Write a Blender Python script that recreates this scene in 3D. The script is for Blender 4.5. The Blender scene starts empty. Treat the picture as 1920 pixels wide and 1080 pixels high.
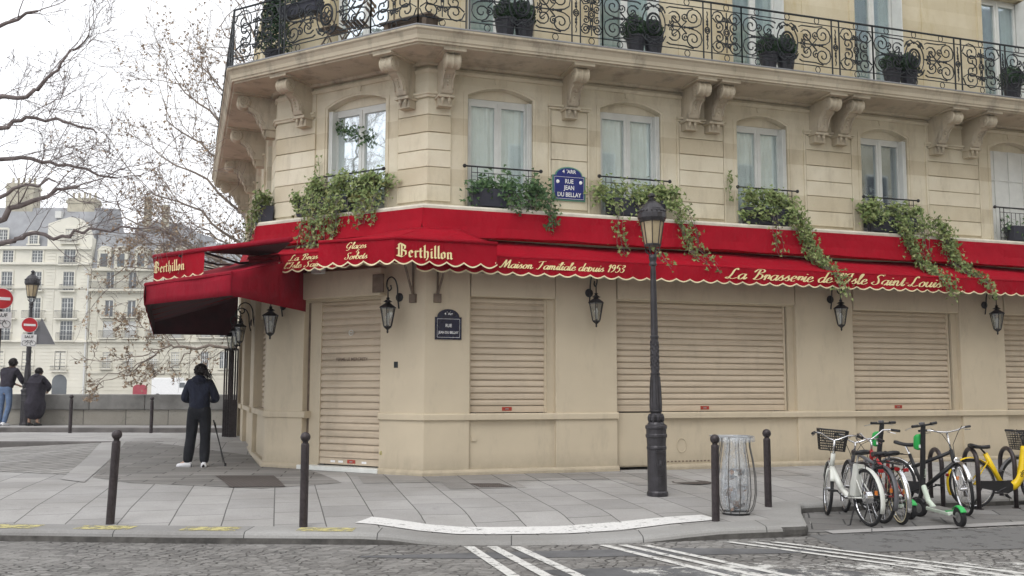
import bpy, math, random
from mathutils import Vector, Matrix, Quaternion
R = math.radians
scene = bpy.context.scene
# ------------------------------------------------------------------ camera
CAM_H = 1.4
cam_data = bpy.data.cameras.new("camera")
cam = bpy.data.objects.new("camera", cam_data)
scene.collection.objects.link(cam)
scene.camera = cam
cam_data.sensor_width = 36.0
cam_data.lens = 36.0 * 1820 / 1920
cam_data.clip_end = 5000
cam.location = (0, 0, CAM_H)
cam.rotation_mode = 'QUATERNION'
cam.rotation_quaternion = Quaternion((1, 0, 0), R(90 + 5.81)) @ Quaternion((0, 0, 1), R(0.13))
# ------------------------------------------------------------------ sky and light (bright overcast)
world = bpy.data.worlds.new("World")
scene.world = world
world.use_nodes = True
wn, wl = world.node_tree.nodes, world.node_tree.links
wn.clear()
w_out = wn.new('ShaderNodeOutputWorld'); w_bg = wn.new('ShaderNodeBackground')
w_sky = wn.new('ShaderNodeTexSky'); w_sky.sky_type = 'NISHITA'; w_sky.sun_disc = False
SUN_EL, SUN_AZ = R(52), R(205)
w_sky.sun_elevation = SUN_EL; w_sky.sun_rotation = SUN_AZ
w_sky.air_density = 1.0; w_sky.dust_density = 3.0
w_hs = wn.new('ShaderNodeHueSaturation'); w_hs.inputs['Saturation'].default_value = 0.12
w_mix = wn.new('ShaderNodeMix'); w_mix.data_type = 'RGBA'
w_mix.inputs[0].default_value = 0.72
w_mix.inputs[7].default_value = (12.6, 12.8, 13.2, 1)      # the cloud layer
wl.new(w_sky.outputs[0], w_hs.inputs['Color'])
wl.new(w_hs.outputs[0], w_mix.inputs[6])
wl.new(w_mix.outputs[2], w_bg.inputs['Color'])
w_bg.inputs['Strength'].default_value = 0.12
wl.new(w_bg.outputs[0], w_out.inputs['Surface'])
sun_d = bpy.data.lights.new("sun", 'SUN'); sun_d.energy = 0.8; sun_d.angle = R(25); sun_d.color = (1, .97, .92)
sun = bpy.data.objects.new("sun", sun_d); scene.collection.objects.link(sun)
sun.rotation_euler = (R(90) - SUN_EL, 0, R(180) - SUN_AZ)
scene.view_settings.view_transform = 'Standard'
scene.view_settings.look = 'None'
scene.view_settings.gamma = 1.0
scene.view_settings.exposure = 0.2
scene.cycles.max_bounces = 6
scene.cycles.transparent_max_bounces = 12
rng = random.Random(7)
# ------------------------------------------------------------------ materials
def _nt(name):
    m = bpy.data.materials.new(name); m.use_nodes = True
    nt = m.node_tree; b = nt.nodes['Principled BSDF']
    return m, nt, b
def tc(nt, scale=1.0, rot=0.0, uvw=None):
    t = nt.nodes.new('ShaderNodeTexCoord'); mp = nt.nodes.new('ShaderNodeMapping')
    nt.links.new(t.outputs['Object'], mp.inputs['Vector'])
    mp.inputs['Rotation'].default_value = (0, 0, rot) if not isinstance(rot, tuple) else rot
    mp.inputs['Scale'].default_value = (scale,) * 3 if not isinstance(scale, tuple) else scale
    return mp.outputs[0]
def noise(nt, vec, scale, detail=4, rough=.6):
    n = nt.nodes.new('ShaderNodeTexNoise'); n.inputs['Scale'].default_value = scale
    n.inputs['Detail'].default_value = detail; n.inputs['Roughness'].default_value = rough
    nt.links.new(vec, n.inputs['Vector']); return n.outputs['Fac']
def ramp(nt, fac, stops):
    r = nt.nodes.new('ShaderNodeValToRGB'); e = r.color_ramp.elements
    while len(e) < len(stops): e.new(.5)
    for i, (p, c) in enumerate(stops):
        e[i].position = p; e[i].color = (*c, 1) if len(c) == 3 else c
    nt.links.new(fac, r.inputs[0]); return r.outputs[0]
def mixc(nt, fac, a, b, mode='MIX'):
    m = nt.nodes.new('ShaderNodeMix'); m.data_type = 'RGBA'; m.blend_type = mode
    for sock, v in ((0, fac), (6, a), (7, b)):
        if isinstance(v, (int, float)): m.inputs[sock].default_value = v
        elif isinstance(v, tuple): m.inputs[sock].default_value = (*v[:3], 1)
        else: nt.links.new(v, m.inputs[sock])
    return m.outputs[2]
def bump(nt, b, h, strength=.3, dist=.01):
    n = nt.nodes.new('ShaderNodeBump'); n.inputs['Strength'].default_value = strength
    n.inputs['Distance'].default_value = dist
    nt.links.new(h, n.inputs['Height']); nt.links.new(n.outputs[0], b.inputs['Normal'])
def mat(name, col, rough=.7, metal=0., var=.12, vs=4, bmp=0., bs=60, spec=.4):
    m, nt, b = _nt(name)
    v = tc(nt)
    n1 = noise(nt, v, vs, 5)
    lo = tuple(c * (1 - var) for c in col); hi = tuple(min(1, c * (1 + var)) for c in col)
    nt.links.new(ramp(nt, n1, [(.3, lo), (.7, hi)]), b.inputs['Base Color'])
    b.inputs['Roughness'].default_value = rough; b.inputs['Metallic'].default_value = metal
    b.inputs['Specular IOR Level'].default_value = spec
    if bmp: bump(nt, b, noise(nt, v, bs, 3), bmp, .004)
    return m
def mat_stone(name, c1, c2, stain, grime=.5):
    m, nt, b = _nt(name)
    v = tc(nt)
    big = noise(nt, v, .9, 4, .6)
    col = ramp(nt, big, [(.35, c1), (.65, c2)])
    vs_ = tc(nt, (1.2, 1.2, .35))
    st = ramp(nt, noise(nt, vs_, 2.2, 6, .7), [(.5, (0, 0, 0)), (.72, (1, 1, 1))])
    f = nt.nodes.new('ShaderNodeMath'); f.operation = 'MULTIPLY'; f.inputs[1].default_value = grime
    nt.links.new(st, f.inputs[0])
    col = mixc(nt, f.outputs[0], col, stain)
    # each course of blocks has a tone of its own
    vc = tc(nt, (.9, .9, 3.47)); vor = nt.nodes.new('ShaderNodeTexWhiteNoise'); vor.noise_dimensions = '1D'
    sep = nt.nodes.new('ShaderNodeSeparateXYZ'); nt.links.new(vc, sep.inputs[0])
    fl = nt.nodes.new('ShaderNodeMath'); fl.operation = 'FLOOR'
    ad = nt.nodes.new('ShaderNodeMath'); ad.operation = 'ADD'; ad.inputs[1].default_value = -15.22
    nt.links.new(sep.outputs[2], ad.inputs[0]); nt.links.new(ad.outputs[0], fl.inputs[0]); nt.links.new(fl.outputs[0], vor.inputs['W'])
    tone = ramp(nt, vor.outputs['Value'], [(0, (.82, .79, .74)), (.35, (.92, .91, .88)), (1, (1.0, 1.0, 1.0))])
    col = mixc(nt, 1.0, col, tone, 'MULTIPLY')
    fine = noise(nt, v, 55, 4, .7)
    col = mixc(nt, 1.0, col, ramp(nt, fine, [(.2, (.9, .9, .9)), (.8, (1, 1, 1))]), 'MULTIPLY')
    nt.links.new(col, b.inputs['Base Color'])
    b.inputs['Roughness'].default_value = .9; b.inputs['Specular IOR Level'].default_value = .2
    bump(nt, b, fine, .25, .006)
    return m
def mat_brick(name, c1, c2, mortar, bw, rh, msize, rot=0., offs=.5, sq=1., vert=False, rough=.85, dist=.0, bstr=.6, bdist=.01, spots=None, vrot=0., bias=0.):
    """courses of stones: bw long, rh high, joints msize; vert lays them on a wall."""
    m, nt, b = _nt(name)
    if vert: v = tc(nt, 1.0, (R(-90), 0, 0)); 
    else: v = tc(nt, 1.0, rot)
    if vert and vrot:
        v0 = tc(nt, 1.0, (0, 0, vrot)); mp = nt.nodes.new('ShaderNodeMapping'); nt.links.new(v0, mp.inputs[0])
        mp.inputs['Rotation'].default_value = (R(-90), 0, 0); v = mp.outputs[0]
    if dist:
        nz = nt.nodes.new('ShaderNodeTexNoise'); nz.inputs['Scale'].default_value = 1.3; nz.inputs['Detail'].default_value = 3
        nt.links.new(v, nz.inputs['Vector'])
        vm = nt.nodes.new('ShaderNodeVectorMath'); vm.operation = 'SCALE'; vm.inputs['Scale'].default_value = dist
        nt.links.new(nz.outputs['Color'], vm.inputs[0])
        va = nt.nodes.new('ShaderNodeVectorMath'); va.operation = 'ADD'
        nt.links.new(v, va.inputs[0]); nt.links.new(vm.outputs[0], va.inputs[1]); v = va.outputs[0]
    br = nt.nodes.new('ShaderNodeTexBrick'); nt.links.new(v, br.inputs['Vector'])
    br.offset = offs; br.squash = sq; br.squash_frequency = 3; br.offset_frequency = 2
    br.inputs['Scale'].default_value = 1; br.inputs['Brick Width'].default_value = bw; br.inputs['Row Height'].default_value = rh
    br.inputs['Mortar Size'].default_value = msize; br.inputs['Mortar Smooth'].default_value = .3; br.inputs['Bias'].default_value = bias
    br.inputs['Color1'].default_value = (*c1, 1); br.inputs['Color2'].default_value = (*c2, 1); br.inputs['Mortar'].default_value = (*mortar, 1)
    ob = tc(nt)
    big = ramp(nt, noise(nt, ob, .55, 5, .65), [(.32, (.80, .79, .77)), (.68, (1.07, 1.07, 1.07))])
    col = mixc(nt, 1.0, br.outputs['Color'], big, 'MULTIPLY')
    fn = noise(nt, ob, 45, 5, .75)
    col = mixc(nt, 1.0, col, ramp(nt, fn, [(.25, (.82, .82, .82)), (.75, (1.1, 1.1, 1.1))]), 'MULTIPLY')
    if spots:
        sp = ramp(nt, noise(nt, ob, 3.1, 7, .8), [(.56, (0, 0, 0)), (.66, (1, 1, 1))])
        f = nt.nodes.new('ShaderNodeMath'); f.operation = 'MULTIPLY'; f.inputs[1].default_value = .55
        nt.links.new(sp, f.inputs[0]); col = mixc(nt, f.outputs[0], col, spots)
    nt.links.new(col, b.inputs['Base Color'])
    b.inputs['Roughness'].default_value = rough; b.inputs['Specular IOR Level'].default_value = .3
    inv = nt.nodes.new('ShaderNodeMath'); inv.operation = 'SUBTRACT'; inv.inputs[0].default_value = 1
    nt.links.new(br.outputs['Fac'], inv.inputs[1])
    ad = nt.nodes.new('ShaderNodeMath'); ad.operation = 'MULTIPLY_ADD'; ad.inputs[1].default_value = .35
    nt.links.new(fn, ad.inputs[0]); nt.links.new(inv.outputs[0], ad.inputs[2])
    bump(nt, b, ad.outputs[0], bstr, bdist)
    return m
def mat_glass(name, tint=(.75, .82, .8), refl=.25, rough=.03):
    m, nt, b = _nt(name); nt.nodes.remove(b)
    out = nt.nodes['Material Output']
    tr = nt.nodes.new('ShaderNodeBsdfTransparent'); tr.inputs[0].default_value = (*tint, 1)
    gl = nt.nodes.new('ShaderNodeBsdfGlossy'); gl.inputs['Roughness'].default_value = rough; gl.inputs['Color'].default_value = (.9, .95, 1, 1)
    fr = nt.nodes.new('ShaderNodeLayerWeight'); fr.inputs[0].default_value = .35
    mr = nt.nodes.new('ShaderNodeMath'); mr.operation = 'MULTIPLY_ADD'; mr.inputs[1].default_value = .5; mr.inputs[2].default_value = refl * .5
    nt.links.new(fr.outputs['Fresnel'], mr.inputs[0])
    mx = nt.nodes.new('ShaderNodeMixShader'); nt.links.new(mr.outputs[0], mx.inputs[0])
    nt.links.new(tr.outputs[0], mx.inputs[1]); nt.links.new(gl.outputs[0], mx.inputs[2])
    nt.links.new(mx.outputs[0], out.inputs['Surface']); return m
def mat_worn(name, col, thr=.5, scale=9, soft=.06):
    """paint worn away in patches, the ground shows through."""
    m, nt, b = _nt(name)
    v = tc(nt)
    nt.links.new(ramp(nt, noise(nt, v, 30, 4), [(.3, tuple(c * .8 for c in col)), (.7, col)]), b.inputs['Base Color'])
    b.inputs['Roughness'].default_value = .8
    a = ramp(nt, noise(nt, v, scale, 8, .75), [(thr - soft, (1, 1, 1)), (thr + soft, (0, 0, 0))])
    nt.links.new(a, b.inputs['Alpha']); return m
def mat_leaf(name, stops, scale=9, rough=.55):
    m, nt, b = _nt(name)
    nt.links.new(ramp(nt, noise(nt, tc(nt), scale, 2, .5), stops), b.inputs['Base Color'])
    b.inputs['Roughness'].default_value = rough; b.inputs['Specular IOR Level'].default_value = .35
    return m
MT = {}
MT['stone'] = mat_stone('facade_stone', (.66, .59, .45), (.77, .71, .57), (.36, .30, .21), .5)
MT['stone_trim'] = mat_stone('trim_stone', (.50, .435, .33), (.61, .545, .43), (.21, .185, .15), .75)
MT['stone_up'] = mat_stone('upper_stone', (.60, .52, .36), (.70, .63, .47), (.50, .40, .20), .6)
def mat_paint(name, c, dirt=(.2, .17, .13), bot=.5, slats=False):
    m, nt, b = _nt(name)
    v = tc(nt)
    col = ramp(nt, noise(nt, v, 1.1, 5, .6), [(.3, tuple(x * .93 for x in c)), (.7, tuple(x * 1.04 for x in c))])
    if slats: col = mixc(nt, 1.0, col, ramp(nt, noise(nt, tc(nt, (.35, .35, 9)), 1.6, 3, .6), [(.3, (.80, .79, .77)), (.65, (1, 1, 1))]), 'MULTIPLY')
    d = ramp(nt, noise(nt, tc(nt, (1.2, 1.2, .35)), 2.6, 8, .74), [(.52, (0, 0, 0)), (.80, (.36, .36, .36))])
    col = mixc(nt, d, col, dirt)
    # splash dirt low on the wall
    sep = nt.nodes.new('ShaderNodeSeparateXYZ'); nt.links.new(v, sep.inputs[0])
    mr = nt.nodes.new('ShaderNodeMapRange'); mr.inputs[1].default_value = .0; mr.inputs[2].default_value = .35; mr.inputs[3].default_value = bot; mr.inputs[4].default_value = 0
    nt.links.new(sep.outputs[2], mr.inputs[0])
    mu = nt.nodes.new('ShaderNodeMath'); mu.operation = 'MULTIPLY'; nt.links.new(mr.outputs[0], mu.inputs[0]); nt.links.new(noise(nt, v, 6, 6, .7), mu.inputs[1])
    col = mixc(nt, mu.outputs[0], col, tuple(x * .45 for x in c))
    nt.links.new(col, b.inputs['Base Color']); b.inputs['Roughness'].default_value = .65; b.inputs['Specular IOR Level'].default_value = .3
    bump(nt, b, noise(nt, v, 24, 4, .7), .15, .006)
    return m
MT['paint'] = mat_paint('beige_wall_paint', (.565, .485, .36), bot=1.0)
MT['shutter'] = mat_paint('shutter_paint', (.59, .495, .38), bot=.2, slats=True)
MT['white_ledge'] = mat('ledge_stone', (.62, .58, .49), .85, var=.2, vs=3, bmp=.3)
MT['iron'] = mat('black_iron', (.028, .027, .03), .45, .3, .3, 12, .2)
MT['iron_rail'] = mat('railing_iron', (.02, .024, .028), .5, .3, .3, 12)
MT['lamp_iron'] = mat('lamp_paint', (.05, .047, .052), .38, .4, .3, 8, .3, 40)
MT['bollard'] = mat('bollard_paint', (.045, .036, .038), .4, .3, .35, 14, .3, 60)
MT['white_frame'] = mat('window_paint', (.68, .69, .66), .5, var=.08)
MT['glass'] = mat_glass('window_glass', (.97, 1.0, .99), .22)
MT['lamp_glass'] = mat_glass('lantern_glass', (.8, .8, .76), .3, .15)
MT['amber_glass'] = mat('frosted_amber_glass', (.42, .34, .22), .25, var=.15, vs=5)
MT['painted_shade'] = mat('awning_painted_shade', (.055, .012, .018), .9, var=.3, vs=3)  # near-black red that paints the shade under the awnings
MT['curtain'] = mat('curtain_cloth', (.92, .93, .92), .9, var=.08, vs=3)
MT['dark_in'] = mat('dark_interior', (.025, .03, .032), .8)
MT['curtain_dark'] = mat('grey_green_curtain', (.42, .50, .49), .9, var=.2, vs=2)
def mat_fabric(name, c):
    m, nt, b = _nt(name)
    v = tc(nt)
    col = ramp(nt, noise(nt, v, 1.4, 6, .65), [(.3, tuple(x * .82 for x in c)), (.7, tuple(min(1, x * 1.08) for x in c))])
    dirt = ramp(nt, noise(nt, tc(nt, (1, 1, .3)), 5, 7, .75), [(.58, (0, 0, 0)), (.8, (.4, .4, .4))])
    col = mixc(nt, dirt, col, tuple(x * .45 + .01 for x in c))
    nt.links.new(col, b.inputs['Base Color']); b.inputs['Roughness'].default_value = .75
    b.inputs['Specular IOR Level'].default_value = .08
    w = noise(nt, tc(nt, (1, 1, .5)), 3.2, 4, .55); bump(nt, b, w, .9, .07)
    return m
MT['red'] = mat_fabric('red_awning_cloth', (.34, .006, .018))
MT['darkred'] = mat_fabric('wine_awning_cloth', (.27, .010, .024))
MT['cream'] = mat('cream_trim', (.80, .70, .46), .7, var=.08)
MT['gold'] = mat('yellow_lettering', (.84, .71, .38), .6, var=.08)
MT['ivy'] = mat_leaf('ivy_leaves', [(.22, (.05, .09, .025)), (.42, (.14, .20, .06)), (.58, (.25, .30, .11)), (.76, (.40, .42, .21))], 11)
MT['ivy_dark'] = mat_leaf('dark_ivy_leaves', [(.25, (.02, .055, .02)), (.5, (.05, .11, .035)), (.75, (.14, .22, .08))], 11)
MT['shrub'] = mat_leaf('box_leaves', [(.25, (.008, .025, .012)), (.5, (.02, .055, .022)), (.75, (.05, .11, .04))], 14)
MT['planter'] = mat('planter_plastic', (.04, .042, .06), .55, var=.2)
MT['pot'] = mat('pot_plastic', (.035, .035, .045), .5, var=.2)
MT['bark'] = mat('bark', (.17, .14, .135), .9, var=.3, vs=8, bmp=.5, bs=30)
MT['bark_pale'] = mat('pale_bark', (.24, .20, .17), .9, var=.3, vs=6, bmp=.5, bs=30)
MT['deadleaf'] = mat_leaf('dry_leaves', [(.25, (.16, .10, .06)), (.5, (.34, .25, .17)), (.75, (.48, .38, .27))], 5, .8)
MT['zinc'] = mat('roof_slate', (.25, .255, .27), .55, var=.25, vs=.5)
MT['sign_blue'] = mat('sign_enamel', (.012, .022, .16), .25, var=.15, spec=.6)
MT['sign_black'] = mat('dark_sign_enamel', (.008, .010, .035), .25, var=.2, spec=.6)
MT['sign_green'] = mat('green_sign_border', (.10, .26, .18), .35, var=.15)
MT['sign_white'] = mat('white_enamel', (.80, .80, .80), .35, var=.05)
MT['sign_red'] = mat('sign_red_paint', (.52, .03, .04), .4, var=.1)
MT['steel'] = mat('galvanised_steel', (.42, .42, .42), .4, .8, .2, 9)
MT['chrome'] = mat('chrome', (.72, .72, .73), .2, 1., .1, 9)
MT['rubber'] = mat('tyre_rubber', (.022, .022, .024), .8, var=.3)
MT['black'] = mat('black_plastic', (.018, .018, .02), .45, var=.3)
MT['white_paint'] = mat('white_bike_paint', (.68, .69, .64), .3, var=.1)
MT['red_paint'] = mat('red_bike_paint', (.45, .03, .035), .3, var=.15)
MT['yellow_paint'] = mat('yellow_bike_paint', (.80, .55, .01), .3, var=.08)
MT['blue_paint'] = mat('blue_paint', (.06, .28, .68), .3, var=.1)
MT['green_paint'] = mat('bright_green_plastic', (.03, .42, .09), .35, var=.1)
MT['palegreen'] = mat('pale_scooter_paint', (.60, .68, .58), .4, var=.1)
MT['grey_paint'] = mat('grey_plastic', (.13, .13, .14), .4, var=.15)
MT['orange'] = mat('orange_reflector', (.75, .22, .03), .3)
MT['wood'] = mat('weathered_wood', (.16, .12, .09), .8, var=.3, vs=8)
MT['skin'] = mat('skin', (.45, .28, .20), .55, var=.05)
MT['hair'] = mat('dark_hair', (.018, .013, .012), .6, var=.3, vs=20)
def mat_cloth(name, c, sc=7, st=1.):
    m, nt, b = _nt(name); v = tc(nt, (1, 1, .6)); n = noise(nt, v, sc, 4, .6)
    nt.links.new(ramp(nt, n, [(.3, tuple(x * .7 for x in c)), (.7, tuple(x * 1.5 for x in c))]), b.inputs['Base Color']); b.inputs['Roughness'].default_value = .85; b.inputs['Specular IOR Level'].default_value = .25
    bump(nt, b, n, st, .06); return m
MT['navy'] = mat_cloth('navy_sweatshirt', (.016, .019, .034))
MT['coat'] = mat_cloth('dark_coat', (.026, .023, .032), 9)
MT['jeans'] = mat('blue_jeans', (.10, .15, .25), .85, var=.25, vs=8)
MT['trouser'] = mat_cloth('black_trousers', (.014, .015, .019), 6)
MT['shoe'] = mat('white_shoes', (.66, .66, .68), .6, var=.12)
MT['plate'] = mat('red_lock_plate', (.33, .045, .03), .5, var=.2)
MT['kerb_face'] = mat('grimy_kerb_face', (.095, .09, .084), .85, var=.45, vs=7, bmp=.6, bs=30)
MT['granite'] = mat_brick('granite_kerb', (.34, .335, .325), (.27, .265, .26), (.06, .06, .06), 1.4, 40, .006, 0., .0, bstr=.3)
# ------------------------------------------------------------------ mesh builder
def V(*a): return Vector(a)
class MB:
    def __init__(self, xf=None): self.v = []; self.f = []; self.xf = xf; self.mi = []; self.cur = 0
    def add(self, pts, faces):
        b = len(self.v)
        for p in pts:
            p = Vector(p); self.v.append(self.xf @ p if self.xf is not None else p)
        for f in faces: self.f.append([b + i for i in f]); self.mi.append(self.cur)
    def hexa(self, p):
        self.add(p, [(0, 3, 2, 1), (4, 5, 6, 7), (0, 1, 5, 4), (1, 2, 6, 5), (2, 3, 7, 6), (3, 0, 4, 7)])
    def box(self, x0, x1, y0, y1, z0, z1):
        self.hexa([(x0, y0, z0), (x1, y0, z0), (x1, y1, z0), (x0, y1, z0), (x0, y0, z1), (x1, y0, z1), (x1, y1, z1), (x0, y1, z1)])
    def cbox(self, c, s): self.box(c[0] - s[0] / 2, c[0] + s[0] / 2, c[1] - s[1] / 2, c[1] + s[1] / 2, c[2] - s[2] / 2, c[2] + s[2] / 2)
    def prism(self, bot, top):
        n = len(bot); self.add(list(bot) + list(top), [tuple(range(n))[::-1], tuple(range(n, 2 * n))] + [(i, (i + 1) % n, n + (i + 1) % n, n + i) for i in range(n)])
    def lathe(self, prof, seg=16, c=(0, 0, 0), arc=None, phase=0., cap=True):
        pts = []; n = len(prof)
        for r, z in prof:
            for k in range(seg):
                a = phase + 2 * math.pi * k / seg; pts.append((c[0] + r * math.cos(a), c[1] + r * math.sin(a), c[2] + z))
        fs = [(i * seg + k, i * seg + (k + 1) % seg, (i + 1) * seg + (k + 1) % seg, (i + 1) * seg + k) for i in range(n - 1) for k in range(seg)]
        if cap: fs += [tuple(range(seg))[::-1], tuple((n - 1) * seg + k for k in range(seg))]
        self.add(pts, fs)
    def tube(self, pts, r, sides=6, cap=True, closed=False):
        pts = [Vector(p) for p in pts]; n = len(pts)
        if n < 2: return
        rs = r if isinstance(r, (list, tuple)) else [r] * n
        ring = []; up = None
        for i, p in enumerate(pts):
            if closed: d = pts[(i + 1) % n] - pts[i - 1]
            else: d = pts[min(i + 1, n - 1)] - pts[max(i - 1, 0)]
            if d.length < 1e-9: d = Vector((0, 0, 1))
            d.normalize()
            if up is None:
                up = Vector((0, 0, 1)) if abs(d.z) < .9 else Vector((1, 0, 0))
            a = d.cross(up)
            if a.length < 1e-6: a = d.orthogonal()
            a.normalize(); b = a.cross(d).normalized(); up = b
            for k in range(sides):
                t = 2 * math.pi * k / sides + math.pi / sides
                ring.append(p + (a * math.cos(t) + b * math.sin(t)) * rs[i])
        m = n if closed else n - 1
        fs = [(i * sides + k, i * sides + (k + 1) % sides, ((i + 1) % n) * sides + (k + 1) % sides, ((i + 1) % n) * sides + k) for i in range(m) for k in range(sides)]
        if cap and not closed: fs += [tuple(range(sides))[::-1], tuple((n - 1) * sides + k for k in range(sides))]
        self.add(ring, fs)
    def sphere(self, c, r, seg=10, rings=6, sc=(1, 1, 1)):
        prof = []
        pts = []; fs = []
        for i in range(rings + 1):
            t = math.pi * i / rings
            for k in range(seg):
                a = 2 * math.pi * k / seg
                pts.append((c[0] + r * sc[0] * math.sin(t) * math.cos(a), c[1] + r * sc[1] * math.sin(t) * math.sin(a), c[2] - r * sc[2] * math.cos(t)))
        for i in range(rings):
            for k in range(seg):
                q = (i * seg + k, i * seg + (k + 1) % seg, (i + 1) * seg + (k + 1) % seg, (i + 1) * seg + k)
                if i == 0: q = (q[0], q[2], q[3])
                elif i == rings - 1: q = (q[0], q[1], q[2])
                fs.append(q)
        self.add(pts, fs)
    def grid(self, rows):
        n = len(rows[0]); pts = [p for r in rows for p in r]
        self.add(pts, [(i * n + k, i * n + k + 1, (i + 1) * n + k + 1, (i + 1) * n + k) for i in range(len(rows) - 1) for k in range(n - 1)])
    def leaf(self, p, s, rnd, up=None, lobes=True):
        n = Vector((rnd.gauss(0, 1), rnd.gauss(0, 1), rnd.gauss(0, 1)))
        if up is not None: n = n * .55 + up
        n.normalize(); a = n.orthogonal().normalized(); a.rotate(Quaternion(n, rnd.uniform(0, 6.28))); b = n.cross(a)
        p = Vector(p)
        if lobes:
            pts = [p - a * .1 * s, p - a * .35 * s + b * .45 * s, p + a * .15 * s + b * .3 * s + n * .1 * s, p + a * .75 * s, p + a * .15 * s - b * .3 * s + n * .1 * s, p - a * .35 * s - b * .45 * s]
            self.add(pts, [(0, 1, 2, 3), (0, 3, 4, 5)])
        else:
            self.add([p - a * .5 * s, p + b * .28 * s, p + a * .5 * s, p - b * .28 * s], [(0, 1, 2, 3)])
    def build(self, name, m, parent=None, smooth=False, local=False, bevel=0., solid=0.):
        me = bpy.data.meshes.new(name)
        vs = self.v
        if parent is not None and not local:
            root = parent; M = Matrix.Identity(4)
            chain = []
            while root is not None: chain.append(root.matrix_basis.copy()); root = root.parent
            for q in reversed(chain): M = M @ q
            Mi = M.inverted(); vs = [Mi @ v for v in vs]
        me.from_pydata([tuple(v) for v in vs], [], self.f)
        for mm in (m if isinstance(m, (list, tuple)) else [m]): me.materials.append(MT[mm] if isinstance(mm, str) else mm)
        if isinstance(m, (list, tuple)): me.polygons.foreach_set('material_index', self.mi)
        if smooth: me.polygons.foreach_set('use_smooth', [True] * len(me.polygons))
        me.update()
        o = bpy.data.objects.new(name, me); scene.collection.objects.link(o)
        if parent is not None: o.parent = parent
        if bevel:
            b = o.modifiers.new('bevel', 'BEVEL'); b.width = bevel; b.segments = 2; b.limit_method = 'ANGLE'; b.angle_limit = R(40)
        if solid:
            s = o.modifiers.new('solid', 'SOLIDIFY'); s.thickness = solid; s.offset = 0
        return o
def thing(name, label, cat, loc=(0, 0, 0), rotz=0., group=None):
    o = bpy.data.objects.new(name, None); scene.collection.objects.link(o)
    o.location = loc; o.rotation_euler = (0, 0, rotz); o.empty_display_size = .1
    o['label'] = label; o['category'] = cat
    if group: o['group'] = group
    o.matrix_basis = Matrix.LocRotScale(Vector(loc), Matrix.Rotation(rotz, 3, 'Z').to_quaternion(), None)
    return o
def tag(o, label, cat, group=None):
    o['label'] = label; o['category'] = cat
    if group: o['group'] = group
    return o
def struct(o, kind='structure'): o['kind'] = kind; return o
def copy_tree(o, parent=None):
    c = o.copy(); scene.collection.objects.link(c); c.parent = parent
    for ch in o.children: copy_tree(ch, c)
    return c
# ------------------------------------------------------------------ the building's plan: three street fronts
AZ, CH = R(18.65), R(30.7)
C1 = V(-1.391, 15.449, 0); W = 3.43
dR = V(math.cos(AZ), math.sin(AZ), 0); nR = V(math.sin(AZ), -math.cos(AZ), 0)
dG = V(-math.cos(CH), math.sin(CH), 0); nG = V(-math.sin(CH), -math.cos(CH), 0)
dL = V(-math.sin(AZ), math.cos(AZ), 0); nL = V(-math.cos(AZ), -math.sin(AZ), 0)
C2 = C1 + dG * W
FR = {'R': (C1, dR, nR), 'G': (C1, dG, nG), 'L': (C2, dL, nL)}
T1, T2 = math.tan(R(24.675)), math.tan(R(20.325))
def P(face, u, n, z=0.): o, d, nn = FR[face]; return o + d * u + nn * n + V(0, 0, z)
def pp(spec, n, z):
    if spec == 'c1': return P('R', -T1 * n, n, z)
    if spec == 'c2': return P('L', -T2 * n, n, z)
    return P(spec[0], spec[1], n, z)
def fbox(mb, face, u0, u1, n0, n1, z0, z1):
    mb.hexa([P(face, u0, n1, z0), P(face, u1, n1, z0), P(face, u1, n0, z0), P(face, u0, n0, z0),
             P(face, u0, n1, z1), P(face, u1, n1, z1), P(face, u1, n0, z1), P(face, u0, n0, z1)])
def fprism(mb, face, poly, n0, n1):
    mb.prism([P(face, u, n1, z) for u, z in poly], [P(face, u, n0, z) for u, z in poly])
def sweep(mb, prof, path, cap=True):
    """closed profile [(n, z)] carried along the fronts, mitred at both corners."""
    rows = [[pp(s, n, z) for n, z in prof] for s in path]
    m = len(prof); pts = [p for r in rows for p in r]
    fs = [(i * m + k, i * m + (k + 1) % m, (i + 1) * m + (k + 1) % m, (i + 1) * m + k) for i in range(len(rows) - 1) for k in range(m)]
    if cap: fs += [tuple(range(m)), tuple((len(rows) - 1) * m + k for k in range(m))[::-1]]
    mb.add(pts, fs)

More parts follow.
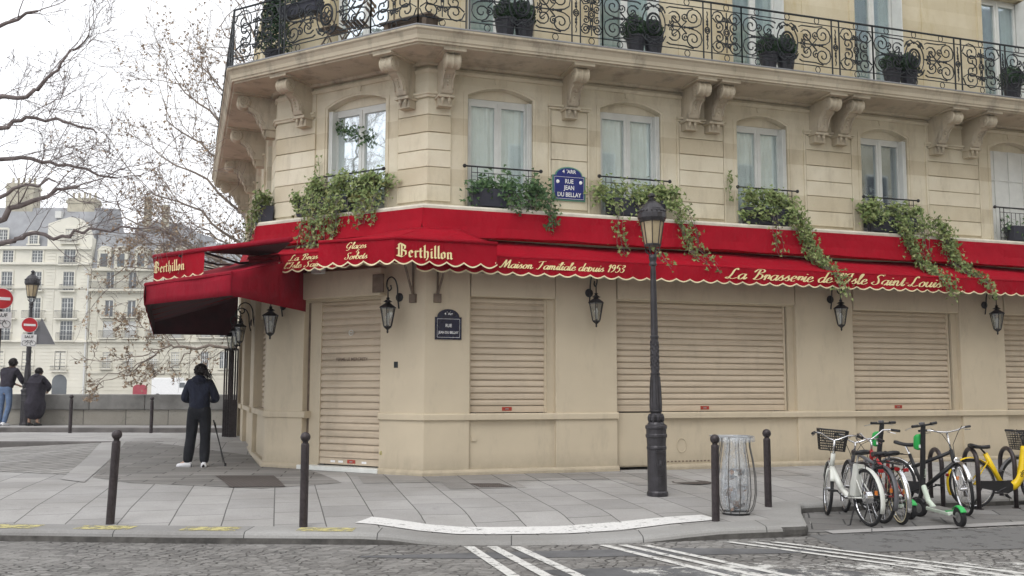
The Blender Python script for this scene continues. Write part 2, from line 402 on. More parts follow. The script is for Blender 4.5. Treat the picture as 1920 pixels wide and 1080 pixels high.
def mat_setts(name, c1, c2, joint, sx, sy, rot, rough=.75, strength=.9, spots=None):
    """worn irregular setts: jittered cells with dark joints"""
    m, nt, b = _nt(name)
    v = tc(nt, (sx, sy, 1), rot); ob = tc(nt)
    wob = nt.nodes.new('ShaderNodeTexNoise'); wob.inputs['Scale'].default_value = .9; wob.inputs['Detail'].default_value = 2; nt.links.new(v, wob.inputs['Vector'])
    sc = nt.nodes.new('ShaderNodeVectorMath'); sc.operation = 'SCALE'; sc.inputs['Scale'].default_value = 1.1; nt.links.new(wob.outputs['Color'], sc.inputs[0])
    ad = nt.nodes.new('ShaderNodeVectorMath'); ad.operation = 'ADD'; nt.links.new(v, ad.inputs[0]); nt.links.new(sc.outputs[0], ad.inputs[1])
    vo = nt.nodes.new('ShaderNodeTexVoronoi'); vo.voronoi_dimensions = '2D'; vo.inputs['Scale'].default_value = 1; vo.inputs['Randomness'].default_value = .62; nt.links.new(ad.outputs[0], vo.inputs['Vector'])
    ve = nt.nodes.new('ShaderNodeTexVoronoi'); ve.voronoi_dimensions = '2D'; ve.feature = 'DISTANCE_TO_EDGE'; ve.inputs['Scale'].default_value = 1; ve.inputs['Randomness'].default_value = .62; nt.links.new(ad.outputs[0], ve.inputs['Vector'])
    sep = nt.nodes.new('ShaderNodeSeparateColor'); nt.links.new(vo.outputs['Color'], sep.inputs[0])
    col = mixc(nt, sep.outputs[0], c1, c2)
    edge = ramp(nt, ve.outputs['Distance'], [(.02, (0, 0, 0)), (.11, (1, 1, 1))])
    # joints are clogged with dirt in places
    clog = ramp(nt, noise(nt, ob, 1.7, 5, .7), [(.42, (0, 0, 0)), (.62, (.85, .85, .85))])
    e2 = mixc(nt, clog, edge, (1, 1, 1))
    col = mixc(nt, e2, joint, col)
    big = ramp(nt, noise(nt, ob, .5, 5, .65), [(.32, (.78, .77, .76)), (.68, (1.1, 1.1, 1.1))]); col = mixc(nt, 1.0, col, big, 'MULTIPLY')
    fn = noise(nt, ob, 38, 5, .8); col = mixc(nt, 1.0, col, ramp(nt, fn, [(.25, (.72, .72, .72)), (.75, (1.2, 1.2, 1.2))]), 'MULTIPLY')
    nt.links.new(col, b.inputs['Base Color']); b.inputs['Roughness'].default_value = rough; b.inputs['Specular IOR Level'].default_value = .35
    h = nt.nodes.new('ShaderNodeMath'); h.operation = 'MULTIPLY_ADD'; h.inputs[1].default_value = .5; nt.links.new(fn, h.inputs[0]); nt.links.new(e2, h.inputs[2])
    bump(nt, b, h.outputs[0], strength, .02); return m
# ------------------------------------------------------------------ GROUND
def clamp(x, a=0., b=1.): return max(a, min(b, x))
def ss(x, a, b): t = clamp((x - a) / (b - a)); return t * t * (3 - 2 * t)
KERB = [(-40, 13.2), (-20, 11.9), (-12, 11.25), (-8, 10.92), (-5.5, 10.64), (-3.5, 10.50), (-1.57, 10.44), (-.6, 10.42), (.2, 10.43), (.74, 10.49), (1.3, 10.60), (1.9, 10.74), (2.6, 10.92), (3.2, 11.07), (3.28, 11.16)]
KERB = [(a, b - .12) for a, b in KERB]
KERB2 = [(3.74, 12.86), (3.86, 13.0), (4.5, 13.2), (7.3, 13.95), (12, 15.2), (40, 23)]
def kerb_top(x, y):
    drop = ss(x, -1.5, -.5) * (1 - ss(x, .9, 2.4)) * (1 - ss(y, 10.9, 12.2))
    return -.12 - .085 * drop
def Zp(x, y):
    p = V(x, y, 0) - C1
    n = p.dot(nR)
    z = -.115 * clamp(n / 4.4)
    if x < 3.3: z = max(z, -.2) + .0
    drop = ss(x, -1.5, -.5) * (1 - ss(x, .9, 2.4)) * (1 - ss(y, 10.7, 12.2)); z -= .085 * drop
    z += .11 * ss(y, 17.5, 23.5)
    z -= .15 * clamp((-9.2 - x) / 3.) * ss(y, 15, 22.5)
    return z
def off_path(pts, d):
    out = []
    for i, p in enumerate(pts):
        a = Vector(pts[max(i - 1, 0)]); b = Vector(pts[min(i + 1, len(pts) - 1)])
        t = (b - a).normalized(); out.append((p[0] - t.y * d, p[1] + t.x * d))
    return out
allk = KERB + KERB2
inner = off_path(KERB, .42); inner[-1] = (2.97, 11.32); inner[-2] = (2.9, 11.28)
inner2 = off_path(KERB2, .3); inner2[0] = (3.46, 13.06); inner2[1] = (3.7, 13.27)
inn = inner + inner2
# cobbled roadway
MT['cobble'] = mat_setts('road_cobbles', (.30, .29, .275), (.18, .173, .165), (.065, .062, .058), 8.4, 11.5, R(14))
mb = MB(); mb.grid([[(x, y, -.24) for x in (-250, -60, -20, -10, 0, 10, 20, 60, 250)] for y in (-250, -60, -20, 0, 10, 16, 22, 29.6)])
struct(mb.build('road', 'cobble'))
# pavement round the corner
K13 = R(-103.5)
MT['slab'] = mat_brick('pavement_slabs', (.40, .39, .38), (.32, .312, .305), (.12, .117, .113), .80, .56, .008, K13, bstr=.35, bdist=.01, spots=(.25, .24, .235))
xs = []; rows = []
cols = []
for i in range(len(inn) - 1):
    a, b = Vector(inn[i]), Vector(inn[i + 1]); k = max(1, int((b - a).length / .6))
    for j in range(k): cols.append(a.lerp(b, j / k))
cols.append(Vector(inn[-1]))
NT = 34
rows = []
for j in range(NT + 1):
    t = (j / NT) ** 1.3
    rows.append([(c.x, c.y + (22.8 - c.y) * t, (kerb_top(c.x, c.y) if j == 0 else Zp(c.x, c.y + (22.8 - c.y) * t))) for c in cols])
for q in range(1, 5):      # ease the surface up to the kerb's inner edge
    for k in range(len(cols)):
        x, y, z = rows[q][k]; z0 = rows[0][k][2]; f = q / 5; rows[q][k] = (x, y, z0 * (1 - f) + z * f)
mb = MB(); mb.grid(rows); pavement = struct(mb.build('pavement', 'slab', smooth=True))
def Zs(x, y):
    """height of the built pavement surface"""
    for k in range(len(cols) - 1):
        if cols[k].x <= x <= cols[k + 1].x:
            f = (x - cols[k].x) / max(1e-6, cols[k + 1].x - cols[k].x)
            cy = cols[k].y * (1 - f) + cols[k + 1].y * f
            t = clamp((y - cy) / (22.8 - cy)) ** (1 / 1.3) * NT; j = min(NT - 1, int(t)); g = t - j
            z = lambda jj: rows[jj][k][2] * (1 - f) + rows[jj][k + 1][2] * f
            return z(j) * (1 - g) + z(j + 1) * g
    return Zp(x, y)
def kerb_sweep(name, path, top, w=.42, base=-.26, m='granite', right=False):
    mb = MB(); ins = off_path(path, w); n = len(path); rows_ = []
    for i, (p, q) in enumerate(zip(path, ins)):
        z = top(*p); p = Vector(p); q = Vector(q); d = (q - p).normalized()
        pr = [(0, base), (0, max(z - .06, -.245)), (.008, z - .032), (.028, z - .010), (.06, z + .001), (w + .01, z + .002), (w + .01, base)]
        rows_.append([(p.x + d.x * a, p.y + d.y * a, b) for a, b in pr])
    m_ = len(rows_[0]); pts = [p for r in rows_ for p in r]
    fs = [(i * m_ + k, (i + 1) * m_ + k, (i + 1) * m_ + (k + 1) % m_, i * m_ + (k + 1) % m_) for i in range(n - 1) for k in range(m_)]
    fs += [tuple(range(m_)), tuple((n - 1) * m_ + k for k in range(m_))[::-1]]
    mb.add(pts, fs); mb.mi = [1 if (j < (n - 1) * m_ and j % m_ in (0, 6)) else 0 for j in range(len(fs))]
    return struct(mb.build(name, [m, 'kerb_face']))
def dens(path, step=.3):
    out = []
    for i in range(len(path) - 1):
        a, b = Vector(path[i]), Vector(path[i + 1]); k = max(1, int((b - a).length / step))
        for j in range(k): q = a.lerp(b, j / k); out.append((q.x, q.y))
    out.append(tuple(path[-1])); return out
kerb_sweep('kerb', dens(KERB[2:-1]) , kerb_top)
mb = MB(); zprism_ = lambda pl, z0, z1: mb.prism([V(a, b, z0) for a, b in pl], [V(a, b, z1) for a, b in pl])
zprism_([(3.0, 10.895), (3.2, 10.945), (3.28, 10.985), (3.32, 11.08), (3.56, 12.1), (3.80, 12.93), (3.2, 13.3), (2.7, 12.3), (2.5, 11.6), (2.5, 11.2), (2.8, 10.98)], -.26, -.119)
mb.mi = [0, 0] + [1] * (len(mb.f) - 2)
struct(mb.build('kerb', ['granite', 'kerb_face'], bevel=.045))
kerb_sweep('kerb', KERB2, lambda x, y: -.12)
def patch(name, poly, m, zf=None, off=.004, cell=.25, kind='structure'):
    """a thin sheet that follows the ground inside a convex outline"""
    import bmesh
    zf = zf or Zs
    x0 = min(p[0] for p in poly); x1 = max(p[0] for p in poly); y0 = min(p[1] for p in poly); y1 = max(p[1] for p in poly)
    bm = bmesh.new(); nx = max(1, int((x1 - x0) / cell)); ny = max(1, int((y1 - y0) / cell))
    g = [[bm.verts.new((x0 + (x1 - x0) * i / nx, y0 + (y1 - y0) * j / ny, 0)) for i in range(nx + 1)] for j in range(ny + 1)]
    for j in range(ny):
        for i in range(nx): bm.faces.new((g[j][i], g[j][i + 1], g[j + 1][i + 1], g[j + 1][i]))
    ar = sum(poly[i][0] * poly[(i + 1) % len(poly)][1] - poly[(i + 1) % len(poly)][0] * poly[i][1] for i in range(len(poly)))
    if ar < 0: poly = poly[::-1]
    for i in range(len(poly)):
        a, b = poly[i], poly[(i + 1) % len(poly)]; d = Vector((b[0] - a[0], b[1] - a[1], 0))
        bmesh.ops.bisect_plane(bm, geom=bm.verts[:] + bm.edges[:] + bm.faces[:], plane_co=(a[0], a[1], 0), plane_no=(d.y, -d.x, 0), clear_outer=True, dist=1e-6)
    for v in bm.verts: v.co.z = zf(v.co.x, v.co.y) + off
    me = bpy.data.meshes.new(name); bm.to_mesh(me); bm.free(); me.materials.append(MT[m])
    o = bpy.data.objects.new(name, me); scene.collection.objects.link(o); return struct(o, kind) if kind else o
# older dark slabs hugging the corner, cobbled side street and its granite border
MT['slab_dark'] = mat_brick('dark_slabs', (.35, .335, .32), (.26, .25, .24), (.09, .087, .083), .80, .56, .010, K13, bstr=.35, spots=(.19, .18, .17))
MT['slab_old'] = mat_brick('old_pavement_slabs', (.28, .268, .255), (.19, .183, .175), (.07, .066, .062), .95, .34, .012, R(-8), bstr=.5, bdist=.01, spots=(.17, .16, .155))
patch('pavement_dark_slabs', [(-8.93, 22.7), (-6.42, 15.1), (-5.5, 14.25), (-3.5, 13.75), (-1.6, 15.15), (-1.35, 15.6), (-4.3, 18.6), (-6.1, 22.7)], 'slab_old', off=.005)
MT['sett'] = mat_brick('side_street_setts', (.36, .35, .335), (.27, .26, .25), (.10, .096, .09), .9, .27, .026, R(109.6), bstr=.6, bdist=.012, rough=.8)
SS = [(-9.5, 22.75), (-6.9, 15.1), (-8.7, 16.4), (-14, 18.6), (-14, 22.75)]
patch('side_street', [(-9.5, 22.7), (-6.75, 14.75), (-8.7, 16.2), (-22, 21), (-22, 22.7)], 'sett', off=.006)
MT['granite_flat'] = mat_brick('granite_border', (.42, .41, .40), (.36, .35, .345), (.12, .12, .12), 1.3, 50, .008, R(-70), bstr=.3)
patch('side_street_border', [(-9.5, 22.75), (-8.95, 22.75), (-6.2, 14.3), (-6.75, 14.75)], 'granite_flat', off=.010)
patch('side_street_edge', [(-6.2, 14.3), (-6.75, 14.75), (-22, 21.1), (-22, 20.6), (-8.6, 15.75)], 'granite_flat', off=.013)
KD, KP = V(-.233, .972, 0), V(.972, .233, 0)
for a0, a1, b0, b1 in ((.15, 1.27, -1.62, .35), (1.27, 2.95, -.82, .1), (2.95, 4.07, -1.62, -.1), (5.2, 6.3, -.8, .0), (-1.0, .15, -.8, .2)):
    patch('pavement_dark_slabs', [tuple((C1 + KP * a + KD * b)[:2]) for a, b in ((a0, b0), (a1, b0), (a1, b1), (a0, b1))], 'slab_dark', off=.005)  # same slab layout in a darker colour along the wall
# metal plates let into the pavement
MT['castiron'] = mat_brick('cast_iron_plate', (.16, .135, .125), (.13, .11, .10), (.07, .06, .055), .06, .06, .012, 0, bstr=.7, bdist=.01)
o = patch('utility_cover', [(-4.62, 15.35), (-3.72, 15.4), (-3.2, 13.95), (-3.95, 13.82)], 'castiron', off=.012, kind=None)
tag(o, 'large rusty chequered iron cover in the dark slabs near the building corner', 'utility cover')
o = patch('utility_cover', [(-.62, 14.55), (-.18, 14.6), (.02, 14.2), (-.45, 14.12)], 'castiron', off=.010, kind=None)
tag(o, 'small square iron valve cover close to the foot of the beige wall', 'utility cover')
mb = MB(); mb.lathe([(.30, 0), (.30, .006), (.27, .006), (.26, .002)], 28, (2.74, 15.0, Zs(2.74, 15.0) + .004)); o = mb.build('manhole_cover', 'castiron')
tag(o, 'round dark manhole cover in the slabs between lamp post and wall', 'manhole cover')
# paint on the kerb and road
MT['white_line'] = mat_worn('road_paint_white', (.66, .65, .62), .585, 12)
MT['white_band'] = mat_worn('tactile_white', (.74, .73, .71), .62, 9)
MT['yellow_line'] = mat_worn('kerb_paint_yellow', (.56, .50, .22), .52, 10)
MT['asphalt'] = mat('asphalt_patch', (.115, .115, .118), .9, var=.35, vs=2, bmp=.6, bs=70)
# strip of asphalt under the crossing
roadz = lambda x, y: -.24
patch('asphalt_patch', [(-1.55, 10.18), (-1.45, 9.55), (-.2, 9.5), (3.2, 9.9), (3.4, 10.45), (1.6, 10.15), (.6, 10.2)], 'asphalt', roadz, .004)
patch('asphalt_patch', [(.2, 8.9), (.9, 8.2), (3.4, 8.0), (3.1, 8.9), (1.5, 9.15)], 'asphalt', roadz, .004)
def stripe(ax, ay, bx, by, w):
    patch('crossing_stripe', [(ax, ay), (ax + w, ay + .02), (bx + w, by), (bx, by)], 'white_line', roadz, .009, .1)
for x0, x1 in ((-.49, .62), (-.25, .98), (-.01, 1.32)): stripe(x0, 10.18, x1, 6.4, .105)
for x0, x1 in ((.90, 3.1), (1.11, 3.45), (1.33, 3.8)): stripe(x0, 10.30, x1, 6.4, .095)
for x0, x1 in ((2.26, 5.4), (2.50, 5.75), (2.74, 6.1)): stripe(x0, 10.52, x1, 7.2, .09)
MT['flakes'] = mat_worn('flaked_paint', (.60, .59, .56), .46, 5)
patch('worn_marking', [(1.0, 8.95), (1.2, 8.4), (5.2, 8.5), (5.0, 9.35), (2.4, 9.3)], 'flakes', roadz, .007, .2)
bp = dens([(-1.74, 11.0), (-1.0, 10.77), (-.2, 10.76), (.6, 10.84), (1.4, 11.07), (2.40, 11.38)], .2)
mb = MB(); w = .44
ws = off_path(bp, w); N = len(bp)
MT['band_bump'] = MT['white_band']
mb.grid([[(p[0], p[1], Zs(*p) + .010) for p in bp], [((p[0] + q[0]) / 2, (p[1] + q[1]) / 2, Zs((p[0] + q[0]) / 2, (p[1] + q[1]) / 2) + .008) for p, q in zip(bp, ws)], [(p[0], p[1], Zs(*p) + .008) for p in ws]])
struct(mb.build('tactile_band', 'white_band'))
def kpt(x):
    for i in range(len(KERB) - 1):
        if KERB[i][0] <= x <= KERB[i + 1][0]:
            f = (x - KERB[i][0]) / (KERB[i + 1][0] - KERB[i][0]); return Vector(KERB[i]).lerp(Vector(KERB[i + 1]), f)
for xa, xb in ((-5.95, -5.13), (-4.68, -4.08), (-3.52, -2.92), (-2.28, -1.68)):
    a, b = kpt(xa), kpt(xb); d = (b - a).normalized(); nn = Vector((-d.y, d.x)); a += nn * .07; b += nn * .07
    c, e = b + nn * .27, a + nn * .27
    patch('kerb_marking', [tuple(a), tuple(b), tuple(c), tuple(e)], 'yellow_line', lambda x, y: -.118, .004, .1)
# parking bay: slabs of granite and a flush border
MT['bay'] = mat_brick('parking_bay_stone', (.25, .245, .24), (.17, .165, .16), (.07, .07, .07), .8, .5, .012, R(15), bstr=.6, spots=(.13, .125, .12))
patch('parking_bay', [(3.3, 11.2), (3.9, 11.3), (16, 15.1), (40, 22.5), (40, 23), (12, 15.2), (7.3, 13.95), (3.86, 13.0)], 'bay', roadz, .005, 2.)
MT['asphalt_worn'] = mat_worn('crumbling_asphalt', (.15, .148, .145), .6, 4)
patch('asphalt_patch', [(3.3, 11.1), (3.4, 9.9), (8.5, 10.6), (9.5, 12.9), (4.0, 11.25)], 'asphalt_worn', roadz, .004, .4)
patch('parking_bay_border', [(3.6, 11.10), (3.58, 11.32), (16, 15.1), (16.1, 14.85)], 'granite_flat', roadz, .012, 1.)
# the quay's pavement, parapet and river
mb = MB()
mb.grid([[(x, y, .02 + .11 * clamp((y - 22.8) / 4) + (.08 * clamp((-9.3 - x) / 3)) * 0 + .0) for x in (-60, -30, -20, -12, -9.3, -7, 0)] for y in (22.8, 24, 25.4, 26.8)])
for i in range(0): pass
MT['quay_paving'] = mat_brick('quay_paving', (.42, .41, .40), (.34, .33, .325), (.15, .145, .14), .9, .5, .01, R(5), bstr=.3)
rowsq = [[(x, y, .115 + .005 * (y - 22.8)) for x in (-60, -30, -20, -12, -9.3, -7, 0, 30)] for y in (22.8, 24, 25.4, 26.8)]
mb = MB(); mb.grid(rowsq)
mb.grid([[(x, 22.8, -.3) for x in (-60, -9.3, 0)], [(x, 22.8, .115) for x in (-60, -9.3, 0)]])
struct(mb.build('quay_street', 'quay_paving'))
MT['kerb_dark'] = mat('old_kerb_stone', (.14, .13, .125), .85, var=.3, vs=2, bmp=.4)
mb = MB(); mb.box(-60, -9.25, 22.62, 22.82, -.26, .121); o = struct(mb.build('kerb', 'kerb_dark', bevel=.02))
mb = MB(); mb.box(-60, 20, 26.75, 27.0, 0, .262); struct(mb.build('kerb', 'kerb_dark', bevel=.02))
mb = MB(); mb.grid([[(x, y, .255) for x in (-60, -20, 0, 30)] for y in (26.98, 28.4, 29.6)]); struct(mb.build('quay_pavement', 'quay_paving'))
MT['parapet'] = mat_brick('parapet_masonry', (.36, .34, .30), (.24, .225, .20), (.12, .11, .10), 1.25, .62, .012, 0, .5, vert=True, bstr=.6, bdist=.015, spots=(.15, .145, .12))
MT['coping'] = mat('parapet_coping', (.20, .195, .185), .9, var=.4, vs=1.3, bmp=.5)
par = thing('parapet_wall', 'long low grey stone parapet wall along the far quay', 'wall', (-12, 28.8, .25))
mb = MB(); mb.box(-60, 24, 28.85, 29.35, .2, .70); mb.build('wall', 'parapet', par)
mb = MB()
x = -60
while x < 24: mb.box(x, x + 1.63, 28.78, 29.42, .70, 1.15); x += 1.64
mb.build('coping', 'coping', par, bevel=.03)
mb = MB(); mb.box(-60, 24, 29.3, 29.6, -8, .25); mb.box(-300, 300, 111.5, 112, -8, -.2)
struct(mb.build('quay_wall', 'parapet'))
MT['water'] = mat('river_water', (.08, .10, .08), .12, var=.2, vs=.1, bmp=.5, bs=.8)
mb = MB(); mb.grid([[(x, y, -6) for x in (-1500, -200, 200, 1500)] for y in (29.6, 70, 112)]); struct(mb.build('river', 'water'))
mb = MB(); mb.grid([[(x, y, -.2) for x in (-1500, -200, 200, 1500)] for y in (112, 140, 400, 2500)]); struct(mb.build('far_quay', 'quay_paving'))

# ------------------------------------------------------------------ THE CORNER BUILDING
bld = thing('corner_building', 'cream stone corner apartment building over a beige shuttered restaurant front', 'building', tuple(C1))
UEND = 20.; LEND = 9.3
FULL = [('L', LEND), 'c2', 'c1', ('R', UEND)]
# ground floor piers (outline polygons standing on the pavement)
def zprism(mb, plan, z0, z1): mb.prism([V(p.x, p.y, z0) for p in plan], [V(p.x, p.y, z1) for p in plan])
PB = []
pier = MB()
zprism(pier, [P('G', .89, 0), C1, P('R', .755, 0), P('R', .755, -.5), P('R', -.2, -.5), P('G', .89, -.5)], .0, 3.9)
pier.build('pier', 'paint', bld, bevel=.012); pier = MB()
arc = []
for k in range(7):      # rounded corner towards the quay
    t = k / 6; a = P('G', W - .2, 0); b = P('L', .2, 0); c = C2
    arc.append(a * (1 - t) ** 2 + c * 2 * t * (1 - t) + b * t * t)
zprism(pier, [P('L', .25, -.5), P('L', .25, 0)] + arc[::-1] + [P('G', 2.56, 0), P('G', 2.56, -.5)], .0, 3.9)
pier.build('pier', 'paint', bld, bevel=.012)
for f, u0, u1, n in [('R', a, b, 0) for a, b in ((2.24, 3.355), (6.93, 8.175), (10.66, 11.76), (14.3, 15.5), (18.6, 20))] + [('L', a, b, .03) for a, b in ((2.75, 3.75), (6.1, 7.0), (8.4, LEND))]:
    pier = MB(); fbox(pier, f, u0, u1, -.5, n, .0, 3.9); pier.build('pier', 'paint', bld, bevel=.012)
RO = [(.755, 2.24), (3.355, 6.93), (8.175, 10.66), (11.76, 14.3), (15.5, 18.6)]
for i, (u0, u1) in enumerate(RO):
    wall = MB()
    us = 4.17 if i == 1 else u0
    fbox(wall, 'R', us, u1, -.5, -.045, .0, .90)
    if i == 1: fbox(wall, 'R', u0, us, -.5, -.10, .05, .955)
    fbox(wall, 'R', u0, u1, -.5, -.05, 2.87, 3.9)
    fbox(wall, 'R', u1 - .13, u1, -.5, -.10, .90, 2.87); wall.build('ground_floor_wall', 'paint', bld)
for u0, u1 in ((.25, 2.75), (3.75, 6.1), (7.0, 8.4)):
    wall = MB(); fbox(wall, 'L', u0, u1, -.5, -.06, .0, .88); wall.build('ground_floor_wall', 'paint', bld); wall = MB(); fbox(wall, 'L', u0, u1, -.5, -.08, 2.75, 3.9); wall.build('ground_floor_wall', 'paint', bld)
wall = MB()
fbox(wall, 'G', .89, 2.56, -.5, -.06, 2.84, 3.9)
wall.build('ground_floor_wall', 'paint', bld); wall = MB(); fbox(wall, 'G', 2.28, 2.50, -.5, -.11, .03, 2.838)
wall.build('door_frame', 'paint', bld)
mb = MB(); fbox(mb, 'G', 2.502, 2.558, -.4, -.12, .03, 2.84); mb.build('door_jamb', 'wood', bld)
# thin vertical trims beside the openings
for u0, u1 in RO: mb = MB(); fbox(mb, 'R', u1 - .13, u1 - .115, -.10, -.085, .975, 2.85); mb.build('jamb_trim', 'paint', bld)
# core so no light leaks through
mb = MB()
core = [P('L', LEND, -.5), P('L', 0, -.5), pp('c2', -.5, 0), pp('c1', -.5, 0), P('R', UEND, -.5), P('R', UEND, -9), P('L', LEND, -9)]
zprism(mb, core, 0, 4.0)
for f, u0, u1 in (('L', 0, LEND), ('G', 0, W), ('R', 0, UEND)): pass
core2 = [P('L', LEND, -1.2), pp('c2', -1.2, 0), pp('c1', -1.2, 0), P('R', UEND, -1.2), P('R', UEND, -9), P('L', LEND, -9)]
zprism(mb, core2, 4.0, 10.6); mb.build('inner_wall', 'dark_in', bld)
# plinth step, string course, ledge, balcony and cornices
BASEP = [(-.3, -.12), (.05, -.12), (.05, .05), (.01, .085), (-.3, .085)]
STR = [(-.3, .865), (.035, .865), (.035, .955), (.02, .972), (-.3, .972)]
base = MB(); sweep(base, BASEP, [('R', 0.), ('R', 3.36)]) if False else None
sweep(base, BASEP, [('G', .89), 'c1', ('R', 3.36)])
sweep(base, BASEP, [('R', 4.17), ('R', UEND)]); sweep(base, BASEP, [('L', LEND), 'c2', ('G', 2.56)])
base.build('plinth', 'paint', bld, bevel=.01)
st = MB()
sweep(st, STR, [('G', .89), 'c1', ('R', 3.36)]); sweep(st, STR, [('R', 4.17), ('R', UEND)])
sweep(st, STR, [('L', 3.0), 'c2', ('G', 2.47)])
for u0, u1 in ((3.0, 3.75), (3.75, 6.1), (6.1, 7.0), (7.0, LEND)):
    k = .03 if (u0, u1) in ((3.0, 3.75), (6.1, 7.0)) else 0
    fbox(st, 'L', u0 + .004, u1, -.2, .05 + k, .865, .965)
st.build('string_course', 'paint', bld, bevel=.008)
mb = MB(); fbox(mb, 'G', .86, 2.60, -.3, .07, .0, .075); mb.build('door_step', 'white_frame', bld, bevel=.01)
led = MB(); sweep(led, [(-.5, 3.9), (.12, 3.9), (.16, 4.2), (.22, 4.215), (.225, 4.27), (.20, 4.30), (-.5, 4.33)], FULL); led.build('ledge', 'white_ledge', bld)
# shutter boxes
for f, u0, u1, n, z0, z1 in (('R', .77, 2.235, .012, 2.86, 3.26), ('R', 3.37, 6.915, .012, 2.89, 3.28), ('R', 8.19, 10.645, .012, 2.84, 3.26), ('R', 11.78, 14.28, .012, 2.84, 3.26), ('R', 15.52, 18.58, .012, 2.84, 3.26), ('G', .78, 2.66, .16, 2.88, 3.34)):
    mb = MB(); fbox(mb, f, u0, u1, -.3, n, z0, z1); mb.build('shutter_box', 'paint', bld, bevel=.02)
# roller shutters
def shutter(face, u0, u1, z0, z1, n, pitch=.105, plate=True, plate_u=None, bar=.10):
    mb = MB(); ctl = []
    z = z0; ctl = [(n - .03, z), (n + .012, z), (n + .012, z + bar)]
    z += bar
    while z < z1 - .01:
        h = min(pitch, z1 - z); b0, b1 = z, z + h
        ctl += [(n - .022, b0 + .002), (n - .020, b0 + .010), (n + .013, b0 + .014), (n + .016, b0 + h * .3), (n + .010, b0 + h * .7), (n - .012, b1 - .004), (n - .022, b1)]
        z = b1
    rows_ = [[P(face, u, nn, zz) for nn, zz in ctl] for u in (u0, u1)]
    mb.grid(rows_); fbox(mb, face, u0, u1, n - .06, n - .03, z0, z1)
    o = mb.build('roller_shutter', 'shutter', bld)
    for a, b in ((u0 - .03, u0), (u1, u1 + .03)): r = MB(); fbox(r, face, a, b, n - .04, n + .03, z0 - .005, z1); r.build('guide_rail', 'paint', o)
    if plate:
        pu = plate_u if plate_u is not None else (u0 + u1) / 2
        p = MB(); fbox(p, face, pu - .085, pu + .085, n + .012, n + .017, z0 + .025, z0 + .085); p.build('lock_plate', 'plate', o)
        p = MB(); fbox(p, face, pu - .03, pu + .03, n + .017, n + .024, z0 + .045, z0 + .062); p.build('lock', 'steel', o)
    p = MB()
    for uu in (u0 + .06, u0 + .95 * (u1 - u0), (u0 + u1) / 2 - .03): fbox(p, face, uu - .04, uu + .04, n - .02, n + .02, z0 - .018, z0)
    p.build('shutter_foot', 'black', o)
    return o
shutter('R', .80, 2.08, .985, 2.87, -.15, plate_u=1.43)
shutter('R', 3.40, 6.74, .985, 2.90, -.15, plate_u=5.1)
shutter('R', 8.22, 10.46, .985, 2.85, -.15, plate_u=9.25)
shutter('R', 11.81, 14.1, .985, 2.85, -.15)
shutter('R', 15.55, 18.4, .985, 2.85, -.15)
ds = shutter('G', .93, 2.25, .10, 2.85, -.13, .117, plate_u=1.55)
shutter('L', .3, 2.7, .98, 2.74, -.16); shutter('L', 3.8, 6.05, .98, 2.74, -.16); shutter('L', 7.05, 8.35, .98, 2.74, -.16)
# door panel left of the lamp (service hatch under the second shutter)
mb = MB(); fbox(mb, 'R', 3.37, 4.12, -.2, -.085, .07, .96); mb.build('door', 'paint', bld, bevel=.004)
# small wall fittings
mb = MB(); fbox(mb, 'R', .80, .875, -.045, -.02, .53, .60); mb.build('wall_socket', 'paint', bld)
mb = MB(); fbox(mb, 'G', .52, .60, -.02, .004, 1.70, 1.80); mb.build('bell_push', 'dark_in', bld)
mb = MB(); fbox(mb, 'G', .70, .92, .16, .19, 2.92, 3.22); mb.build('junction_box', 'wood', bld)
mb = MB()
c = P('R', 4.58, -.045, .40)
mb.tube([c + dR * .09 * math.cos(t) + V(0, 0, .12 * math.sin(t)) + nR * .004 for t in [i * math.pi / 12 for i in range(24)]], .008, 5, closed=True); mb.build('valve_ring', 'paint', bld)
for u0, u1 in ((4.3, 5.3), (7.2, 8.05)):
    mb = MB(); 
    for k in range(14): fbox(mb, 'R', u0 + k * (u1 - u0) / 14, u0 + (k + .5) * (u1 - u0) / 14, -.0445, -.038, .12, .14)
    mb.build('vent_slots', 'wood', bld)
# stickers along the bottom of the door shutter
mb = MB()
for u in (1.95, 1.78, 1.28): fbox(mb, 'G', u - .05, u + .05, -.1175, -.115, .13, .165)
mb.build('sticker', 'sign_white', ds)
mb = MB(); mb.lathe([(.05, 0), (.05, .004), (.03, .004)], 16); 
mb.xf = None
q = MB(Matrix.Translation(P('G', 1.60, -.112, 2.30)) @ Matrix(((dG.x, 0, nG.x, 0), (dG.y, 0, nG.y, 0), (0, 1, 0, 0), (0, 0, 0, 1))))
q.tube([(.045 * math.cos(t), .045 * math.sin(t), .004) for t in [i * math.pi / 8 for i in range(16)]], .006, 4, closed=True)
q.box(-.02, .02, -.006, .006, 0, .01); q.build('shutter_lock', 'white_frame', ds)
mb = MB(); mb.sphere(P('G', .83, .0, .33), .035, 8, 5, (1, .3, 1)); mb.build('yellow_sticker', 'yellow_line', bld)

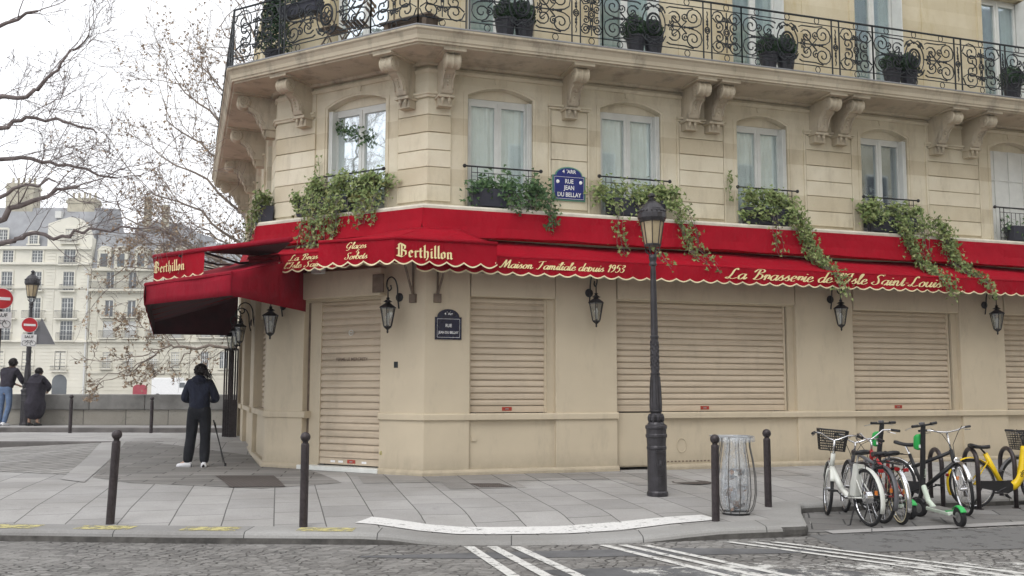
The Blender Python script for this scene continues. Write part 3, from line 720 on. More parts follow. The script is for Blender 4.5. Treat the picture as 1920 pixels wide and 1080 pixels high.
# ---- first floor wall
NW = -.10                     # face of the wall between the pilasters
WIN = {'R': [(.72, 1.87), (3.12, 4.29), (5.84, 6.92), (8.57, 9.66), (11.72, 12.85), (14.4, 15.5), (17.2, 18.3)], 'G': [(.93, 2.22)], 'L': [(1.1, 2.2), (4.0, 5.1), (6.9, 8.0)]}
PIL = {'R': [(0, .42), (2.15, 2.90), (4.60, 5.58), (7.26, 8.36), (10.08, 11.42), (13.1, 14.15), (15.8, 16.9)], 'G': [(0, .64), (2.45, W)], 'L': [(0, .75), (2.7, 3.5), (5.6, 6.4), (8.4, 9.2)]}
ZT = 6.75; ZS = 4.31
up = MB()
def solid_run(mb, face, a, b, z0, z1, n0=-.5, n1=NW):
    """a stretch of wall that turns at the corners where it has to"""
    if b > a: fbox(mb, face, a, b, n0, n1, z0, z1)
def arch_pts(u0, u1, zs, zc, k=10):
    w = u1 - u0; out = []
    for i in range(k + 1):
        t = i / k; out.append((u0 + w * t, zs + (zc - zs) * (1 - (2 * t - 1) ** 2)))
    return out
for f in 'RGL':
    lo = {'R': -T1 * NW, 'G': -T1 * NW, 'L': -T2 * NW}[f]; hi = {'R': UEND, 'G': W + T2 * NW, 'L': LEND}[f]
    cur = lo
    for u0, u1 in WIN[f]:
        solid_run(up, f, cur, u0, ZS, ZT)
        pts = arch_pts(u0, u1, 6.25, 6.40)
        for (a, za), (b, zb) in zip(pts, pts[1:]): fprism(up, f, [(a, za), (b, zb), (b, ZT), (a, ZT)], -.5, NW)
        cur = u1
    solid_run(up, f, cur, hi, ZS, ZT)
up.build('first_floor_wall', 'stone', bld)
# architrave round each window + keystone
for f in 'RGL':
    for u0, u1 in WIN[f]:
        arc_ = MB()
        for d, n in ((.075, .014), ):
            pts = arch_pts(u0 - d, u1 + d, 6.29, 6.455, 12); inn_ = arch_pts(u0 - .04, u1 + .04, 6.27, 6.43, 12)
            for k in range(12):
                fprism(arc_, f, [inn_[k], inn_[k + 1], pts[k + 1], pts[k]], NW - .01, NW + n)
            fprism(arc_, f, [(u0 - d, ZS), (u0 - .04, ZS), inn_[0], pts[0]], NW - .01, NW + n)
            fprism(arc_, f, [(u1 + .04, ZS), (u1 + d, ZS), pts[-1], inn_[-1]], NW - .01, NW + n)
        c = (u0 + u1) / 2
        fprism(arc_, f, [(c - .10, 6.455), (c + .10, 6.455), (c + .12, 6.62), (c - .12, 6.62)], NW - .01, NW + .018)
        arc_.build('architrave', 'stone', bld)
# pilasters: courses of drafted blocks
JO = [4.345, 4.40, 4.68, 4.97, 5.255, 5.55, 5.84, 6.11]
def course(mb, face, u0, u1, z0, z1, n=-.072, corner=None):
    g = .007
    if corner: sweep(mb, [(-.2, z0 + g), (n, z0 + g), (n, z1 - g), (-.2, z1 - g)], corner)
    else: fbox(mb, face, u0, u1, -.2, n, z0 + g, z1 - g)
CORN = {'c1': [('G', .64), 'c1', ('R', .42)], 'c2': [('L', .72), 'c2', ('G', 2.47)]}
items = [(None, None, None, CORN['c1']), (None, None, None, CORN['c2'])] + [('R', a, b, None) for a, b in PIL['R'][1:]] + [('L', a, b, None) for a, b in PIL['L'][1:]]
for f, a, b, cn in items:
    mb = MB()
    for z0, z1 in zip(JO[1:], JO[2:]): course(mb, f, (a or 0) + .045, (b or 0) - .045, z0, z1, corner=cn)
    # raised border of the panel and its cap
    if cn:
        sweep(mb, [(-.2, 6.135), (-.055, 6.135), (-.045, 6.17), (-.02, 6.18), (-.02, 6.215), (-.2, 6.215)], cn)
        sweep(mb, [(-.2, 6.22), (-.08, 6.22), (-.08, 6.62), (-.2, 6.62)], cn)
    else:
        fbox(mb, f, a, a + .035, -.2, -.066, 4.35, 6.13); fbox(mb, f, b - .035, b, -.2, -.066, 4.35, 6.13)
        fbox(mb, f, a, b, -.2, -.05, 6.135, 6.17); fbox(mb, f, a - .015, b + .015, -.2, -.02, 6.172, 6.21)
        fbox(mb, f, a + .02, b - .02, -.2, -.085, 6.215, 6.6)
    mb.build('pilaster', 'stone', bld, bevel=.005)
# balcony slab
SLAB = [(-.5, 6.66), (.0, 6.66), (.02, 6.70), (.70, 6.725), (.705, 6.752), (.745, 6.755), (.75, 6.785), (.765, 6.80), (.775, 6.86), (.805, 6.92), (.835, 6.945), (.84, 6.975), (-.5, 6.99)]
mb = MB(); sweep(mb, SLAB, FULL); slab = mb.build('balcony_slab', 'stone_trim', bld)
mb = MB(); sweep(mb, [(.1, 6.985), (.835, 6.985), (.835, 7.005), (.1, 7.015)], FULL); mb.build('balcony_flashing', 'zinc', bld)
mb = MB(); sweep(mb, [(-.5, 6.55), (-.07, 6.55), (-.04, 6.60), (-.5, 6.60)], FULL); mb.build('frieze_moulding', 'stone', bld)
# scroll brackets under the balcony
def bracket(face, u, w=.25):
    """console: a roll under the slab, an S-shaped stem on the wall, a block with two drops below"""
    stem = [(-.1, 6.70), (.50, 6.70), (.46, 6.52), (.40, 6.44), (.33, 6.41), (.27, 6.36), (.235, 6.28), (.215, 6.20), (.185, 6.15), (.12, 6.12), (-.1, 6.12)]
    mb = MB(); ws_ = w - .05; mb.prism([P(face, u - ws_ / 2, n, z) for n, z in stem], [P(face, u + ws_ / 2, n, z) for n, z in stem])
    o = mb.build('bracket', 'stone_trim', bld, bevel=.01)
    s = MB(); cn, cz, r = .50, 6.575, .125; K = 20
    circ = lambda rr, uu: [P(face, uu, cn + rr * math.cos(2 * math.pi * k / K), cz + rr * math.sin(2 * math.pi * k / K)) for k in range(K)]
    us_ = [(-.5, r * .93), (-.44, r), (-.34, r), (-.30, r * .93), (-.12, r * .90), (0, r * 1.0), (.12, r * .90), (.30, r * .93), (.34, r), (.44, r), (.5, r * .93)]
    pts = [p for a, rr in us_ for p in circ(rr, u + a * w)]; m = len(us_)
    s.add(pts, [(i * K + k, i * K + (k + 1) % K, (i + 1) * K + (k + 1) % K, (i + 1) * K + k) for i in range(m - 1) for k in range(K)] + [tuple(range(K))[::-1], tuple((m - 1) * K + k for k in range(K))])
    s.build('roll', 'stone_trim', o, smooth=False, bevel=.003)
    s = MB()
    for sg in (-1, 1):
        for c_n, c_z, r0, uw in ((.50, 6.575, .095, w / 2), (.165, 6.205, .05, ws_ / 2)):
            pts = []
            for k in range(26):
                t = k / 25 * 2.2 * 2 * math.pi; rr = r0 * (1 - k / 25 * .88); pts.append(P(face, u + sg * (uw + .002), c_n + rr * math.cos(t + 2.5), c_z + rr * math.sin(t + 2.5)))
            s.tube(pts, .010, 4)
        s.tube([P(face, u + sg * (ws_ / 2 + .001), n, z) for n, z in ((.42, 6.50), (.34, 6.46), (.27, 6.42), (.20, 6.33), (.16, 6.25))], .010, 4)
        s.tube([P(face, u + sg * (ws_ / 2 - .015), n + .012, z) for n, z in ((.40, 6.435), (.33, 6.405), (.275, 6.355), (.24, 6.28), (.22, 6.20))], .014, 5)
    for k in range(4): s.sphere(P(face, u, .30 - .022 * k * 1.3, 6.385 - .055 * k), .026 - .003 * k, 6, 4)
    for k in range(6): s.sphere(P(face, u - w / 2 + .02 + k * (w - .04) / 5, .60, 6.70), .024, 6, 4)
    s.build('scroll', 'stone_trim', o, smooth=True)
    f = MB(); fbox(f, face, u - w / 2 - .015, u + w / 2 + .015, -.1, .17, 6.085, 6.125); fbox(f, face, u - w / 2 + .01, u + w / 2 - .01, -.1, .10, 5.95, 6.085)
    for du in (-.055, .055): f.tube([P(face, u + du, .125, 6.085), P(face, u + du, .135, 6.03), P(face, u + du, .115, 5.97)], [.030, .026, .006], 8)
    f.build('guttae', 'stone_trim', o)
    p = MB(); fbox(p, face, u - w / 2 - .06, u + w / 2 + .06, .03, .695, 6.685, 6.735); p.build('soffit_panel', 'stone_trim', o)
for u in (.28, 2.50, 4.80, 5.27, 7.50, 8.00, 10.27, 11.10, 13.3, 13.95, 16.0, 16.7): bracket('R', u)
for u in (.40, 2.66): bracket('G', u)
for u in (.40, 2.9, 5.8, 8.5): bracket('L', u)
# ---- first-floor windows
def window(face, u0, u1, z0=4.33, z1=6.235, curtain='curtain', shut=False, mat_g='glass', nf=-.28, top_arch=True, sash=1, leaves=2):
    fr = MB()
    t = .055
    fbox(fr, face, u0, u0 + t, nf - .06, nf, z0, z1); fbox(fr, face, u1 - t, u1, nf - .06, nf, z0, z1)
    fbox(fr, face, u0 + t, u1 - t, nf - .06, nf, z1 - t, z1)
    fbox(fr, face, u0 + t, u1 - t, nf - .06, nf, z0, z0 + t)
    c = (u0 + u1) / 2
    for a, b in ((u0 + t, c - .012), (c + .012, u1 - t)):      # two leaves
        for q0, q1 in ((a, a + .05), (b - .05, b)): fbox(fr, face, q0, q1, nf - .045, nf + .018, z0 + t + .002, z1 - t - .002)
        fbox(fr, face, a + .05, b - .05, nf - .045, nf + .018, z1 - t - .07, z1 - t - .002); fbox(fr, face, a + .05, b - .05, nf - .045, nf + .018, z0 + t + .002, z0 + t + .08)
    fbox(fr, face, c - .012, c + .012, nf - .045, nf + .034, z0 + t + .002, z1 - t - .002)
    o = fr.build('window', 'white_frame', bld)
    if top_arch: l_ = MB(); fbox(l_, face, u0, u1, nf - .12, nf + .012, z1 + .001, 6.6); l_.build('lintel', 'stone', o)
    g = MB(); fbox(g, face, u0 + .1, u1 - .1, nf - .028, nf - .02, z0 + .1, z1 - .1); g.build('pane', mat_g, o)
    if curtain:
        g = MB(); rows_ = []
        for k in range(41):
            t_ = k / 40; uu = u0 + .06 + (u1 - u0 - .12) * t_
            nn = nf - .075 + .014 * math.sin(t_ * 58 + u0) + .01 * math.sin(t_ * 23)
            rows_.append([P(face, uu, nn, z0 + .05), P(face, uu, nn * 1.0, z1 - .04)])
        g.grid(rows_); g.build('curtain', curtain, o)
    return o
def folded_shutter(face, u, side, z0, z1, parent, w=.10):
    mb = MB()
    for k in range(3):
        a = u - side * (.012 + k * .028); fbox(mb, face, min(a, a - side * .02), max(a, a - side * .02), -.26, -.13, z0 + .02, z1 - .02)
    return mb.build('folding_shutter', 'white_frame', parent)
for i, (u0, u1) in enumerate(WIN['R']):
    cur = 'curtain' if i != 3 else None
    o = window('R', u0, u1, curtain=cur)
    if i != 4: folded_shutter('R', u1, 1, 4.33, 6.22, o)
    if i == 4:
        mb = MB()      # white metal shutters drawn shut
        for k in range(6):
            a = u0 + .01 + k * (u1 - u0 - .02) / 6; fbox(mb, 'R', a, a + (u1 - u0) / 6 - .008, -.25, -.22 + .012 * (k % 2), 4.35, 6.22)
        for zz in (5.05, 5.6): fbox(mb, 'R', u0 + .02, u1 - .02, -.21, -.20, zz, zz + .02)
        mb.build('folding_shutter', 'white_frame', o)
    if i == 3:
        mb = MB(); r2 = random.Random(4)
        for k in range(16): mb.leaf(P('R', u0 + .12 + r2.random() * .9, -.43, 4.6 + r2.random() * .7), .10, r2)
        mb.build('window_decoration', 'white_frame', o)
for u0, u1 in WIN['G']: o = window('G', u0, u1); folded_shutter('G', u1, 1, 4.33, 6.22, o)
for u0, u1 in WIN['L']: window('L', u0, u1)
# iron rail before each window
def guard(face, u0, u1, z=5.0, full=True):
    mb = MB(); n = .045
    mb.tube([P(face, u0, n, z), P(face, u1, n, z)], .014, 6)
    for u in (u0, u1): mb.sphere(P(face, u, n, z), .034, 8, 5)
    for u in (u0 + .12, u1 - .12, u0 + .22, u1 - .22): mb.tube([P(face, u, n, z), P(face, u, n, 4.34)], .008, 4)
    mb.tube([P(face, u0 + .12, n, z - .1), P(face, u1 - .12, n, z - .1)], .007, 4)
    mb.tube([P(face, u0 + .12, n, 4.38), P(face, u1 - .12, n, 4.38)], .008, 4)
    k = 0; u = u0 + .30
    while u < u1 - .25: mb.tube([P(face, u, n, z - .1), P(face, u, n, 4.38)], .006, 4); u += .11
    for u in (u0 + .17, u1 - .17):
        for zz in (4.5, 4.62, 4.74): mb.tube([P(face, u + .035 * math.cos(t), n, zz + .045 * math.sin(t)) for t in [j * math.pi / 5 for j in range(10)]], .005, 4, closed=True)
    return mb.build('window_guard', 'iron', bld)
for u0, u1 in WIN['R']: guard('R', u0 - .09, u1 + .09)
for u0, u1 in WIN['G']: guard('G', u0 - .09, u1 + .09)
for u0, u1 in WIN['L']: guard('L', u0 - .09, u1 + .09)
# ---- second floor
up = MB()
for f in 'RGL':
    lo = {'R': -T1 * -.16, 'G': T1 * .16, 'L': T2 * .16}[f]; hi = {'R': UEND, 'G': W - T2 * .16, 'L': LEND}[f]; cur = lo
    for u0, u1 in WIN[f]:
        fbox(up, f, cur, u0, -.5, -.16, 6.99, 10.6); fbox(up, f, u0, u1, -.5, -.16, 9.5, 10.6)
        fbox(up, f, u0, u1, -.5, -.16, 6.99, 7.06); cur = u1
    fbox(up, f, cur, hi, -.5, -.16, 6.99, 10.6)
up.build('second_floor_wall', 'stone_up', bld)
for f in 'RGL':
    for u0, u1 in WIN[f]:
        mb = MB()
        for a, b in ((u0 - .13, u0 - .02), (u1 + .02, u1 + .13)): fbox(mb, f, a, b, -.2, -.12, 7.0, 9.55)
        fbox(mb, f, u0 - .13, u1 + .13, -.2, -.11, 9.56, 9.75); mb.build('window_surround', 'stone_up', bld)
for a, b in PIL['R'][1:]: mb = MB(); fbox(mb, 'R', a + .1, b - .1, -.2, -.142, 7.15, 10.4); mb.build('wall_panel', 'stone_up', bld)
for f in 'RGL':
    for i, (u0, u1) in enumerate(WIN[f]):
        o = window(f, u0, u1, 7.06, 9.5, 'curtain_dark' if f == 'R' else 'curtain', top_arch=False, nf=-.34)
        o.name = 'french_window'
        mb = MB()      # louvred shutter folded on the right-hand side
        s = 1 if f == 'R' else 0
        if s:
            for k in range(2):
                a = u1 - .02 - .03 * k; fbox(mb, f, a - .02, a, -.30, -.06 + .03 * k, 7.08, 9.46)
            for k in range(40): fbox(mb, f, u1 - .006 - .001, u1 - .001, -.26, -.09, 7.2 + k * .055, 7.23 + k * .055)
        else: fbox(mb, f, u0 + .001, u0 + .05, -.30, -.15, 7.08, 9.46)
        mb.build('folding_shutter', 'white_frame', o)
# ------------------------------------------------------------------ BALCONY RAILING
NR = .74; ZB, ZTOP = 7.03, 8.06
def spiral(cx, cy, r, t0, turns, sgn=1, k=.14, n=18):
    """points from the rim inwards"""
    return [(cx + (r * (1 - i / n * (1 - k))) * math.cos(t0 + sgn * turns * 2 * math.pi * i / n), cy + (r * (1 - i / n * (1 - k))) * math.sin(t0 + sgn * turns * 2 * math.pi * i / n)) for i in range(n + 1)]
def ring(cx, cy, rx, ry, n=18): return [(cx + rx * math.cos(2 * math.pi * i / n), cy + ry * math.sin(2 * math.pi * i / n)) for i in range(n + 1)]
def mir(ls, sx, sy, cx, cy): return [[(cx + (x - cx) * sx, cy + (y - cy) * sy) for x, y in l] for l in ls]
Z0, Z1 = 7.19, 7.91      # field of the ornament
ZC = (Z0 + Z1) / 2; HH = (Z1 - Z0) / 2
def wide_orn(u0, u1):
    c = (u0 + u1) / 2; hw = (u1 - u0) / 2; L = []; D = []
    L += [ring(c, ZC, .215, .30), ring(c, ZC, .135, .185), ring(c, ZC, .12, .165)]
    for a in (0, 90, 180, 270): L.append(ring(c + .055 * math.cos(R(a)), ZC + .07 * math.sin(R(a)), .048, .058, 10))
    q = []
    r = .165; xe = u1 - .03 - r; q.append(spiral(xe, ZC + HH - r, r, 0.0, 1.55, 1))            # big C-scroll end
    q.append([(u1 - .03, ZC + HH - r), (u1 - .05, ZC + .09), (u1 - .13, ZC + .035), (u1 - .25, ZC + .01), (c + hw * .60, ZC)])
    q.append([(xe, Z1), (c + hw * .62, Z1 - .03), (c + .30, Z1 - .03)])
    q.append(spiral(c + hw * .63, ZC + .18, .075, -1.2, 1.5, -1, n=12))
    q.append([(c + hw * .66, ZC + .11), (c + hw * .58, ZC + .03), (c + hw * .45, ZC - .10), (c + hw * .36, ZC - .17)])
    q.append(spiral(c + hw * .42, ZC + .14, .13, 2.6, 1.4, -1, n=14))
    q.append(spiral(c + hw * .36, ZC + .06, .05, 2.6, 1.3, 1, n=8))
    q.append([(c + .22, ZC + .2), (c + .17, ZC + .30), (c + .08, ZC + .345), (c, ZC + .29)])
    q.append(spiral(c + .12, ZC + .255, .055, 1.5, 1.3, -1, n=8))
    q.append([(c + .24, Z1 - .06), (c + .30, Z1 - .03)])
    for sx in (1, -1):
        for sy in (1, -1): L += mir(q, sx, sy, c, ZC)
        D += [(c + sx * hw * .62, ZC), (c + sx * hw * .38, ZC), (c + sx * hw * .72, ZC), (c + sx * hw * .30, ZC)]
        L.append([(c + sx * .215, ZC), (c + sx * hw * .80, ZC)])
    D += [(c, ZC + .30), (c, ZC - .30)]
    return L, D
def med_orn(u0, u1):
    c = (u0 + u1) / 2; hw = (u1 - u0) / 2; L = [ring(c, ZC, .055, .07, 12), ring(c, ZC, .028, .036, 8)]; D = []
    q = [spiral(c + hw * .52, Z1 - .10, hw * .42, 0, 1.5, 1, n=14), spiral(c + hw * .5, ZC + .10, hw * .34, -1.2, 1.4, -1, n=12),
         [(c + hw * .92, Z1 - .12), (c + hw * .7, ZC + .17), (c + .02, ZC + .20), (c + .02, ZC + .08)], spiral(c + .06, ZC + .235, .045, 1.5, 1.3, 1, n=8)]
    for sx in (1, -1):
        for sy in (1, -1): L += mir(q, sx, sy, c, ZC)
    L.append([(c, Z0), (c, Z0 + .15)]); L.append([(c, Z1), (c, Z1 - .15)])
    D += [(c, ZC + .2), (c, ZC - .2), (c, ZC + .1), (c, ZC - .1)]
    return L, D
def nar_orn(u0, u1):
    c = (u0 + u1) / 2
    L = [ring(c, ZC, .045, .055, 12), ring(c, ZC, .02, .025, 8)]
    for s in (1, -1): L.append([(c + .008 * math.sin(k * 1.7), ZC + s * (.055 + k * .028)) for k in range(11)])
    return L, [(c, ZC + .11), (c, ZC - .11), (c, ZC + .16), (c, ZC - .16)]
def seg2(pl, n0=NR):
    return pl
def rail_panel(face, u0, u1, kind):
    L, D = {'w': wide_orn, 'm': med_orn, 'n': nar_orn}[kind](u0, u1)
    mb = MB()
    for l in L:
        mb.tube([P(face, u, NR, z) for u, z in l], .0125, 4, cap=False)
    for u, z in D: mb.sphere(P(face, u, NR, z), .022, 6, 4, (1, 1, 1.3))
    for z, r in ((ZB, .012), (7.16, .010), (7.94, .010)): mb.tube([P(face, u0, NR, z), P(face, u1, NR, z)], r, 4)
    mb.tube([P(face, u0, NR, ZTOP), P(face, u1, NR, ZTOP)], .020, 6)
    n = {'w': 3, 'm': 1, 'n': 0}[kind]
    for k in range(n):
        u = u0 + (u1 - u0) * (k + .5) / n
        for z in (7.095, 8.0): mb.tube([P(face, u + .05 * math.cos(t), NR, z + .055 * math.sin(t)) for t in [j * math.pi / 7 for j in range(14)]], .008, 4, closed=True)
    for u in (u0, u1): mb.tube([P(face, u, NR, 6.99), P(face, u, NR, ZTOP)], .016 if kind != 'n' else .013, 4)
    return mb.build('railing_panel', 'iron_rail', bld)
cR = -T1 * NR; cG = -T1 * NR; c2G = W + T2 * NR; c2L = -T2 * NR
for u0, u1, k in ((cR, .44, 'm'), (.50, 2.25, 'w'), (2.25, 2.40, 'n'), (2.40, 2.80, 'm'), (2.80, 4.70, 'w'), (4.70, 4.86, 'n'), (4.86, 5.46, 'm'), (5.46, 7.34, 'w'), (7.34, 7.50, 'n'), (7.50, 8.24, 'm'), (8.24, 10.12, 'w'), (10.12, 10.28, 'n'), (10.28, 11.24, 'm'), (11.24, 11.36, 'n'), (11.36, 13.2, 'w'), (13.2, 13.36, 'n'), (13.36, 14.2, 'm'), (14.2, 16.0, 'w'), (16.0, 16.8, 'm'), (16.8, 18.6, 'w'), (18.6, 20, 'm')): rail_panel('R', u0, u1, k)
for u0, u1, k in ((cG, .60, 'm'), (.60, 2.48, 'w'), (2.48, 2.60, 'n'), (2.60, c2G, 'm')): rail_panel('G', u0, u1, k)
for u0, u1, k in ((c2L, .6, 'm'), (.6, 2.4, 'w'), (2.4, 3.2, 'm'), (3.2, 5.0, 'w'), (5.0, 5.8, 'm'), (5.8, 7.6, 'w'), (7.6, LEND, 'm')): rail_panel('L', u0, u1, k)
# ------------------------------------------------------------------ things on the balcony
def shrub_mesh(mb, c, r, n, rnd, s=.05, sc=(1, 1, 1)):
    for _ in range(n):
        d = Vector((rnd.gauss(0, 1), rnd.gauss(0, 1), rnd.gauss(0, 1))).normalized()
        rr = r * (rnd.random() ** .25) * (1 + .12 * math.sin(5 * d.x + 3 * d.z))
        mb.leaf((c[0] + d.x * rr * sc[0], c[1] + d.y * rr * sc[1], c[2] + d.z * rr * sc[2]), s * rnd.uniform(.7, 1.3), rnd, d, False)
def potted(face, u, n, label, r=.215, seed=0, hs=1.):
    rnd = random.Random(seed); p = P(face, u, n, 6.99)
    t = thing('potted_shrub', label, 'potted plant', tuple(p), 0, 'clipped shrubs in dark pots along the balcony')
    mb = MB(); mb.lathe([(.115, 0), (.165, .33), (.175, .345), (.175, .375), (.155, .375), (.15, .34)], 14); mb.build('pot', 'pot', t, local=True)
    mb = MB(); shrub_mesh(mb, (0, 0, .52 * hs), r * hs, 1700, rnd, .05); mb.sphere((0, 0, .52 * hs), r * .84 * hs, 12, 8); mb.build('foliage', 'shrub', t, local=True)
pl = [(1.17, 'left pot of the pair nearest the corner'), (1.50, 'right pot of the pair nearest the corner'),
      (3.52, 'left pot of the second pair from the corner'), (3.86, 'right pot of the second pair from the corner'),
      (6.16, 'left pot of the third pair from the corner'), (6.52, 'right pot of the third pair from the corner'),
      (8.86, 'left pot of the fourth pair from the corner'), (9.24, 'right pot of the fourth pair from the corner'), (11.75, 'cut off by the right edge of the photo')]
for i, (u, l) in enumerate(pl): potted('R', u, .50, 'ball-clipped shrub in dark pot, ' + l, seed=i, r=.215 + .02 * (i % 3 - 1))
t = thing('conifer', 'tall dark green conifer in a pot at the quay end of the balcony', 'potted plant', tuple(P('G', 3.1, .35, 6.99)))
rnd = random.Random(5); mb = MB(); mb.lathe([(.13, 0), (.17, .3), (.17, .33)], 12); mb.build('pot', 'pot', t, local=True)
mb = MB()
for _ in range(2600):
    h = rnd.random() ** .8; a = rnd.random() * 6.28; rr = .34 * (1 - .55 * h) * rnd.random() ** .4
    mb.leaf((rr * math.cos(a), rr * math.sin(a), .3 + h * 1.3), .07, rnd, Vector((math.cos(a), math.sin(a), .6)), False)
mb.build('foliage', 'shrub', t, local=True)
def bal_chair(u, n, rot, label):
    p = P('G', u, n, 6.99); t = thing('folding_chair', label, 'chair', tuple(p), rot)
    mb = MB()
    for k in range(5): mb.box(-.2, .2, -.19 + k * .08, -.13 + k * .08, .44, .455)
    mb.build('seat', 'wood', t, local=True)
    mb = MB()
    for z in (.62, .70, .78): mb.box(-.2, .2, .235 + (z - .62) * .3, .25 + (z - .62) * .3, z, z + .05)
    mb.build('backrest', 'wood', t, local=True)
    for x in (-.21, .21):
        mb = MB(); mb.tube([(x, .28, .86), (x, -.22, 0)], .014, 4); mb.build('leg', 'wood', t, local=True)
        mb = MB(); mb.tube([(x * .92, -.19, .45), (x * .92, .24, 0)], .014, 4); mb.build('leg', 'wood', t, local=True)
bal_chair(1.72, .35, R(60), 'brown slatted folding chair behind the balcony railing, the left one')
bal_chair(1.22, .38, R(-100), 'brown slatted folding chair behind the balcony railing, nearer the corner')
t = thing('bench', 'low dark wooden bench behind the corner balcony railing', 'bench', tuple(P('G', .10, .35, 6.99)), -CH)
mb = MB()
for k in range(4): mb.box(-.5, .5, -.18 + k * .1, -.1 + k * .1, .27, .30)
mb.build('seat', 'wood', t, local=True)
for x in (-.38, .38):
    mb = MB(); mb.box(x - .04, x + .04, -.15, .18, 0, .27); mb.build('leg', 'wood', t, local=True)
t = thing('window_box', 'dark planter box hooked on the balcony railing near its left end', 'planter', tuple(P('G', 2.25, .60, 7.72)), -CH)
mb = MB(); mb.prism([(-.4, -.09, 0), (.4, -.09, 0), (.4, .09, 0), (-.4, .09, 0)], [(-.43, -.12, .2), (.43, -.12, .2), (.43, .12, .2), (-.43, .12, .2)]); mb.build('box', 'planter', t, local=True)
mb = MB(); shrub_mesh(mb, (0, 0, .28), .2, 500, rnd, .05, (2, .6, .6)); mb.build('foliage', 'shrub', t, local=True)
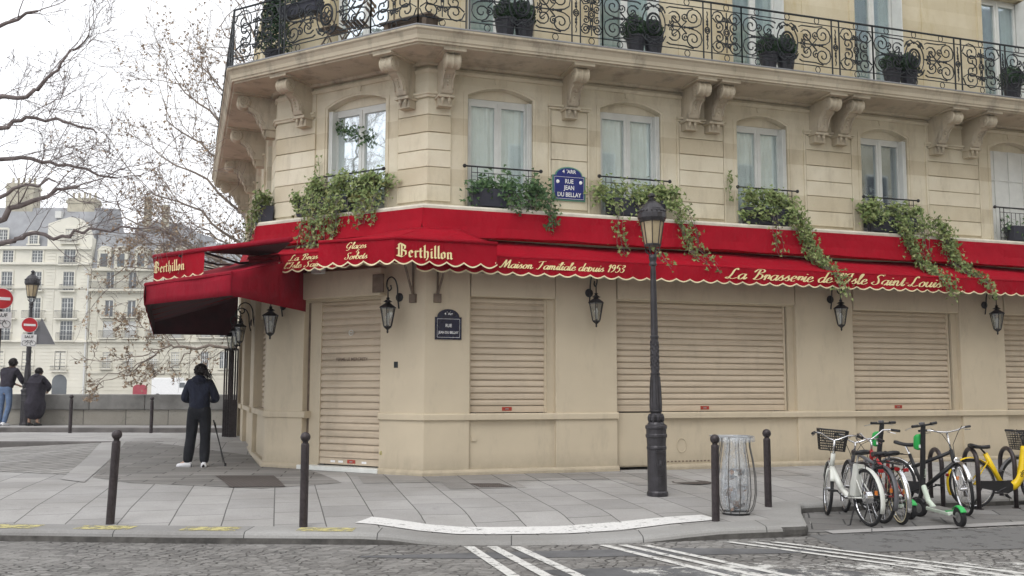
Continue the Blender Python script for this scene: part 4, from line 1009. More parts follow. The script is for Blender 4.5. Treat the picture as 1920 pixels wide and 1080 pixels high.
# ------------------------------------------------------------------ LETTERING
def cat_rom(pts, n=6):
    if len(pts) < 3: return [Vector(p) for p in pts]
    P_ = [Vector(p) for p in pts]; P_ = [P_[0] * 2 - P_[1]] + P_ + [P_[-1] * 2 - P_[-2]]; out = []
    for i in range(1, len(P_) - 2):
        for k in range(n):
            t = k / n; a, b, c, d = P_[i - 1:i + 3]
            out.append(.5 * ((2 * b) + (c - a) * t + (2 * a - 5 * b + 4 * c - d) * t * t + (3 * b - a - 3 * c + d) * t ** 3))
    out.append(P_[-2]); return out
SC = {
 'a': (.95, [[(.72, .85), (.42, 1), (.08, .6), (.14, .1), (.38, 0), (.72, .55)], [(.76, 1), (.68, .3), (.78, 0), (1.0, .35)]]),
 'b': (.85, [[(0, .4), (.3, 1.7), (.2, 2), (.08, 1.6), (.08, .2), (.34, 0), (.66, .4), (.52, .98), (.3, .9)], [(.6, .9), (.9, .9)]]),
 'c': (.8, [[(.62, .8), (.42, 1), (.08, .6), (.14, .1), (.4, 0), (.8, .35)]]),
 'd': (.95, [[(.72, .85), (.42, 1), (.08, .6), (.14, .1), (.38, 0), (.72, .5)], [(.85, 2), (.68, .3), (.78, 0), (1.0, .35)]]),
 'e': (.75, [[(.08, .42), (.5, .62), (.5, .92), (.32, 1), (.08, .6), (.14, .08), (.4, 0), (.78, .35)]]),
 'i': (.45, [[(-.02, .4), (.2, 1), (.12, .25), (.25, 0), (.48, .35)], [(.22, 1.38), (.25, 1.5)]]),
 'l': (.45, [[(-.02, .4), (.36, 1.7), (.26, 2), (.12, 1.6), (.1, .25), (.24, 0), (.48, .35)]]),
 'm': (1.35, [[(-.02, .5), (.16, 1), (.12, 0)], [(.12, .5), (.4, 1), (.52, .75), (.5, 0)], [(.5, .5), (.8, 1), (.94, .75), (.9, .2), (1.02, 0), (1.35, .35)]]),
 'n': (1.0, [[(-.02, .5), (.16, 1), (.12, 0)], [(.12, .5), (.44, 1), (.58, .75), (.54, .2), (.68, 0), (1.0, .35)]]),
 'o': (.85, [[(.4, 1), (.08, .6), (.14, .08), (.4, 0), (.66, .4), (.58, .9), (.38, 1)], [(.6, .85), (.88, .8)]]),
 'p': (.9, [[(-.02, .4), (.16, 1.1), (.08, -.9)], [(.12, .6), (.4, 1), (.64, .6), (.42, 0), (.14, .1)], [(.6, .3), (.9, .35)]]),
 'r': (.7, [[(-.02, .5), (.16, 1), (.12, 0)], [(.12, .55), (.4, 1), (.58, .8)], [(.58, .8), (.5, .3), (.72, .35)]]),
 's': (.7, [[(-.02, .35), (.36, 1.02), (.34, .75), (.5, .35), (.36, .02), (.08, .12)], [(.36, .02), (.72, .35)]]),
 't': (.5, [[(-.02, .4), (.26, 1.6), (.14, .25), (.28, 0), (.5, .35)], [(0, 1.05), (.42, 1.1)]]),
 'u': (.95, [[(-.02, .5), (.14, 1), (.08, .3), (.26, 0), (.6, .5)], [(.68, 1), (.6, .25), (.72, 0), (.95, .35)]]),
 "'": (.3, [[(.2, 2), (.26, 1.75), (.12, 1.5)]]),
 '-': (.5, [[(.05, .6), (.4, .62)]]), ' ': (.55, []),
 'G': (1.5, [[(1.15, 1.6), (.85, 2), (.3, 1.5), (.1, .7), (.5, .2), (1.0, .6), (1.1, 1.0)], [(1.12, 1.05), (1.0, .1), (.6, -.5), (.2, -.3)], [(.2, 1.2), (.6, 1.3)]]),
 'S': (1.2, [[(1.15, 1.75), (.8, 2), (.45, 1.6), (.7, 1.0), (.75, .3), (.35, 0), (0, .3), (.25, .6)], [(.5, 1.9), (1.3, 2.0)]]),
 'M': (1.9, [[(0, .3), (.2, 0), (.5, 1.0), (.75, 2)], [(.75, 2), (.85, 1), (.85, .1)], [(.85, .1), (1.15, 1.1), (1.45, 2)], [(1.45, 2), (1.5, 1), (1.5, .2), (1.65, 0), (1.95, .4)]]),
 'F': (1.3, [[(.1, 1.7), (.5, 1.95), (1.4, 2)], [(.85, 1.95), (.7, .8), (.4, .0), (.05, .1)], [(.4, 1.05), (1.05, 1.1)]]),
 'L': (1.3, [[(1.0, 1.7), (.85, 2), (.6, 1.6), (.5, .8), (.25, .05), (0, .15), (.25, .3), (.7, 0), (1.2, .25)]]),
 'B': (1.4, [[(.1, 1.4), (.4, 1.95), (1.0, 1.95), (1.15, 1.55), (.6, 1.1)], [(.6, 1.1), (1.1, .9), (1.1, .3), (.6, 0), (.2, .2)], [(.65, 1.9), (.55, .8), (.35, 0)]]),
 'I': (1.0, [[(.0, 1.5), (.4, 1.95), (.9, 2)], [(.75, 2), (.65, .9), (.35, 0), (-.05, .15), (.15, .4)], [(.4, 1.1), (.9, 1.1)]]),
 '&': (1.3, [[(1.1, .4), (.6, 0), (.1, .3), (.4, 1.0), (.85, 1.5), (.6, 1.9), (.35, 1.5), (.7, .7), (1.15, .05)]]),
 '1': (.6, [[(.1, 1.4), (.4, 1.9), (.32, 0)]]), '9': (.9, [[(.7, 1.5), (.4, 1.9), (.1, 1.4), (.35, 1.0), (.7, 1.4), (.6, .5), (.2, 0)]]),
 '5': (.9, [[(.8, 1.9), (.3, 1.85), (.22, 1.1), (.6, 1.2), (.75, .6), (.4, 0), (.05, .2)]]), '3': (.9, [[(.15, 1.7), (.5, 1.9), (.65, 1.5), (.3, 1.05), (.7, .7), (.5, .05), (.05, .2)]]),
}
BL = {  # broken-pen letters: straight strokes with a wide slanted nib
 'B': (1.55, [[(.3, 2.0), (.3, .15)], [(.1, 1.75), (.35, 2.05), (.75, 1.9), (1.15, 1.65), (1.1, 1.25), (.75, 1.08)], [(.75, 1.08), (1.25, .85), (1.25, .35), (.8, 0)], [(0, .2), (.35, .1), (.8, 0)], [(.68, 1.9), (.68, .15)], [(0, 1.3), (.3, 1.2)]]),
 'e': (.8, [[(.2, .85), (.2, .2), (.4, .0), (.68, .2)], [(.2, .9), (.4, 1.02), (.62, .78), (.55, .62), (.25, .5)]]),
 'r': (.68, [[(.08, .9), (.25, .98), (.25, .12), (.36, 0)], [(.3, .85), (.45, 1.0), (.62, .88)]]),
 't': (.6, [[(.25, 1.45), (.25, .2), (.4, 0), (.56, .12)], [(.02, 1.0), (.52, 1.0)]]),
 'h': (.95, [[(.12, 1.75), (.25, 1.95), (.25, .12), (.34, 0)], [(.28, .85), (.52, 1.02), (.7, .85), (.7, .1), (.5, -.35)]]),
 'i': (.5, [[(.08, .9), (.25, 1.0), (.25, .12), (.42, .0)], [(.2, 1.4), (.3, 1.3)]]),
 'l': (.48, [[(.1, 1.8), (.25, 1.95), (.25, .15), (.42, .0)]]),
 'o': (.85, [[(.2, .85), (.2, .18), (.42, 0), (.66, .15), (.66, .82), (.42, 1.02), (.2, .85)]]),
 'n': (.98, [[(.08, .9), (.25, 1.0), (.25, .12), (.36, 0)], [(.3, .85), (.52, 1.02), (.7, .85), (.7, .12), (.86, 0)]]),
 ' ': (.5, [])}
def letter_strip(mb, text, o, xd, zd, size, font='script', width=None, bold=1.):
    """ribbons of cloth paint: o = left end of the baseline, size = x-height in metres"""
    G = SC if font == 'script' else BL; adv = sum(G[c][0] for c in text); sx = 1.
    if width: sx = width / (adv * size)
    nn = Vector(xd).cross(Vector(zd)).normalized(); nn = nn if nn.dot(Vector(o) - cam.location) < 0 else -nn
    x = 0.; k = 0
    for ch in text:
        a, strokes = G[ch]
        for st in strokes:
            pts = cat_rom(st, 5) if font == 'script' else [Vector(p) for p in st]
            L, Rr = [], []
            for i, p in enumerate(pts):
                d = pts[min(i + 1, len(pts) - 1)] - pts[max(i - 1, 0)]
                if d.length < 1e-6: d = Vector((0, 1))
                d.normalize()
                if font == 'script':
                    w = (.032 + .085 * abs(d.y) ** 2) * bold; off = Vector((-d.y, d.x)) * w
                else:
                    off = Vector((.12, .085)) * bold
                    if abs(d.cross(off) if hasattr(d, 'cross') and False else d.x * off.y - d.y * off.x) < .05: off = off + Vector((-d.y, d.x)) * .035
                L.append(p + off); Rr.append(p - off)
            rows_ = [[], []]
            for r_, S in ((0, L), (1, Rr)):
                for q in S:
                    X = (x + q.x + (.28 * q.y if font == 'script' else 0)) * size * sx
                    rows_[r_].append(Vector(o) + Vector(xd) * X + Vector(zd) * q.y * size + nn * (.004 + .00025 * (k % 12)))
            mb.grid(rows_); k += 1
        x += a
def sign_text(text, o, xd, zd, size, m, parent, name='lettering', align='CENTER', extr=.0, sx=1., bold=False, nudge=.004):
    cu = bpy.data.curves.new('t', 'FONT'); cu.body = text; cu.size = size; cu.align_x = align; cu.offset = .0 if not bold else size * .018; cu.resolution_u = 3
    ob = bpy.data.objects.new('t', cu); scene.collection.objects.link(ob)
    dg = bpy.context.evaluated_depsgraph_get(); me0 = ob.evaluated_get(dg).to_mesh()
    vs = [v.co.copy() for v in me0.vertices]; fs = [list(p.vertices) for p in me0.polygons]; ob.evaluated_get(dg).to_mesh_clear()
    bpy.data.objects.remove(ob); bpy.data.curves.remove(cu)
    xd = Vector(xd).normalized(); zd = Vector(zd).normalized(); nn = xd.cross(zd); 
    if nn.dot(Vector(o) - cam.location) > 0: nn = -nn
    mb = MB(); mb.add([Vector(o) + xd * v.x * sx + zd * v.y + nn * nudge for v in vs], fs)
    return mb.build(name, m, parent)
# ------------------------------------------------------------------ AWNINGS
Zv = V(0, 0, 1)
def valance(mb, tr, a, b, z0, z1, lobes, depth=.045, wave=.022, seed=0, trim=True, cols=8, zfun=None):
    """hanging cloth strip from plan point a to b, scalloped hem with a cream edging"""
    rnd = random.Random(seed); a = Vector(a); b = Vector(b); d = (b - a); L = d.length; d.normalize(); nn = Vector((-d.y, d.x, 0))
    if nn.dot(a - cam.location) > 0: nn = -nn
    N = lobes * cols; top = []; mid = []; bot = []; hem = []; hb = []
    ph = rnd.random() * 6
    for i in range(N + 1):
        t = i / N; s = (i % cols) / cols
        w = wave * (math.sin(t * L * 3.1 + ph) + .5 * math.sin(t * L * 7.7 + ph * 2))
        low = z0 + depth - depth * math.sin(math.pi * s) if lobes else z0
        p = a + d * L * t
        top.append(p + V(0, 0, z1)); mid.append(p + nn * w * .5 + V(0, 0, (z1 + low) / 2)); bot.append(p + nn * w + V(0, 0, low))
        hem.append(p + nn * (w + .004) + V(0, 0, low + .020)); hb.append(p + nn * (w + .004) + V(0, 0, low - .003))
    mb.grid([top, mid, bot])
    if trim: tr.grid([hem, hb])
def awning(name, label, cat='awning'):
    return thing(name, label, cat, tuple(C1 + V(0, 0, 3.9)))
# main awning along the street and the chamfer
aw = awning('long_awning', 'long red scalloped shop awning running along the street front')
mb = MB()      # the flat cover board under the ledge
NB0, NB1 = .235, .30
def cover(face_specs):
    wv = lambda s, k: .007 * math.sin(s[1] * 2.3 + k) + .005 * math.sin(s[1] * 6.1 + 2 * k)
    rows_ = [[pp(s, NB0, 4.225) for s in face_specs], [pp(s, NB0 + .01 + wv(s, 0), 4.10) for s in face_specs], [pp(s, NB0 + .025 + wv(s, 1), 3.95) for s in face_specs], [pp(s, NB1 + wv(s, 1.4), 3.80 + wv(s, 3) * 1.2) for s in face_specs], [pp(s, NB1 - .06, 3.775) for s in face_specs]]
    mb.grid(rows_)
specs = [('R', T1 * -.3 + .015)] + [('R', .15 * k) for k in range(0, 134)]
cover(specs); g = mb.build('cover', 'red', aw); g.modifiers.new('s', 'SOLIDIFY').thickness = .012
FN, FZ = .66, 3.44       # front bar of the half-retracted awning
mb = MB(); us = [-T1 * .5 + .35 * k for k in range(0, 60)]; us = [u for u in us if u < UEND] + [UEND]
rnd = random.Random(3)
rows_ = []
for j in range(5):
    t = j / 4; r_ = []
    for i, u in enumerate(us):
        sag = -.022 * math.sin(math.pi * t) * (1 + math.sin(u * 2.2)); bulge = .018 * math.sin(u * 1.26 + 1) * (1 - t)
        r_.append(P('R', u, .12 + (FN - .12) * t, 3.76 + bulge + (FZ - 3.76) * t + sag))
    rows_.append(r_)
mb.grid(rows_); cn = mb.build('canopy', 'red', aw, smooth=True); cn.modifiers.new('s', 'SOLIDIFY').thickness = .008
mb = MB(); mb.tube([P('R', -.25, FN, FZ), P('R', UEND, FN, FZ)], .028, 8); mb.build('front_bar', 'red', aw, smooth=True)
mb, tr = MB(), MB()
valance(mb, tr, P('R', -.3, FN + .02), P('R', UEND, FN + .02), 3.145, 3.44, 78, seed=2)
mb.build('valance', 'red', aw, smooth=True); tr.build('trim', 'cream', aw)
lt = MB(); letter_strip(lt, "Maison Familiale depuis 1953", P('R', 1.02, FN + .035, 3.262), dR, Zv, .064, width=2.15, bold=1.1); lt.build('lettering', 'gold', aw); lt = MB()
letter_strip(lt, "La Brasserie de l'Isle Saint-Louis", P('R', 5.06, FN + .035, 3.243), dR, Zv, .092, width=4.55, bold=.98)
lt.build('lettering', 'gold', aw)
# folding arms under it
mb = MB()
for u in (3.0, 6.5, 8.0, 11.2): mb.tube([P('R', u, .0, 3.32), P('R', u + .25, .35, 3.36), P('R', u - .1, FN, 3.40)], .02, 6)
mb.build('folding_arm', 'grey_paint', aw)
mb = MB()
for u0, u1 in ((.6, 6.9), (7.0, 14.0)): fbox(mb, 'R', u0, u1, .0, .12, 3.30, 3.42)
mb.build('roller_case', 'grey_paint', aw)
# chamfer awning
aw2 = awning('chamfer_awning', 'red awning over the shuttered corner door, partly hidden behind the ivy')
mb = MB(); specs = [('G', W + T2 * .3 - .01), ('G', 3.2), ('G', 2.8), ('G', 2.2), ('G', 1.6), ('G', 1.0), ('G', .4), ('G', T1 * -.3 + .015)]
mb.grid([[pp(s, NB0, 4.225) for s in specs], [pp(s, NB0 + .02, 4.03) for s in specs], [pp(s, NB1, 3.85) for s in specs], [pp(s, NB1 - .06, 3.825) for s in specs]]); g = mb.build('cover', 'red', aw2); g.modifiers.new('s', 'SOLIDIFY').thickness = .012
F2N, F2Z = .95, 3.535
mb = MB(); mb.grid([[P('G', u, .12 + (F2N - .12) * t, 3.80 + (F2Z - 3.80) * t - .02 * math.sin(math.pi * t)) for u in (2.95, 2.4, 1.8, 1.2, .6, 0, -.3)] for t in (0, .33, .66, 1)]); g = mb.build('canopy', 'red', aw2, smooth=True); g.modifiers.new('s', 'SOLIDIFY').thickness = .008
mb = MB(); mb.tube([P('G', 2.95, F2N, F2Z), P('G', -.2, F2N, F2Z)], .028, 8); mb.build('front_bar', 'red', aw2, smooth=True)
mb, tr = MB(), MB(); valance(mb, tr, P('G', 2.22, F2N + .02), P('G', -.3, F2N + .02), 3.235, F2Z, 10, seed=5)
valance(mb, tr, P('G', 2.95, F2N + .0), P('G', 2.26, F2N + .0), 3.30, F2Z, 0 or 1, depth=.0, trim=False, seed=6, cols=8)
mb.build('valance', 'red', aw2, smooth=True); tr.build('trim', 'cream', aw2)
lt = MB()
letter_strip(lt, "La Brasserie de", P('G', 2.02, F2N + .03, 3.42), -dG, Zv, .048, width=1.15)
letter_strip(lt, "l'Isle Saint Louis", P('G', 2.12, F2N + .03, 3.30), -dG, Zv, .048, width=1.35); lt.build('lettering', 'gold', aw2)
# projecting corner awning
aw3 = awning('corner_awning', 'bright red projecting corner awning with blackletter and script lettering')
A, Bq, Cq = V(-2.98, 14.83, 0), V(-1.75, 14.31, 0), V(-.23, 14.92, 0)
A2, B2, C2q = P('G', .25, .30), pp('c1', .30, 0), P('R', .50, .30)
ZF, ZW = 3.61, 3.90
def tri_canopy(mb, a, b, a2, b2, zf, zw, n=8, m=5):
    mb.grid([[ (a.lerp(b, i / n)).lerp(a2.lerp(b2, i / n), t / m) + V(0, 0, zf + (zw - zf) * t / m - .02 * math.sin(math.pi * t / m)) for i in range(n + 1)] for t in range(m + 1)])
mb = MB(); tri_canopy(mb, A, Bq, A2, B2, ZF, ZW); tri_canopy(mb, Bq, Cq, B2, C2q, ZF, ZW); g = mb.build('canopy', 'red', aw3, smooth=True); g.modifiers.new('s', 'SOLIDIFY').thickness = .01
mb = MB(); mb.tube([A + V(0, 0, ZF), Bq + V(0, 0, ZF), Cq + V(0, 0, ZF)], .03, 8); mb.build('front_bar', 'red', aw3, smooth=True)
mb, tr = MB(), MB(); valance(mb, tr, A, Bq, 3.21, ZF, 5, .06, seed=8); valance(mb, tr, Bq, Cq, 3.21, ZF, 6, .06, seed=9, wave=.006)
valance(mb, tr, Cq, Cq.lerp(C2q, .35), 3.26, ZF, 1, .04, seed=4); valance(mb, tr, A, A.lerp(A2, .2), 3.26, ZF, 1, .04, seed=3)
mb.build('valance', 'red', aw3, smooth=True); tr.build('trim', 'cream', aw3)
e = (Cq - Bq).normalized(); e0 = (Bq - A).normalized()
off = V(e.y, -e.x, 0) * .014; off0 = V(e0.y, -e0.x, 0) * .022
lt = MB(); letter_strip(lt, "Berthillon", Bq + e * .03 + off + V(0, 0, 3.325), e, Zv, .098, 'black', width=.88)
lt.build('lettering', 'gold', aw3)
lt = MB()
for tx, x, z, w_ in (("Glaces", .50, 3.475, .36), ("&", .68, 3.415, .06), ("Sorbets", .48, 3.315, .40)): letter_strip(lt, tx, A + e0 * x + off0 + V(0, 0, z), e0, Zv, .05 if tx != '&' else .025, width=w_)
lt.build('lettering', 'gold', aw3)
mb = MB()
for f, u in (('G', .22), ('R', .20)):
    a = P(f, u, .03, 2.84)
    tgt = V(-1.72, 14.9, 3.52) if f == 'G' else P('R', .28, .45, 3.5)
    mb.tube([a + V(0, 0, .0), a + V(0, 0, .75)], .018, 5); mb.tube([a + V(0, 0, .02), tgt], .02, 5)
    fbox(mb, f, u - .06, u + .06, 0, .05, 2.74, 2.88)
mb.build('support_arm', 'wood', aw3)
# terrace awning on the quay front
aw4 = awning('terrace_awning', 'wide dark red terrace awning reaching out over the quay side')
b_, c_, d_ = V(-4.05, 13.95, 0), V(-5.92, 15.6, 0), V(-9.05, 24.5, 0); a_ = P('G', 2.52, .02)
zb, zt = 2.70, 3.03
mb = MB()
def panel(p, q, z0, z1, z0b=None, z1b=None, n=8, w=.02, sd=0):
    z0b = z0 if z0b is None else z0b; z1b = z1 if z1b is None else z1b
    d = (q - p).normalized(); nn = V(-d.y, d.x, 0)
    mb.grid([[p.lerp(q, i / n) + nn * w * math.sin(i * 1.3 + sd) * math.sin(math.pi * j / 3 * .8 + .3) + V(0, 0, (z0 + (z0b - z0) * i / n) * (1 - j / 3) + (z1 + (z1b - z1) * i / n) * j / 3) for i in range(n + 1)] for j in range(4)])
panel(a_, b_, 2.68, 3.62, zb, zt); panel(b_, c_, zb, zt, sd=1); panel(c_, d_, zb, zt, n=30, sd=2)
dw = P('L', 8.3, .1); 
mb.build('valance', 'darkred', aw4, smooth=True).modifiers.new('s', 'SOLIDIFY').thickness = .008
mb = MB(); panel(d_, dw, 2.70, 3.06, 2.7, 3.75); mb.build('end_cloth', 'painted_shade', aw4)  # far end panel, its shade put into the dark colour
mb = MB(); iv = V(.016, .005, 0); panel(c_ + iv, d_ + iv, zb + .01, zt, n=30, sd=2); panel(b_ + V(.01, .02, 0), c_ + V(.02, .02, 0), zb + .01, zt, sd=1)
tri_canopy(mb, b_, c_, P('G', 2.9, .22), pp('c2', .22, 0), zt - .03, 3.62); tri_canopy(mb, c_, d_, pp('c2', .22, 0), P('L', 8.3, .2), zt - .03, 3.62, 16); mb.build('painted_shade', 'painted_shade', aw4)  # dark sheets added inside the cloth to paint the shade under it
mb = MB(); w1 = P('G', 2.9, .22, 3.66); w2 = pp('c2', .22, 3.66); w3 = P('L', 8.3, .2, 3.66)
z_ = V(0, 0, zt)
tri_canopy(mb, b_, c_, P('G', 2.9, .22), pp('c2', .22, 0), zt, 3.66); tri_canopy(mb, c_, d_, pp('c2', .22, 0), P('L', 8.3, .2), zt, 3.66, 16)
mb.add([b_ + z_, P('G', 2.5, .1, 3.64), P('G', 2.9, .22, 3.66)], [(0, 1, 2)])
mb.build('canopy', 'darkred', aw4, smooth=True).modifiers.new('s', 'SOLIDIFY').thickness = .008
mb = MB(); mb.tube([b_ + z_, c_ + z_, d_ + z_], .03, 6)
for k in range(6):
    p = c_.lerp(d_, (k + .3) / 6); mb.tube([p + V(0, 0, zt - .03), P('L', .3 + 8 * k / 6, .2, 3.60)], .016, 4)
mb.build('frame', 'darkred', aw4)
# name board awning above it, frame showing
aw5 = awning('side_awning', 'short red awning with blackletter name and bare frame bar above the terrace awning')
p0, pm, p1 = V(-5.98, 16.1, 0), V(-4.86, 15.22, 0), V(-3.25, 14.12, 0)
mb, tr = MB(), MB(); valance(mb, tr, p0, pm, 3.13, 3.54, 5, .045, seed=11); valance(mb, tr, p0, V(-6.35, 17.2, 0), 3.13, 3.54, 3, .045, seed=12)
mb.build('valance', 'red', aw5, smooth=True); tr.build('trim', 'cream', aw5)
mb = MB(); mb.tube([V(-6.35, 17.2, 3.55), p0 + V(0, 0, 3.55), pm + V(0, 0, 3.55), p1 + V(0, 0, 3.55)], .04, 8); mb.build('front_bar', 'darkred', aw5, smooth=True)
e5 = (pm - p0).normalized(); lt = MB(); letter_strip(lt, "Berthillon", p0 + e5 * .03 + V(e5.y, -e5.x, 0) * .014 + V(0, 0, 3.27), e5, Zv, .092, 'black', width=.88); lt.build('lettering', 'gold', aw5)
mb = MB(); mb.grid([[(pm + V(0, 0, 3.53)).lerp(p1 + V(0, 0, 3.53), i / 4) for i in range(5)], [(P('G', 3.45, .25, 3.72)).lerp(P('G', 2.3, .95, 3.60), i / 4) for i in range(5)]])
mb.build('canopy', 'darkred', aw5).modifiers.new('s', 'SOLIDIFY').thickness = .01
mb = MB(); mb.grid([[(pm + V(0, 0, 3.50)).lerp(p1 + V(0, 0, 3.50), i / 4) for i in range(5)], [(P('G', 3.45, .25, 3.69)).lerp(P('G', 2.3, .95, 3.57), i / 4) for i in range(5)]]); mb.build('painted_shade', 'painted_shade', aw5)  # added dark sheet, painted shade below this canopy
mb = MB(); mb.tube([p0 + V(.1, 0, 3.52), P('L', 1.6, .1, 3.5)], .018, 5); mb.tube([V(-5.4, 15.6, 3.5), V(-4.9, 16.1, 3.42), P('L', .5, .1, 3.6)], .02, 5); mb.tube([pm + V(0, 0, 3.5), V(-4.5, 15.9, 3.42), P('G', 3.3, .1, 3.6)], .02, 5)
mb.tube([V(-5.72, 15.9, 3.16), V(-5.72, 15.9, 3.03)], .014, 5)
mb.build('folding_arm', 'black', aw5)
mb = MB(); sp = [('L', LEND)] + [('L', 8 - k) for k in range(0, 8)] + [('L', -T2 * .3 + .01)]
mb.grid([[pp(s, NB0, 4.225) for s in sp], [pp(s, NB0 + .02, 4.0) for s in sp], [pp(s, NB1, 3.80) for s in sp]]); g = mb.build('cover', 'red', aw5); g.modifiers.new('s', 'SOLIDIFY').thickness = .012
# ------------------------------------------------------------------ STREET NAME PLATES
def plate(face, u, z, w, h, arch, n, ground, border, lines, top, label, fnt=.1, flowers=False):
    o = P(face, u, n, z); xd = dR
    t = thing('street_name_sign', label, 'street sign', tuple(o))
    def outl(g, zz0=0.):
        pts = [(-w / 2 + g, g), (w / 2 - g, g), (w / 2 - g, h - g * .2)]
        k = 10; aw_ = w * .42 - g
        for i in range(k + 1): pts.append((aw_ * math.cos(math.pi * i / k), h + (arch - g) * math.sin(math.pi * i / k)))
        pts.append((-w / 2 + g, h - g * .2)); return pts
    for g, nn_, m_, nm in ((0, .018, border, 'border'), (.022, .026, ground, 'plate')):
        mb = MB(); q = outl(g); mb.prism([o + xd * a - nR * .0 + V(0, 0, b) for a, b in q], [o + xd * a + nR * nn_ + V(0, 0, b) for a, b in q]); mb.build(nm, m_, t)
    mb = MB(); L = outl(.036)[:3]
    fr = [(-w / 2 + .035, .035), (w / 2 - .035, .035), (w / 2 - .035, h - .03), (-w / 2 + .035, h - .03)]
    mb.tube([o + xd * a + nR * .027 + V(0, 0, b) for a, b in fr], .004, 4, closed=True); mb.build('edge_line', 'sign_white', t)
    for tx, zz, s in lines: sign_text(tx, o + nR * .028 + V(0, 0, zz), xd, Zv, s, 'sign_white', t, bold=True, sx=.82 if s > .06 else .78)
    sign_text(top[0], o + nR * .028 + V(0, 0, top[1]), xd, Zv, top[2], 'sign_white', t, bold=True)
    if flowers:
        mb = MB()
        for s in (-1, 1): mb.xf = None; mb.sphere(o + xd * s * w * .35 + nR * .028 + V(0, 0, h - .115), .032, 10, 6, (1, .3, 1))
        mb.build('rosette', 'sign_white', t)
    return t
plate('R', 2.505, 4.55, .60, .44, .15, -.066, 'sign_blue', 'sign_green', [('RUE', .30, .105), ('JEAN', .19, .105), ('DU BELLAY', .07, .105)], ('4  ARR', .475, .085), 'blue enamel street name plate with green border beside the second upstairs window', flowers=True)
sign_text('e   t', P('R', 2.53, -.066 + .028, 5.075), dR, Zv, .04, 'sign_white', None, name='x') if False else None
plate('R', .385, 2.15, .44, .36, .13, .004, 'sign_black', 'sign_black', [('RUE', .20, .072), ('JEAN DU BELLAY', .095, .056)], ('4  Arr', .395, .055), 'dark blue street name plate low on the beige corner pier')
sign_text('e     t', P('R', .385, .034, 2.585), dR, Zv, .03, 'sign_white', bld, name='superscript')
sign_text('e     t', P('R', 2.505, -.036, 5.07), dR, Zv, .045, 'sign_white', bld, name='superscript')
sign_text('FERME LE MERCREDI', P('G', 1.58, -.112, 1.83), -dG, Zv, .075, 'wood', ds, bold=True)
# ------------------------------------------------------------------ WALL LANTERNS
def wall_lantern(face, u, label, z=3.05, plate_side=1):
    o, d, nn = FR[face]
    p = P(face, u, 0, z); ang = math.atan2(nn.y, nn.x)
    t = thing('wall_lantern', label, 'wall lantern', tuple(p), ang, 'iron carriage lanterns on the restaurant walls'); t.scale = (1.15, 1.15, 1.15)
    mb = MB(); mb.lathe([(.05, 0), (.05, .012), (.03, .03)], 12)
    mb = MB(); mb.sphere((.012, 0, 0), .065, 10, 6, (.35, 1, 1)); mb.build('wall_plate', 'iron', t, local=True)
    pts = [(.02, 0, -.16), (.05, 0, 0), (.06, 0, .13), (.11, 0, .235), (.20, 0, .27), (.285, 0, .22), (.30, 0, .13), (.25, 0, .075), (.20, 0, .11), (.215, 0, .155)]
    pp_ = []
    for a in range(len(pts) - 1):
        pp_ += [Vector(pts[a]).lerp(Vector(pts[a + 1]), .0), Vector(pts[a]).lerp(Vector(pts[a + 1]), .5)]
    mb = MB(); mb.tube([Vector(q) for q in cat_rom(pts, 4)], .011, 6); mb.tube([(.27, 0, .12), (.27, 0, -.02)], .009, 5); mb.build('bracket_arm', 'iron', t, local=True, smooth=True)
    c = (.27, 0, -.02)
    mb = MB(); mb.lathe([(.012, .0), (.03, -.01), (.018, -.03), (.055, -.055), (.07, -.06), (.03, -.075), (.115, -.13), (.125, -.14), (.125, -.15), (.02, -.145)], 6, c, phase=R(30))
    mb.build('cap', 'iron', t, local=True)
    mb = MB()
    for k in range(6):
        a = R(30 + 60 * k); mb.tube([(c[0] + .108 * math.cos(a), .108 * math.sin(a), c[2] - .15), (c[0] + .06 * math.cos(a), .06 * math.sin(a), c[2] - .40)], .006, 4)
        b2 = R(90 + 60 * k); mb.tube([(c[0] + .108 * math.cos(a), .108 * math.sin(a), c[2] - .22), (c[0] + .108 * math.cos(b2), .108 * math.sin(b2), c[2] - .22)], .003, 4) if False else None
    mb.lathe([(.06, -.40), (.06, -.415), (.015, -.45), (.012, -.47), (.018, -.48), (.004, -.50)], 6, c, phase=R(30))
    mb.build('cage', 'iron', t, local=True)
    mb = MB(); mb.lathe([(.055, -.40), (.103, -.152)], 6, c, phase=R(30), cap=False); mb.build('pane', 'lamp_glass', t, local=True)
    mb = MB(); mb.lathe([(.018, -.38), (.02, -.30), (.03, -.27), (.012, -.22)], 8, c); mb.build('bulb', 'sign_white', t, local=True, smooth=True)
wall_lantern('G', .50, 'black iron lantern between the corner door and the corner edge', 2.84)
wall_lantern('R', 2.84, 'black iron lantern right of the first street shutter, left of the lamp post', 2.98)
wall_lantern('R', 7.68, 'black iron lantern between the widest and the third shutter', 3.02)
wall_lantern('R', 11.28, 'black iron lantern nearest the right edge of the photo', 3.02)
for u, l in ((.1, 'iron lantern under the terrace awning, nearest the corner door'), (2.95, 'iron lantern in the row under the terrace awning, second from the corner'), (4.2, 'iron lantern in the row under the terrace awning, third from the corner'), (6.5, 'iron lantern low at the far end of the row under the terrace awning')):
    wall_lantern('L' if u > .2 else 'G', u if u > .2 else 3.05, l, 2.80 if u < 3 else 2.78)
mb = MB(); fbox(mb, 'G', 1.88, 2.08, .25, .38, 3.28, 3.42); o = mb.build('flood_lamp', 'white_frame'); tag(o, 'small white floodlight under the chamfer awning over the door', 'floodlight')
